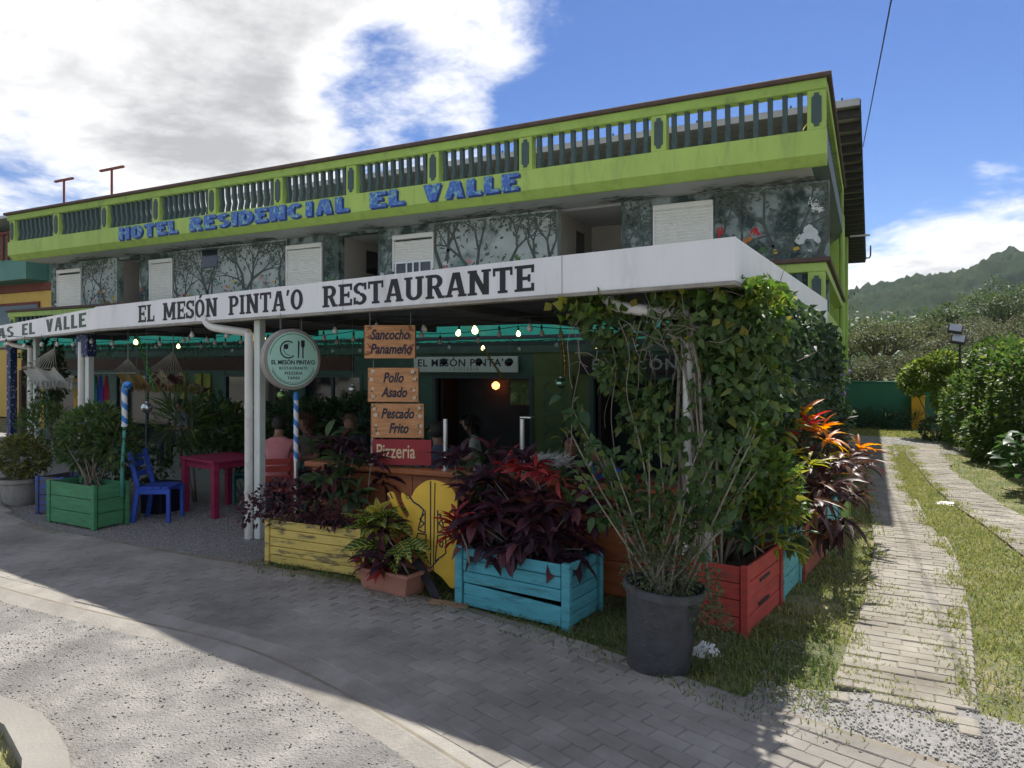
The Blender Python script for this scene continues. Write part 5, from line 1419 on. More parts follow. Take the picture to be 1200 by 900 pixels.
# turquoise planter: purple croton with red tips, and a dark green one to its left
croton('croton', 'dark purple croton with red young leaves in the turquoise planter', (-2.35, 5.15, .38),
       [(-2.72, 5.1, .78, .3, .26, .22), (-2.3, 5.1, .92, .40, .28, .28), (-1.98, 5.1, .80, .30, .26, .24), (-2.35, 4.98, .62, .52, .2, .16)], [(purple, .88), (redyoung, .06), (darkgreen, .06)], 290, stems=14)
croton('croton', 'low spreading purple croton along the front of the turquoise planter', (-2.45, 5.02, .38), [(-2.72, 4.98, .58, .2, .12, .1), (-2.4, 4.95, .56, .25, .12, .1), (-2.08, 4.95, .56, .2, .12, .1), (-2.3, 5.0, .78, .4, .14, .12)], [(purple, .95), (darkgreen, .05)], 250, stems=10)
croton('croton', 'dark leaved croton with green tips behind the yellow figure', (-2.95, 5.3, .3),
       [(-3.02, 5.32, .98, .27, .18, .28), (-2.86, 5.22, .72, .18, .12, .18)], [(purple, .5), (darkgreen, .45), (bigleaf, .05)], 150, stems=7)
croton('croton', 'bright red croton cluster hanging over the corner of the turquoise planter', (-2.9, 4.95, .38), [(-2.93, 4.86, .60, .10, .06, .12)], [(redyoung, 1)], 27, stems=2)
croton('croton', 'short red leaved croton growing among the purple croton', (-2.3, 5.2, .9), [(-2.42, 5.05, 1.12, .22, .12, .06), (-2.05, 5.05, 1.1, .12, .1, .06), (-2.65, 4.9, .95, .12, .05, .06)], [(redyoung, 1)], 45, stems=4)
# yellow planter
croton('croton', 'dark leaved shrub with green tips in the yellow planter', (-4.7, 5.4, .35),
       [(-4.75, 5.45, .98, .28, .2, .22), (-4.4, 5.4, .88, .25, .2, .22), (-4.5, 5.45, 1.10, .24, .16, .16), (-4.6, 5.3, .74, .36, .14, .16)], [(darkgreen, .55), (purple, .45)], 280, stems=9)
t = thing('trailing_plant', 'dark purple trailing plant spilling over the left of the yellow planter', 'plant', (-5.1, 5.25, .38))
p_, d_ = blob_points([(-5.15, 5.2, .62, .30, .18, .2), (-5.42, 5.08, .50, .18, .1, .12), (-4.8, 5.18, .58, .3, .12, .14), (-4.45, 5.14, .5, .25, .1, .08)], 900, .3)
m_purp = leaf_mat('purple_small', [(0, (.035, .02, .03)), (.7, (.085, .03, .042)), (1, (.15, .055, .06))], .3, .4)
foliage('foliage', m_purp, t, p_, d_, .06, .035); stems_to(t, (-4.95, 5.3, .4), [(-5.4, 5.05, .5), (-5.2, 5.1, .7), (-4.7, 5.1, .6), (-5.0, 5.15, .75)], .006, m_stem)
# terracotta trough croton
croton('croton', 'yellow veined croton growing in the terracotta trough', (-3.62, 4.93, .18),
       [(-3.75, 4.92, .50, .12, .1, .12), (-3.58, 4.88, .36, .14, .08, .1), (-3.68, 4.95, .42, .16, .1, .1)], [(yelvein, .85), (purple, .15)], 63, stems=6)
croton('croton', 'pale yellow leaved croton standing in the terracotta trough', (-3.72, 4.93, .2), [(-3.76, 4.92, .62, .10, .08, .05)], [(yellow, .8), (yelvein, .2)], 27, stems=3)
croton('croton', 'dark red croton drooping over the front of the terracotta trough', (-3.55, 4.85, .2), [(-3.62, 4.80, .27, .17, .05, .05)], [(purple, .7), (redyoung, .3)], 36, stems=0)
# white dried grass bunch
t = thing('dried_flowers', 'bunch of white dried flower stalks behind the purple croton', 'flowers', (-2.2, 5.5, .9))
n = 700; a = RNG.uniform(0, 2*PI, n); tt = RNG.uniform(.3, 1, n); cx0 = PY(632, 545, 5.5)
foliage('stalks', leaf_mat('dried_white', [(0, (.45, .46, .42)), (1, (.68, .69, .66))], .3, .7), t, np.stack([cx0.x+RNG.normal(.0, .10, n)+.1*tt, np.full(n, 5.5)+RNG.normal(0, .05, n), cx0.z-.02+.10*tt*RNG.uniform(.2, 1, n)], 1), np.tile([.7, 0, .55], (n, 1)), .09, .007, jitter=.35)

# ---------------- big vine over the canopy corner
vine = thing('climbing_vine', 'leafy green vine smothering the canopy corner post', 'vine', (-1.14, 5.3, 0))
bl = [(-1.88, 5.35, 2.30, .22, .16, .2), (-1.78, 5.4, 1.95, .18, .16, .3), (-1.5, 5.4, 1.55, .26, .18, .28), (-1.35, 5.4, 2.3, .3, .2, .2), (-1.0, 5.4, 2.15, .3, .26, .34), (-.98, 5.4, 1.75, .28, .26, .4), (-.95, 5.5, 2.25, .3, .4, .28),
      (-.82, 5.9, 2.25, .24, .5, .28), (-.85, 5.8, 1.75, .28, .5, .4), (-1.05, 5.4, 1.35, .3, .25, .3)]
p_, d_ = blob_points(bl, 5000, .3, .3)
foliage('foliage', m_vine, vine, p_, d_*.6+np.array([0, 0, -.45]), RNG.uniform(.05, .115, len(p_)), RNG.uniform(.045, .085, len(p_)), up=d_*1.0+np.array([0, 0, .3]))
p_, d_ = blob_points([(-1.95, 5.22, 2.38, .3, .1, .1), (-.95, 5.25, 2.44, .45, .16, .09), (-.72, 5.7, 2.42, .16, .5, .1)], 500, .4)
foliage('sunlit_tint_leaves', m_bright, vine, p_, d_*.6+np.array([0, 0, .2]), .09, .08, up=d_+np.array([0, 0, .5]))  # brighter leaf colour at the corner stands for sunlight on the vine
tw = MB()
for k in range(170):
    c_ = Vector((random.gauss(-1.3, .3), random.gauss(5.3, .12), random.gauss(2.22, .16))); a_ = random.uniform(0, 2*PI); l_ = random.uniform(.08, .3)
    d_ = Vector((math.cos(a_), .4*math.sin(a_*2), math.sin(a_)))*l_
    tw.tube([c_, c_+d_*.5+Vector((0, 0, random.gauss(0, .03))), c_+d_], [.0035, .0028, .0012], 4)
tw.build('dry_twigs', m_stem, vine)['kind'] = 'stuff'
# hanging trails
for k in range(13):
    x = random.uniform(-2.15, -.7); y = random.uniform(5.1, 5.45); z0 = random.uniform(2.1, 2.48); L_ = random.uniform(.3, 1.2)
    f_ = random.uniform(2, 5)
    pts = [(x+.07*math.sin(f_*s+k)+.03*math.sin(9*s+k), y+.04*math.cos(f_*s), z0-L_*s) for s in [i/14 for i in range(15)]]
    MB().tube(pts, .0028, 5).build('stem', m_stemg if k % 2 else m_stem, vine)
for k in range(16):         # woody trunks on the post
    a = random.uniform(0, 2*PI); x = -1.14+.10*math.cos(a); y = 5.34+.09*math.sin(a)
    pts = [(x+.07*math.sin(4*s+k)+random.gauss(0, .01), y+.05*math.cos(5*s+k), .1+2.2*s) for s in [i/10 for i in range(11)]]
    MB().tube(pts, [random.uniform(.008, .016)]*11, 6).build('stem', m_stem, vine, smooth=True)
ivy = thing('climbing_vine', 'dense dark ivy curtain along the driveway side of the canopy', 'vine', (-.9, 8.0, 0))
bl = [(-.82+(y-5.8)*.055, y, z, .20, .42, .36) for y in (6.5, 7.2, 7.9, 8.6, 9.3, 10.0) for z in (2.15, 1.65, 1.15)]
bl += [(-.62, 10.2, 2.0, .24, .4, .5), (-.58, 10.3, 1.2, .3, .4, .6), (-.60, 9.6, .8, .25, .5, .4), (-.66, 8.7, 2.44, .16, .9, .12), (-.72, 7, 2.44, .16, .9, .12)]
p_, d_ = blob_points(bl, 9500, .55)
foliage('foliage', m_ivy, ivy, p_, d_*.5+np.array([.1, 0, -.5]), .085, .07, up=d_+np.array([0, 0, .2]))
for k in range(10):
    y = 6.3+.4*k; MB().tube([(-.9, y, .3), (-.86, y+.1, 1.2), (-.8, y, 2.3)], .012, 6).build('stem', m_stem, ivy)
# straggly shrub in the black pot
sh = thing('potted_shrub', 'straggly shrub with bare grey stems rising from the black pot', 'shrub', (PT.x+.02, PT.y, .5))
tips = []
for k in range(24):
    a = random.uniform(0, 2*PI); s_ = random.uniform(.15, .75); tips.append((PT.x+.02+math.cos(a)*s_*1.0+.12, PT.y+.12+math.sin(a)*s_*.35, random.uniform(1.0, 1.75)-.25*s_))
stems_to(sh, (PT.x+.02, PT.y, .45), tips, .009, m_stem, .07, 6)
lt = [tuple(PY(672, 482, 4.75)), tuple(PY(668, 505, 4.7)), tuple(PY(745, 500, 4.8)), tuple(PY(700, 520, 4.75)), tuple(PY(880, 500, 4.9))]
stems_to(sh, (PT.x, PT.y, .5), lt, .011, m_stem, .05, 7)
P0 = []; D0 = []
for tp in tips+lt:
    b = np.array([PT.x, PT.y, .5]); e = np.array(tp)
    for j in range(24):
        s_ = random.uniform(.5, 1.05); P0.append(b+(e-b)*s_+RNG.normal(0, .035, 3)); D0.append((e-b)/np.linalg.norm(e-b)+RNG.normal(0, .5, 3))
foliage('foliage', m_shrub, sh, P0, D0, .085, .055)
p_, d_ = blob_points([(PT.x+.02, PT.y-.02, .62, .26, .24, .16), (PT.x+.28, PT.y+.0, .5, .14, .16, .24), (PT.x+.36, PT.y+.02, .3, .10, .12, .18), (PT.x+.05, PT.y+.05, .85, .28, .2, .2)], 2600, .2)
foliage('undergrowth', m_fine, sh, p_, d_, .035, .014)
for (u, v) in ((672, 485), (705, 520), (735, 552), (700, 610), (748, 585)):
    q = PY(u, v, 4.7)
    for j in range(6): place_leaf(random.choice(bigleaf), sh, q-shift_of(sh)+Vector((random.gauss(0, .05), random.gauss(0, .03), random.gauss(0, .05))), Vector((random.gauss(0, 1), random.gauss(0, .6)-.3, random.gauss(-.2, .5))), (0, -.5, 1), random.uniform(.4, .75))
# sunlit bright shrub in the red planter
br_ = thing('shrub', 'light green shrub with yellow leaves growing from the red planter', 'shrub', (-1.0, 5.65, .42))
bl = [(-.98, 5.6, 1.25, .26, .22, .2), (-.72, 5.5, 1.12, .24, .2, .2), (-.62, 5.65, .92, .2, .2, .2), (-.9, 5.5, .9, .28, .16, .22), (-.78, 5.45, 1.38, .14, .12, .12)]
p_, d_ = blob_points(bl, 1500, .35)
foliage('foliage', m_bright, br_, p_, d_+np.array([0, 0, .1]), .085, .045)
stems_to(br_, (-1.0, 5.65, .42), [tuple(p_[i]) for i in range(0, 1000, 60)], .009, m_stem, .1)
croton('croton', 'yellow and green croton leaning over the red planter edge', (-.95, 5.9, .42), [(-.66, 5.75, .72, .14, .3, .16), (-.72, 5.5, .62, .12, .14, .1), (-.60, 6.2, .62, .12, .25, .14)], [(ygreen, .6), (darkgreen, .4)], 150, stems=8)
# big orange topped croton over the side planters
croton('croton', 'big dark burgundy strap leaved croton overhanging the side planters', (-.85, 7.3, .42),
       [(-.50, 7.1, .95, .34, .4, .3), (-.42, 7.8, .92, .36, .4, .32), (-.56, 6.5, .95, .28, .3, .28), (-.38, 7.3, .66, .3, .5, .24)], [(straps, .9), (redyoung, .06), (ygreen, .04)], 295, stems=14)
croton('croton', 'dark strap leaved croton farther along the side planters', (-.7, 8.6, .42), [(-.30, 8.5, .85, .34, .5, .36), (-.28, 9.2, .75, .32, .4, .34)], [(straps, .85), (orange, .15)], 180, stems=8)
croton('croton', 'tall orange and red leaved croton rising above the side planters', (-.8, 7.0, .42), [(-.64, 6.9, 1.36, .2, .32, .09), (-.50, 7.4, 1.22, .14, .2, .08), (-.40, 7.3, 1.02, .1, .3, .08)], [(orange, .8), (redyoung, .2)], 99, stems=6)
croton('croton', 'yellow green leaved croton beside the tall orange croton', (-.85, 6.5, .42), [(-.72, 6.5, 1.36, .16, .2, .06), (-.55, 6.4, 1.05, .12, .2, .1)], [(ygreen, .8), (yellow, .2)], 54, stems=3)
t = thing('trailing_plant', 'small purple flowering creeper at the far end of the ivy', 'plant', (-.5, 10.2, 0))
p_, d_ = blob_points([(-.42, 10.5, 1.6, .16, .3, .5), (-.34, 10.4, 1.2, .16, .3, .3)], 500, .4)
foliage('foliage', m_shrub, t, p_, d_, .07, .045)
p_, d_ = blob_points([(-.36, 10.4, 1.75, .12, .2, .3)], 60, .6); foliage('blossom', leaf_mat('violet_bloom', [(0, (.16, .12, .30)), (1, (.30, .26, .45))], .3, .5), t, p_, d_, .05, .05)
stems_to(t, (-.5, 10.2, 0), [(-.42, 10.5, 1.8), (-.36, 10.4, 1.4)], .01)
# ---------------- left plants
gs = thing('shrub', 'leafy green shrub with pale stems in the dark green planter', 'shrub', (-8.6, 5.5, .42))
bl = [(-8.75, 5.55, 1.12, .42, .3, .28), (-8.3, 5.6, 1.0, .32, .26, .28), (-8.95, 5.6, .85, .3, .25, .25), (-8.45, 5.5, 1.3, .3, .2, .16)]
p_, d_ = blob_points(bl, 1700, .5)
foliage('foliage', m_shrub, gs, p_, d_+np.array([0, 0, .3]), .11, .045)
stems_to(gs, (-8.6, 5.5, .42), [tuple(p_[i]) for i in range(0, 1600, 100)], .01, m_stem, .1)
def bush(name, label, base, bl, n, m, L_, W_, cat='plant', stems=6, inner=.45, up=.3):
    t = thing(name, label, cat, base); p, d = blob_points(bl, n, inner)
    foliage('foliage', m, t, p, d+np.array([0, 0, up]), L_, W_)
    if stems: stems_to(t, base, [tuple(p[i]) for i in RNG.choice(len(p), stems, False)], .008, m_stem, .04)
    return t
bush('potted_plant', 'curly green potted plant in the grey stone pot', (-10.62, 5.78, .32), [(-10.55, 5.75, .68, .38, .28, .28)], 900, leaf_mat('curly_leaves', [(0, (.055, .075, .02)), (1, (.17, .17, .045))], .3, .5), .085, .05)
bush('plant', 'bluish grey foliage plant behind the stone pot', (-10.4, 6.6, 0), [(-10.3, 6.5, .85, .5, .3, .35), (-9.8, 6.5, .7, .35, .3, .3)], 1100, m_bluish, .08, .045)
bush('plant', 'dark leafy plant with small pale blooms behind the green planter', (-9.3, 6.4, 0), [(-9.3, 6.3, .62, .35, .25, .3), (-8.9, 6.5, .55, .3, .25, .3)], 700, m_ivy, .08, .05)
bush('plant', 'drooping fern like plant at the left edge of the patio', (-12.2, 7.0, 0), [(-12.0, 6.9, .9, .5, .3, .45)], 900, m_shrub, .16, .03)
bush('plant', 'tall leafy plant hanging beside the patterned blue post', (-14.6, 8.4, 0), [(-14.3, 8.3, 1.7, .4, .3, .5), (-14.7, 8.4, 2.2, .5, .3, .3)], 1100, m_ivy, .10, .06)
bush('plant', 'broad leaved plant between the blue chair and the maroon table', (-8.3, 7.6, 0), [(-8.6, 7.5, .9, .5, .35, .4), (-8.0, 7.6, .7, .4, .35, .4)], 800, m_shrub, .16, .08)
bush('plant', 'big dark leafed plant in the middle of the patio', (-7.6, 9.0, 0), [(-8.4, 9.0, 1.0, .7, .4, .4), (-7.3, 9.0, 1.05, .7, .4, .45), (-6.6, 9.0, .9, .5, .4, .4)], 1500, m_ivy, .17, .08)
bush('plant', 'spiky palm like plant beside the striped cane', (-8.6, 7.0, 0), [(-8.75, 6.9, 1.15, .35, .25, .35)], 260, m_shrub, .34, .03, inner=.1)
bush('plant', 'low leafy plants along the foot of the cafeteria wall', (-11, 10.6, 0), [(-12.5, 10.6, .8, .8, .4, .5), (-10.6, 10.7, .7, .9, .4, .5)], 1300, m_ivy, .16, .09)
fring = thing('hanging_garland', 'green leafy fringe garland hanging along the patio ceiling', 'garland', (-10, 9.3, 2.3))
n = 3200; xx = RNG.uniform(-16, -6.6, n)
foliage('fringe', leaf_mat('fringe_green', [(0, (.03, .10, .05)), (1, (.09, .22, .11))], .4, .4), fring, np.stack([xx, RNG.normal(9.2, .06, n), 2.42-np.abs(RNG.normal(0, .07, n))*(1.1+.6*np.sin(xx*2.1))], 1), np.tile([0, 0, -1.], (n, 1)), .085, .012, jitter=.3)
# ================================================================ PEOPLE
m_eye = mat('eye_dark', (.02, .015, .012), .3, .1, 5); m_lips = mat('lips', (.22, .07, .06), .5, .1, 5)
def person(label, loc, rz, shirt, hair, skin=(.33, .18, .12), lean=.15, trousers=(.03, .035, .05), hairstyle='short', arms='table', glasses=False, hold=None, beard=False, scale=1.0):
    t = thing('person', label, 'person', loc, rz); tl = math.tan(lean)
    def q(x, y, z): return Vector((x, y + max(0, z-.5)*tl, z))*scale
    V = []; E = []; Rr = []
    def nv(p, r, par=None):
        V.append(p); Rr.append(r if isinstance(r, tuple) else (r, r)); i = len(V)-1
        if par is not None: E.append((par, i))
        return i
    pel = nv(q(0, 0, .50), (.15, .115)); sp = nv(q(0, -.015, .70), (.145, .105), pel); ch = nv(q(0, 0, .90), (.165, .115), sp)
    nk0 = nv(q(0, .0, 1.03), (.09, .07), ch); nk = nv(q(0, .025, 1.075), .052, nk0); hb = nv(q(0, .045, 1.125), (.066, .075), nk)
    hm = nv(q(0, .05, 1.20), (.078, .096), hb); ht = nv(q(0, .04, 1.275), (.062, .075), hm)
    for s in (-1, 1):
        sh = nv(q(s*.165, 0, .99), .062, ch)
        if arms == 'table': el = nv(q(s*.25, .08, .74), .044, sh); wr = nv(q(s*.13, .30, .74), .030, el); hd = nv(q(s*.105, .36, .745), (.034, .02), wr)
        elif arms == 'up': el = nv(q(s*.24, .16, .76), .044, sh); wr = nv(q(s*.09, .27, .93), .030, el); hd = nv(q(s*.07, .30, .985), (.034, .02), wr)
        else: el = nv(q(s*.24, -.02, .72), .044, sh); wr = nv(q(s*.21, .17, .58), .030, el); hd = nv(q(s*.19, .24, .55), (.034, .02), wr)
        hv = (V[hd]-V[wr]).normalized(); sd = hv.cross(Vector((0, 0, 1))).normalized()
        for j, (off, ln) in enumerate(((-.026, .062), (-.009, .075), (.009, .07), (.026, .055))):
            k1 = nv(V[hd]+hv*.035+sd*off*scale, .0095, hd); nv(V[k1]+(hv*.6+Vector((0, 0, -.5))).normalized()*ln*scale*.6, .0082, k1)
        th1 = nv(V[wr]+(V[hd]-V[wr])*.5-sd*s*.03+hv*.01, .011, wr); nv(V[th1]+(hv-sd*s*.5).normalized()*.04, .009, th1)
        hp = nv(q(s*.085, .05, .49), .088, pel); kn = nv(q(s*.115, .43, .50)-Vector((0, 0, .0)), .064, hp); an = nv(q(s*.115, .40, .08), .042, kn); nv(q(s*.12, .52, .035), (.042, .032), an)
    me = bpy.data.meshes.new('body'); me.from_pydata(V, E, []); ob = bpy.data.objects.new('tmpbody', me); COL.objects.link(ob)
    sk = ob.modifiers.new('skin', 'SKIN'); sk.branch_smoothing = .6; sk.use_smooth_shade = True
    for i, sv in enumerate(me.skin_vertices[0].data): sv.radius = (Rr[i][0]*scale, Rr[i][1]*scale); sv.use_root = (i == 0)
    ss = ob.modifiers.new('sub', 'SUBSURF'); ss.levels = 2; ss.render_levels = 2
    bpy.context.view_layer.update()
    bme_ = bpy.data.meshes.new_from_object(ob.evaluated_get(bpy.context.evaluated_depsgraph_get())); bpy.data.objects.remove(ob)
    tint = '%02d%02d%02d' % tuple(int(c*99) for c in shirt)
    ms = [mat('skin_%02d' % int(skin[0]*99), skin, .5, .12, 12), mat('shirt_'+tint, shirt, .85, .15, 8, .3, 30), mat('trousers', trousers, .85, .15, 8), mat('shoe', (.03, .025, .02), .6, .1, 8)]
    bme_.materials.clear()
    for m in ms: bme_.materials.append(m)
    for p in bme_.polygons:
        c = p.center/scale; y0 = c.y - max(0, c.z-.5)*tl
        if c.z > 1.045: k = 0
        elif c.z < .085: k = 3
        elif (y0 > .17 and c.z > .56) or (abs(c.x) > .19 and c.z < .80 and c.z > .52): k = 0
        elif c.z < .56 and not (arms == 'down' and abs(c.x) > .17 and c.z > .52): k = 2
        else: k = 1
        p.material_index = k; p.use_smooth = True
    link('body', bme_, t)
    hc = q(0, .05, 1.20); fy = hc.y+.088*scale
    for s in (-1, 1):
        MB().lathe([(0, -.008), (.008, 0), (0, .008)], (hc.x+s*.03*scale, fy-.006, hc.z+.012), 8).build('eye', m_eye, t, local=True)
        MB().lathe([(0, -.022), (.012, -.008), (.014, .012), (0, .024)], (hc.x+s*.078*scale, hc.y-.008, hc.z-.005), 8).build('ear', ms[0], t, local=True, smooth=True)
    MB().add([(hc.x-.013, fy-.012, hc.z-.022), (hc.x+.013, fy-.012, hc.z-.022), (hc.x, fy+.022, hc.z-.020), (hc.x, fy-.006, hc.z+.022)], [(0, 2, 3), (2, 1, 3), (0, 1, 2)]).build('nose', ms[0], t, local=True, smooth=True)
    MB().cbox(hc.x-.022, hc.x+.022, fy-.02, fy-.006, hc.z-.052, hc.z-.043, .003).build('mouth', m_lips, t, local=True)
    mh = mat('hair_%02d' % int(hair[0]*99+hair[1]*50), hair, .6, .4, 30, .6, 60)
    if hairstyle in ('short', 'bald', 'cap'):
        v = []; n = 18; pr = [(.02, .112), (.062, .095), (.088, .055), (.094, .01), (.088, -.045), (.07, -.075)] if hairstyle != 'bald' else [(.089, .02), (.093, -.01), (.087, -.05), (.07, -.075)]
        h = MB(); rings = []
        for r_, z_ in pr:
            for k in range(n):
                a = 2*PI*k/n; yy = math.sin(a); front = max(0, yy)
                zz = z_ if z_ > .05 else z_ + front*(.055 - z_)*(.96 if hairstyle != 'bald' else .5)
                v.append((hc.x+r_*.93*math.cos(a)*scale, hc.y-.012+r_*1.12*yy*scale, hc.z+zz*scale))
        fs = [(i*n+k, i*n+(k+1) % n, (i+1)*n+(k+1) % n, (i+1)*n+k) for i in range(len(pr)-1) for k in range(n)]
        if hairstyle != 'bald': fs.append(tuple(range(n))[::-1])
        h.add(v, fs); o = h.build('cap' if hairstyle == 'cap' else 'hair', mh, t, smooth=True, local=True)
        if hairstyle == 'cap': MB().cbox(hc.x-.06, hc.x+.06, fy-.02, fy+.07, hc.z+.05, hc.z+.06, .004).build('brim', mh, o, local=True)
    else:       # long or curly: many short curved strands around the skull
        P, D = [], []
        for _ in range(900):
            a = random.uniform(0, 2*PI); z = random.uniform(-.16, .11) if hairstyle == 'long' else random.uniform(-.11, .12)
            if math.sin(a) > .25 and z < .055: continue
            rr = .095*math.sqrt(max(.05, 1-(max(z, -.05)/.125)**2)) + random.uniform(0, .028)
            P.append((hc.x+rr*math.cos(a), hc.y-.012+rr*1.1*math.sin(a), hc.z+z)); D.append((math.cos(a)*.6, math.sin(a)*.6, -.9))
        foliage('hair', mh, t, np.array(P)+np.array(shift_of(t)), D, .06, .018, jitter=.7)
        MB().lathe([(.0, .108), (.06, .09), (.088, .05), (.09, .0), (.085, -.05), (.0, -.08)], (hc.x, hc.y-.022, hc.z), 16).build('hair_base', mh, t, smooth=True, local=True)
    if beard: MB().lathe([(0, -.05), (.045, -.03), (.055, 0), (.05, .02), (0, .025)], (hc.x, fy-.052, hc.z-.06), 12).build('beard', mh, t, smooth=True, local=True)
    if glasses:
        g = MB()
        for s in (-1, 1): g.tube([(hc.x+s*.03+.021*math.cos(a), fy+.006, hc.z+.012+.017*math.sin(a)) for a in [2*PI*k/12 for k in range(13)]], .0025, 5).tube([(hc.x+s*.05, fy+.004, hc.z+.014), (hc.x+s*.082, hc.y, hc.z+.014)], .0022, 5)
        g.tube([(hc.x-.009, fy+.008, hc.z+.014), (hc.x+.009, fy+.008, hc.z+.014)], .0022, 5)
        g.build('glasses', m_sock, t, local=True)['kind'] = 'stuff'
    return t
def seat_for(label, p, rz, m): return chair(label, m, (p[0]-math.sin(rz)*-.02, p[1], 0), rz)
def at(px, Y): return (XY(px, Y), Y, 0.0)
person('person in a pink shirt seated with back turned beside the striped pole', (-6.52, 6.5, .0), R(38), (.62, .24, .25), (.02, .016, .014), lean=.32)
p = at(366, 7.3); person('person with curly brown hair seated facing the pink shirted person', p, R(168), (.10, .07, .06), (.09, .05, .03), hairstyle='curly', arms='table', lean=.12); seat_for('wooden chair under the curly haired person', p, R(168), m_boardedge)
p = at(414, 7.5); person('person in dark clothes and brown cap seated behind the dark shrub', p, R(195), (.035, .04, .045), (.13, .085, .06), hairstyle='cap', arms='up', lean=.1); seat_for('wooden chair under the person in the brown cap', p, R(195), m_boardedge)
p = at(518, 6.75); person('person in a grey blue shirt seated behind the Pizzeria board', p, R(60), (.10, .13, .18), (.03, .025, .02), arms='table', lean=.12); seat_for('wooden chair under the person in the grey blue shirt', p, R(60), m_redw)
p = at(562, 8.2); person('person in a pale sleeveless top with dark tied hair at the cafeteria', p, R(120), (.36, .38, .33), (.02, .016, .014), hairstyle='long', arms='table', lean=.15); seat_for('wooden chair under the person in the pale sleeveless top', p, R(120), m_boardedge)
p = at(668, 6.55); pm6 = person('person in a black shirt and glasses looking at a white phone', p, R(205), (.018, .02, .026), (.012, .012, .012), arms='up', lean=.2, glasses=True); seat_for('wooden chair under the person in the black shirt', p, R(205), m_redw)
p = at(738, 6.3); person('bald person in a blue shirt and glasses leaning over the table', p, R(150), (.03, .12, .42), (.35, .32, .30), hairstyle='bald', lean=.5, glasses=True); seat_for('red wooden chair under the bald person in blue', p, R(150), m_redw)
p = at(217, 9.6); person('person in a grey shirt seated behind the maroon table near the wall', p, R(170), (.10, .11, .125), (.02, .018, .016), lean=.1); seat_for('wooden chair under the person in the grey shirt', p, R(170), m_boardedge)
q = PY(690, 543, 6.25); ph = thing('phone', 'white phone held by the person in the black shirt', 'phone', (q.x, q.y, q.z-.03))
MB().cbox(-.035, .035, -.004, .004, 0, .065, .003).build('case', m_stripew, ph, local=True)
table('brown wooden dining table behind the low plank wall', m_boardedge, (XY(470, 6.3), 6.3, 0), 0, 1.3, .6, .74)
table('dark wooden dining table between the black shirted and the blue shirted person', m_boardedge, (XY(715, 6.1), 6.08, 0), R(5), .9, .55, .74)
# napkin bundle and mint cloth on the ledge table
cl = MB(); cp = PY(500, 552, 6.1)
for i in range(7):
    for j in range(5): cl.v.append((cp.x-.14+.05*i, 6.0+.05*j, .745+.05*abs(math.sin(i*1.9+j*1.1))+.01))
for i in range(6):
    for j in range(4): cl.f.append((i*5+j, (i+1)*5+j, (i+1)*5+j+1, i*5+j+1)); cl.mi.append(0)
tag(cl.build('table_cloth', mat('mint_cloth', (.20, .55, .45), .8, .1, 10), None, smooth=True), 'crumpled mint green cloth lying on the brown dining table', 'cloth')

# ================================================================ HAMMOCK SHOP AT THE LEFT
m_rope = mat('rope_white', (.42, .42, .38), .8, .15, 20)
m_patt = mat('blue_pattern', (.02, .035, .12), .6, .1, 5, col2=(.45, .48, .52), c2lo=.58, c2hi=.61, c2scale=26)
def hammock(label, apex, bar0, bar1, cloth, fringe):
    A = PY(*apex); B0 = PY(*bar0); B1 = PY(*bar1)
    t = thing('hammock', label, 'hammock', (A.x, A.y, B0.z-.3))
    s = MB(); n = 12
    for k in range(n): s.tube([A, B0+(B1-B0)*(k/(n-1))], .006, 4)
    s.build('suspension_cords', m_rope, t)['kind'] = 'stuff'
    MB().tube([B0-(B1-B0)*.05, B1+(B1-B0)*.05], .014, 8).build('spreader_bar', m_stem, t)
    MB().tube([A, (A.x, A.y, 2.5)], .008, 5).build('hanging_rope', m_rope, t)
    c = MB(); nu, nv_ = 10, 8
    for i in range(nu+1):
        for j in range(nv_+1):
            u, v = i/nu, j/nv_; p = B0+(B1-B0)*u
            c.v.append((p.x+.9*v*.5, p.y+.35*v+.05*math.sin(u*11), p.z - .34*math.sin(PI*v*.75) - .05*math.cos(u*9)))
    for i in range(nu):
        for j in range(nv_): c.f.append((i*(nv_+1)+j, (i+1)*(nv_+1)+j, (i+1)*(nv_+1)+j+1, i*(nv_+1)+j+1)); c.mi.append(0)
    c.build('woven_bed', cloth, t, smooth=True)
    p_ = np.array([tuple(B0+(B1-B0)*random.random()+Vector((random.uniform(0, .4), random.uniform(0, .3), -.22))) for _ in range(160)])
    foliage('fringe', fringe, t, p_, np.tile([0, 0, -1.], (160, 1)), .16, .02, jitter=.12)
hammock('white rope hammock hung beside the patterned post', (64, 408, 7.6), (27, 431, 7.6), (66, 432, 7.9), m_rope, m_rope)
hammock('striped maroon hammock with ochre fringe hung under the ceiling', (203, 412, 8.4), (174, 434, 8.2), (214, 437, 8.6), mat('hammock_stripes', (.10, .03, .045), .85, .3, 5, col2=(.34, .30, .20), c2lo=.5, c2hi=.53, c2scale=7), mat('ochre_fringe', (.30, .19, .07), .85, .2, 10))
hammock('ochre hammock hung behind the striped cane', (150, 420, 9.0), (135, 434, 9.0), (165, 438, 9.2), mat('hammock_ochre', (.28, .20, .07), .85, .3, 8), mat('ochre_fringe', (.30, .19, .07), .85, .2, 10))
rail = thing('clothes_rail', 'thin metal rail with hanging cloths in front of the shop', 'rail', (XY(125, 9.0), 9.0, 1.7))
a, b = PY(96, 437, 9.0), PY(160, 437, 9.0)
MB().tube([a, b], .012, 8).build('rail_tube', m_steel, rail)
for e in (a, b): MB().tube([e, (e.x, e.y, 2.5)], .005, 5).build('suspension_wire', m_wire, rail)
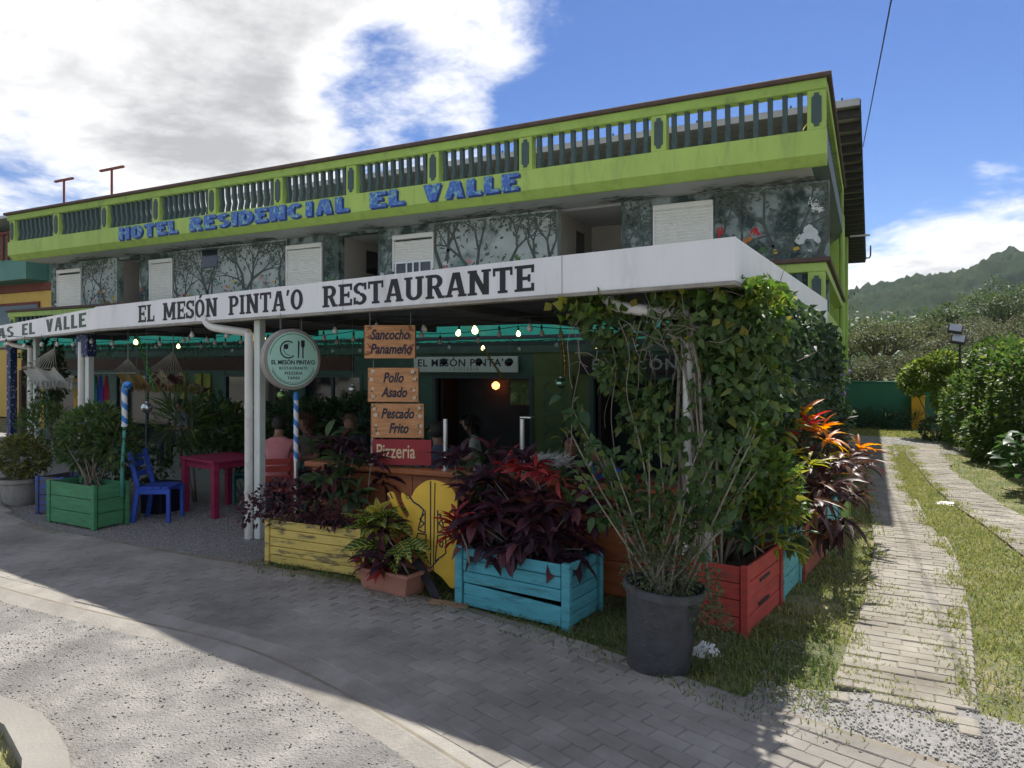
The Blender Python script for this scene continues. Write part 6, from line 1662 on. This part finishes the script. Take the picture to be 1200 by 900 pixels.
for px, col, lab in ((104, (.03, .17, .38), 'bright blue cloth hanging on the rail'), (111, (.03, .24, .22), 'teal cloth hanging on the rail between blue ones'), (118, (.05, .06, .36), 'deep blue cloth hanging on the rail beside the red one'), (125, (.30, .02, .05), 'red cloth hanging at the end of the row on the rail')):
    c0 = PY(px, 440, 9.0); t = thing('hanging_cloth', lab, 'cloth', (c0.x, c0.y, PY(px, 483, 9.0).z), 0, 'cloths on the shop rail')
    zt, zb = c0.z, PY(px, 483, 9.0).z; mb = MB(); n = 9
    for i in range(6):
        z = zt+(zb-zt)*i/5; w = .03+.085*min(1, i/2)
        for k in range(n): u = k/(n-1)-.5; mb.v.append((c0.x+u*2*w, c0.y+.02*math.sin(k*2.2), z))
    for i in range(5):
        for k in range(n-1): mb.f.append((i*n+k, i*n+k+1, (i+1)*n+k+1, (i+1)*n+k)); mb.mi.append(0)
    mb.build('drape', mat('cloth_%d' % px, col, .85, .2, 10), t, smooth=True)
    MB().tube([c0, c0+Vector((0, 0, .06))], .006, 5).build('hook', m_wire, t)
for px0, px1, y0, y1, Y, lab in ((38, 50, 443, 502, 8.6, 'leaning yellow board with black brush marks in the shop'), (88, 95, 443, 486, 8.8, 'narrow yellow board behind the white post')):
    c0, c1 = PY((px0+px1)/2, y1, Y), PY((px0+px1)/2, y0, Y); w = abs(PY(px1, y0, Y).x-PY(px0, y0, Y).x)*.5
    t = thing('display_board', lab, 'board', (c0.x, c0.y, c0.z), R(10))
    MB().cbox(-w, w, -.01, .01, 0, c1.z-c0.z, .004, Matrix.Rotation(R(-2), 4, 'Y')).build('board', m_figy, t, local=True)
    s = MB()
    for k in range(9): s.bar((random.uniform(-w*.6, w*.6), -.0125-.0003*k, .05+k*.06), (random.uniform(-w*.6, w*.6), -.0125-.0003*k, .07+k*.06), .012, .002, (0, -1, 0))
    s.build('brush_marks', m_ink, t, local=True)['kind'] = 'stuff'
    MB().bar((0, .012, 0), (0, .10, -c0.z), .02, .02).build('stand_leg', m_stem, t, local=True)
for px, Y, lab, zt in ((14, 8.4, 'dark blue post wrapped in white patterned cloth in the shop', 2.5),):
    p = at(px, Y); t = thing('patterned_post', lab, 'post', p)
    MB().cbox(-.07, .07, -.07, .07, 0, zt, .01).build('wrapped_shaft', m_patt, t, local=True)
    MB().cbox(-.10, .10, -.10, .10, 0, .08, .01).build('foot', m_conc, t, local=True)
t = MB().cbox(-10.5-.20, -10.5+.07, 6.60, 6.75, 2.08, 2.42, .01).build('patterned_wrap', m_patt, canopy)
MB().box(-20, -9.0, 10.9, 11.0, 1.86, 2.14).build('shop_beam', mat('shop_brown', (.06, .028, .022), .8, .2, 4), hotel)
for px in (45, 5): 
    p = at(px, 10.5); MB().box(p[0]-.06, p[0]+.06, 10.88, 11.0, 0, 1.86).build('shop_post', m_boardedge, hotel)
bx_ = thing('storage_box', 'dark navy box standing beside the green planter', 'box', (-8.42, 6.35, 0), R(8))
MB().cbox(-.17, .17, -.2, .2, 0, .36, .01).build('body', mat('navy_plastic', (.012, .015, .035), .6, .1, 5), bx_, local=True)
MB().cbox(-.18, .18, -.21, .21, .362, .39, .008).build('lid', mat('navy_plastic', (.012, .015, .035), .6, .1, 5), bx_, local=True)
# ================================================================ NEIGHBOURS, BACKDROP
m_teal = mat('teal_wall', (.10, .24, .20), .75, .12, 2); m_ywall = mat('yellow_wall', (.60, .40, .10), .75, .1, 2); m_brick = mat('red_brown_trim', (.16, .05, .035), .8, .2, 5)
nb = thing('neighbour_building', 'teal and yellow building with red balusters beyond the hotel end', 'building', (-31, 19, 0))
MB().box(-40, -24.2, 16, 24, 0, 4.85).build('lower_wall', m_ywall, nb)
MB().box(-40, -24.2, 15.9, 24, 4.853, 5.15).build('band', m_brick, nb)
MB().box(-40, -24.2, 16, 24, 5.153, 7.28).build('upper_wall', m_teal, nb)
MB().box(-41, -27.6, 15.2, 15.98, 5.20, 6.0).build('balcony_wall', m_teal, nb)
for k in range(16): MB().cbox(-33.8+.36*k, -33.62+.36*k, 15.12, 15.19, 5.95, 6.9, .02).build('baluster', m_brick, nb)
MB().box(-41, -27.6, 15.1, 15.3, 6.9, 7.0).build('balcony_rail', m_brick, nb)
MB().add([(-42, 14.6, 7.32), (-23.8, 14.6, 7.32), (-23.8, 25, 7.5), (-42, 25, 7.5), (-42, 14.6, 7.42), (-23.8, 14.6, 7.42), (-23.8, 25, 7.6), (-42, 25, 7.6)], [(0, 3, 2, 1), (4, 5, 6, 7), (0, 1, 5, 4), (1, 2, 6, 5), (3, 0, 4, 7)]).build('roof', m_roofmetal, nb)
w = MB().box(-31.2, -28.2, 15.95, 15.99, 3.2, 4.35).build('window', m_glassd, nb)
MB().box(-31.3, -31.2, 15.93, 15.99, 3.1, 4.45).box(-28.2, -28.1, 15.93, 15.99, 3.1, 4.45).box(-31.2, -28.2, 15.93, 15.99, 4.35, 4.45).build('frame', m_brick, w)
# antenna posts on the terrace
for px, y0, y1, w_, lab in ((75, 212, 250, 30, 'rusty red T shaped post at the hotel roof end'), (131, 199, 240, 37, 'rusty red T shaped post nearer the middle of the hotel roof')):
    a = PY(px, y0, 13.6); b_ = PY(px, y1, 13.6); hw = w_/2*(-ST*a.x+CT*a.y)/FPX
    t = thing('roof_post', lab, 'post', (a.x, a.y, 5.15), 0, 'clothes line posts on the hotel roof')
    MB().tube([(a.x, a.y, 5.15), (a.x, a.y, a.z)], .035, 8).build('upright', m_rust, t)
    MB().bar((a.x-hw*1.15, a.y, a.z+.03), (a.x+hw*1.15, a.y, a.z+.03), .07, .06).build('crossbar', m_rust, t)
a, b_ = PY(75, 213, 13.6), PY(131, 200, 13.6)
# overhead wire
E0 = Vector((-.14, 17.5, 6.8)); thr = Vector((0, 0, H)) + ray(1043, 0)*7.5; E1 = E0+(thr-E0)*2.6
w_ = MB().tube([E0+(E1-E0)*s + Vector((0, 0, -.25*4*s*(1-s)*.3)) for s in [i/12 for i in range(13)]], .008, 6).build('overhead_wire', m_rubber, None)
tag(w_, 'black overhead cable running from the hotel eave across the sky', 'cable')
# terrace agave
ag = thing('potted_plant', 'yellowish spiky plant behind the corner balustrade of the roof', 'plant', (-1.35, 12.1, 5.15))
MB().lathe([(0, 0), (.14, 0), (.18, .26), (.16, .26), (0, .2)], (0, 0, 0), 16).build('pot', m_terra, ag, local=True)
sp_ = P_('agave', [(0, (.30, .26, .08)), (1, (.42, .36, .14))], .36, .04, .5, .3, 'strap')
for k in range(34):
    a = k*2.4; el = random.uniform(.1, 1.2); place_leaf(random.choice(sp_), ag, (random.uniform(-.35, .3), 0, .24), (math.cos(a)*math.cos(el), math.sin(a)*math.cos(el), math.sin(el)), s=random.uniform(.7, 1.1))
# boundary wall
gw = thing('boundary_wall', 'plain dark green garden wall closing the end of the driveway', 'wall', (1, 25.5, 0))
MB().cbox(-7, 3.2, 25.4, 25.6, 0, 1.45, .01).build('wall_panel', mat('garden_green', (.035, .15, .095), .8, .12, 1.2, .1, 30), gw)
MB().cbox(-7, 3.2, 25.37, 25.63, 1.453, 1.50, .01).build('coping', mat('garden_green_top', (.05, .18, .12), .8, .12, 2), gw)
yp = thing('gate_pillar', 'orange yellow painted pillar at the end of the green wall', 'pillar', (1.33, 25.2, 0))
MB().cbox(1.14, 1.50, 25.1, 25.36, 0, 1.02, .01).build('shaft', mat('pillar_yellow', (.62, .33, .02), .7, .1, 3), yp)
MB().cbox(1.11, 1.53, 25.07, 25.39, 1.023, 1.08, .01).build('cap', mat('pillar_yellow', (.62, .33, .02), .7, .1, 3), yp)
bush('plant', 'row of dark strap leaved plants at the foot of the green wall', (.3, 24.9, 0), [(-.6+.45*k, 24.95, .22, .32, .25, .36) for k in range(5)], 900, m_ivy, .3, .03, inner=.1)
# hedges by the driveway
m_hedge = leaf_mat('hedge_leaves', [(0, (.035, .07, .018)), (.7, (.075, .13, .03)), (1, (.17, .2, .05))], .4, .5)
m_hedge_y = leaf_mat('hedge_yellowgreen', [(0, (.07, .12, .025)), (.7, (.14, .19, .035)), (1, (.24, .26, .06))], .45, .5)
m_grey = leaf_mat('dry_vines', [(0, (.07, .07, .05)), (.6, (.11, .10, .075)), (1, (.16, .16, .08))], .3, .7)
def hedge(label, base, bl, n, m, L_, W_, name='hedge'):
    t = thing(name, label, 'hedge', base); p, d = blob_points(bl, n, .72, .1)
    p[:, 2] = np.maximum(p[:, 2], .03)
    foliage('foliage', m, t, p, d+np.array([0, 0, .2]), L_, W_)
    core = MB()
    stems_to(t, base, [(b[0], b[1], b[2]) for b in bl[:8]], .025, m_stem, .15)
    return t
hedge('bright yellow green bush beside the yellow pillar', (1.75, 22.6, 0), [(1.45, 22.6, 1.75, .6, .55, .42), (2.0, 22.3, 1.35, .55, .6, .7), (1.05, 22.8, 1.5, .35, .4, .3), (1.75, 22.4, 2.05, .4, .4, .3)], 4200, m_hedge_y, .13, .07)
hedge('small dark round bush at the foot of the yellow pillar', (1.5, 21.6, 0), [(1.5, 21.6, .3, .35, .35, .32)], 700, m_ivy, .09, .05)
hedge('tall leafy hedge covered in creeper along the driveway', (2.25, 18.3, 0), [(2.1, 20.4, .75, .55, .9, .85), (2.3, 19.2, 1.15, .55, .9, 1.0), (2.35, 18.0, 1.2, .5, .9, 1.05), (2.2, 17.2, .6, .45, .7, .65), (2.55, 17.6, 1.9, .5, .9, .55), (2.6, 19.2, 2.1, .6, .8, .5)], 9000, m_hedge, .12, .08)
hedge('creeper covered hedge end with deep shade below', (2.42, 15.6, 0), [(2.38, 16.4, 1.2, .36, .7, 1.0), (2.42, 15.4, 1.4, .34, .7, .85), (2.45, 15.6, .6, .3, .7, .6)], 4800, m_hedge, .11, .075)
fn_ = thing('wire_fence', 'grey wire fence overgrown with dry creeper beside the driveway', 'fence', (2.7, 13.6, 0))
for y in (12.0, 13.4, 14.8): MB().tube([(2.72, y, 0), (2.72, y, 2.0)], .03, 8).build('fence_post', m_steel, fn_)
t = MB()
for k in range(30):
    y = 11.6+.13*k; t.bar((2.72, y, .05), (2.72, y, 1.95), .005, .005, (1, 0, 0))
for k in range(16): t.bar((2.725, 11.5, .1+.12*k), (2.725, 15.4, .1+.12*k), .005, .005)
t.build('wire_mesh', m_wire, fn_)['kind'] = 'stuff'
p, d = blob_points([(2.78, y, z, .16, .6, .6) for y in (11.6, 12.6, 13.6, 14.6) for z in (.6, 1.4)] + [(2.8, 13.2, 2.0, .3, 1.6, .3)], 5200, .3); foliage('dry_creeper', m_grey, fn_, p, d, .075, .045)
t = thing('shrub', 'big leaved shrub with glossy pale leaves at the foot of the fence', 'shrub', (2.2, 13.2, 0))
for k in range(110):
    a = random.uniform(0, 2*PI); s_ = random.uniform(.1, .55); z = random.uniform(.25, 1.0)*(1-.3*s_)
    place_leaf(random.choice(bigleaf), t, (s_*math.cos(a)*.8, s_*math.sin(a), z), (math.cos(a), math.sin(a), random.uniform(-.4, .5)), s=random.uniform(.9, 1.5), roll=random.gauss(0, .3))
stems_to(t, (2.2, 13.2, 0), [(2.2+random.gauss(0, .25), 13.2+random.gauss(0, .25), random.uniform(.5, .9)) for _ in range(12)], .012)
# floodlight on a pole
fp_ = PY(1125, 392, 20.5); fl_ = thing('floodlight', 'grey double floodlight on a thin pole above the hedge', 'floodlight', (fp_.x, fp_.y, 0))
MB().tube([(fp_.x, fp_.y, 0), (fp_.x, fp_.y, fp_.z-.25)], .03, 8).build('pole', m_rafter, fl_)
for k, dz in enumerate((-.14, .12)):
    h_ = MB().cbox(-.16, .16, -.10, .02, -.11, .11, .015, Matrix.Translation((fp_.x-.04+.06*k*-1, fp_.y, fp_.z+dz)) @ Matrix.Rotation(R(-25), 4, 'X') @ Matrix.Rotation(R(12), 4, 'Y')).build('lamp_head', m_rafter, fl_)
    MB().box(-.13, .13, -.107, -.101, -.085, .085, Matrix.Translation((fp_.x-.04-.06*k, fp_.y, fp_.z+dz)) @ Matrix.Rotation(R(-25), 4, 'X') @ Matrix.Rotation(R(12), 4, 'Y')).build('lens', m_alu, h_)
# ---------------------------------------------------------------- trees
m_trunk = mat('tree_bark', (.085, .07, .055), .9, .25, 4, .4, 20)
def tree(label, px, py, Y, rpx, hpx, m, n=5200, leaf=None, group=None, umb=False, seed=None, nb_=9):
    r = ray(px, py); yc = Y/r.y; c = Vector((0, 0, H)) + r*yc; k = yc/FPX; rx, rz = rpx*k, hpx*k
    t = thing('tree', label, 'tree', (c.x, Y, 0), 0, group)
    leaf = leaf or 3.2*k
    bl = []; ends = []
    for i in range(nb_):
        a = i*2.4+random.uniform(-.4, .4); q = math.sqrt((i+.5)/nb_)*.82
        z = c.z + rz*(random.uniform(-.35, .55) if not umb else random.uniform(.1, .5)) - q*q*rz*.35
        e = (c.x+rx*q*math.cos(a), Y+rx*q*math.sin(a), z); ends.append(e)
        bl.append((*e, rx*random.uniform(.32, .5), rx*random.uniform(.32, .5), rz*(random.uniform(.35, .55) if not umb else random.uniform(.2, .32))))
    p, d = blob_points(bl, n, .55, .1)
    foliage('crown', m, t, p, d+np.array([0, 0, .25]), leaf, leaf*.6)
    fork = Vector((c.x, Y, max(.6, c.z-rz*.9))); r0 = max(.08, rx*.06)
    MB().tube([(c.x, Y, -.1), (c.x+.05*rx, Y, fork.z*.5), fork], [r0*1.3, r0, r0*.85], 8).build('trunk', m_trunk, t, smooth=True)
    for e in ends:
        ev = Vector(e); mid = fork*.5+ev*.5+Vector((random.gauss(0, rx*.08), 0, rx*.06))
        MB().tube([fork, mid, ev], [r0*.6, r0*.38, r0*.12], 6).build('limb', m_trunk, t, smooth=True)
    return t
m_t1 = leaf_mat('tree_olive', [(0, (.05, .065, .03)), (.7, (.09, .105, .045)), (1, (.15, .15, .07))], .35, .6)
m_t2 = leaf_mat('tree_greybrown', [(0, (.06, .072, .038)), (.7, (.10, .112, .058)), (1, (.16, .15, .08))], .3, .65)
m_t3 = leaf_mat('tree_green', [(0, (.035, .06, .025)), (.7, (.065, .10, .035)), (1, (.11, .14, .05))], .35, .55)
TG = 'trees beyond the garden wall'
tree('spreading umbrella tree with dark limbs above the green wall', 1030, 402, 46, 52, 36, m_t1, 6000, group=TG, umb=True, nb_=14)
tree('yellow green domed tree right of the umbrella tree', 1082, 400, 52, 42, 34, m_t1, 5200, group=TG, umb=True, nb_=12)
tree('low grey brown scrub tree directly behind the green wall', 1012, 436, 34, 34, 22, m_t2, 3600, group=TG)
tree('grey scrub tree behind the yellow green bush', 1062, 430, 36, 34, 22, m_t2, 3600, group=TG)
tree('pale brownish tree behind the floodlight', 1135, 405, 48, 48, 34, m_t2, 5600, group=TG, nb_=12)
tree('grey brown tree above the wire fence', 1192, 395, 44, 50, 40, m_t2, 5600, group=TG, nb_=12)
tree('tall open crowned dark tree rising against the mountain', 1180, 350, 75, 48, 42, m_t3, 5200, group=TG, nb_=14)
tree('rounded green tree between the domed tree and the tall dark tree', 1110, 372, 80, 38, 26, m_t3, 4600, group=TG)
tree('green tree just above the long hedge', 1150, 425, 30, 40, 28, m_t3, 4800, group=TG)
tree('dark tree half hidden behind the hotel end', 985, 395, 60, 40, 34, m_t3, 3600, group=TG)
tree('broad tree outside the fence behind the garden hedge', 1265, 380, 40, 60, 50, m_t3, 4200, group=TG)
# wooded middle distance and mountain
def noise2(x, y, s): return math.sin(x*s+1.3*math.sin(y*s*.7+.5))*math.cos(y*s*1.1+.9*math.sin(x*s*.6))
m_hill = mat('forest_hill', (.032, .05, .026), .95, .5, .035, 1.0, .25, spec=0.0, col2=(.04, .055, .025), c2lo=.45, c2hi=.6, c2scale=.02, detail=10)
RID = [(-900, 50), (-400, 70), (-150, 82), (-19, 92), (10, 98), (38, 106), (66, 107), (85, 106), (101, 112), (118, 121), (130, 127), (145, 121), (159, 118), (200, 120), (300, 110), (500, 130), (900, 80)]
def ridge(X): return float(np.interp(X, [a for a, b in RID], [b for a, b in RID]))
nx, ny = 230, 130; X0, X1, Y0, Y1 = -900, 900, 240, 1350
gx = np.concatenate([np.linspace(X0, -120, 40), np.linspace(-115, 330, 150), np.linspace(340, X1, 40)]); nx = len(gx); gy = np.linspace(Y0, Y1, ny)
V = np.zeros((ny, nx, 3))
for j, y in enumerate(gy):
    f = min(1, max(0, (y-Y0)/(1000-Y0))); f = f*f*(3-2*f); back = 1-.35*max(0, (y-1000)/350)
    for i, x in enumerate(gx):
        spur = 16*f*(noise2(x, y, .022)+.6*noise2(x+200, y-90, .05)) * (1.4-f)
        bump = 2.4*noise2(x, y, .21)+1.6*noise2(x+7, y+3, .47)+RNG.uniform(-2.6, 2.6)
        V[j, i] = (x*y/1000*.35+x*.65, y, ridge(x)*f*back + spur + bump*min(1, f*4) - 1.0)
idx = []
for j in range(ny-1):
    a = np.arange(nx-1)+j*nx; idx.append(np.stack([a, a+1, a+nx+1, a, a+nx+1, a+nx], 1).reshape(-1))
o = raw_mesh('mountain', m_hill, None, V.reshape(-1, 3), np.concatenate(idx), None, 'structure')
# woods between garden and mountain foot: an unbroken mass of crowns
t_n = 42000; bx = RNG.uniform(-110, 170, t_n); by = RNG.uniform(110, 340, t_n)
cz = 3.0 + (by-95)*.055 + 2.2*np.sin(bx*.11+by*.05)*np.cos(by*.07-bx*.03)
pos = np.stack([bx+RNG.normal(0, 1.5, t_n), by, cz + np.abs(RNG.normal(0, 2.2, t_n))*1.1], 1)
o = foliage('woods', m_t3, None, pos, RNG.normal(0, 1, (t_n, 3)), 1.1, .8); tag(o, 'unbroken woods covering the ground below the mountain', 'woods')
# ---------------------------------------------------------------- the air
hz = MB().box(-1700, 1700, -90, 1700, -3, 260).build('haze', mat('tmp_haze', (1, 1, 1)), None)
hm = bpy.data.materials.new('haze_air'); hm.use_nodes = True; nt = hm.node_tree; nt.nodes.clear()
vo = nt.nodes.new('ShaderNodeVolumePrincipled'); vo.inputs['Color'].default_value = (.72, .82, 1, 1); vo.inputs['Density'].default_value = .00009; vo.inputs['Anisotropy'].default_value = .3
mo = nt.nodes.new('ShaderNodeOutputMaterial'); nt.links.new(vo.outputs[0], mo.inputs['Volume'])
hz.data.materials.clear(); hz.data.materials.append(hm); tag(hz, 'thin bluish air over the whole valley', 'haze', kind='stuff')
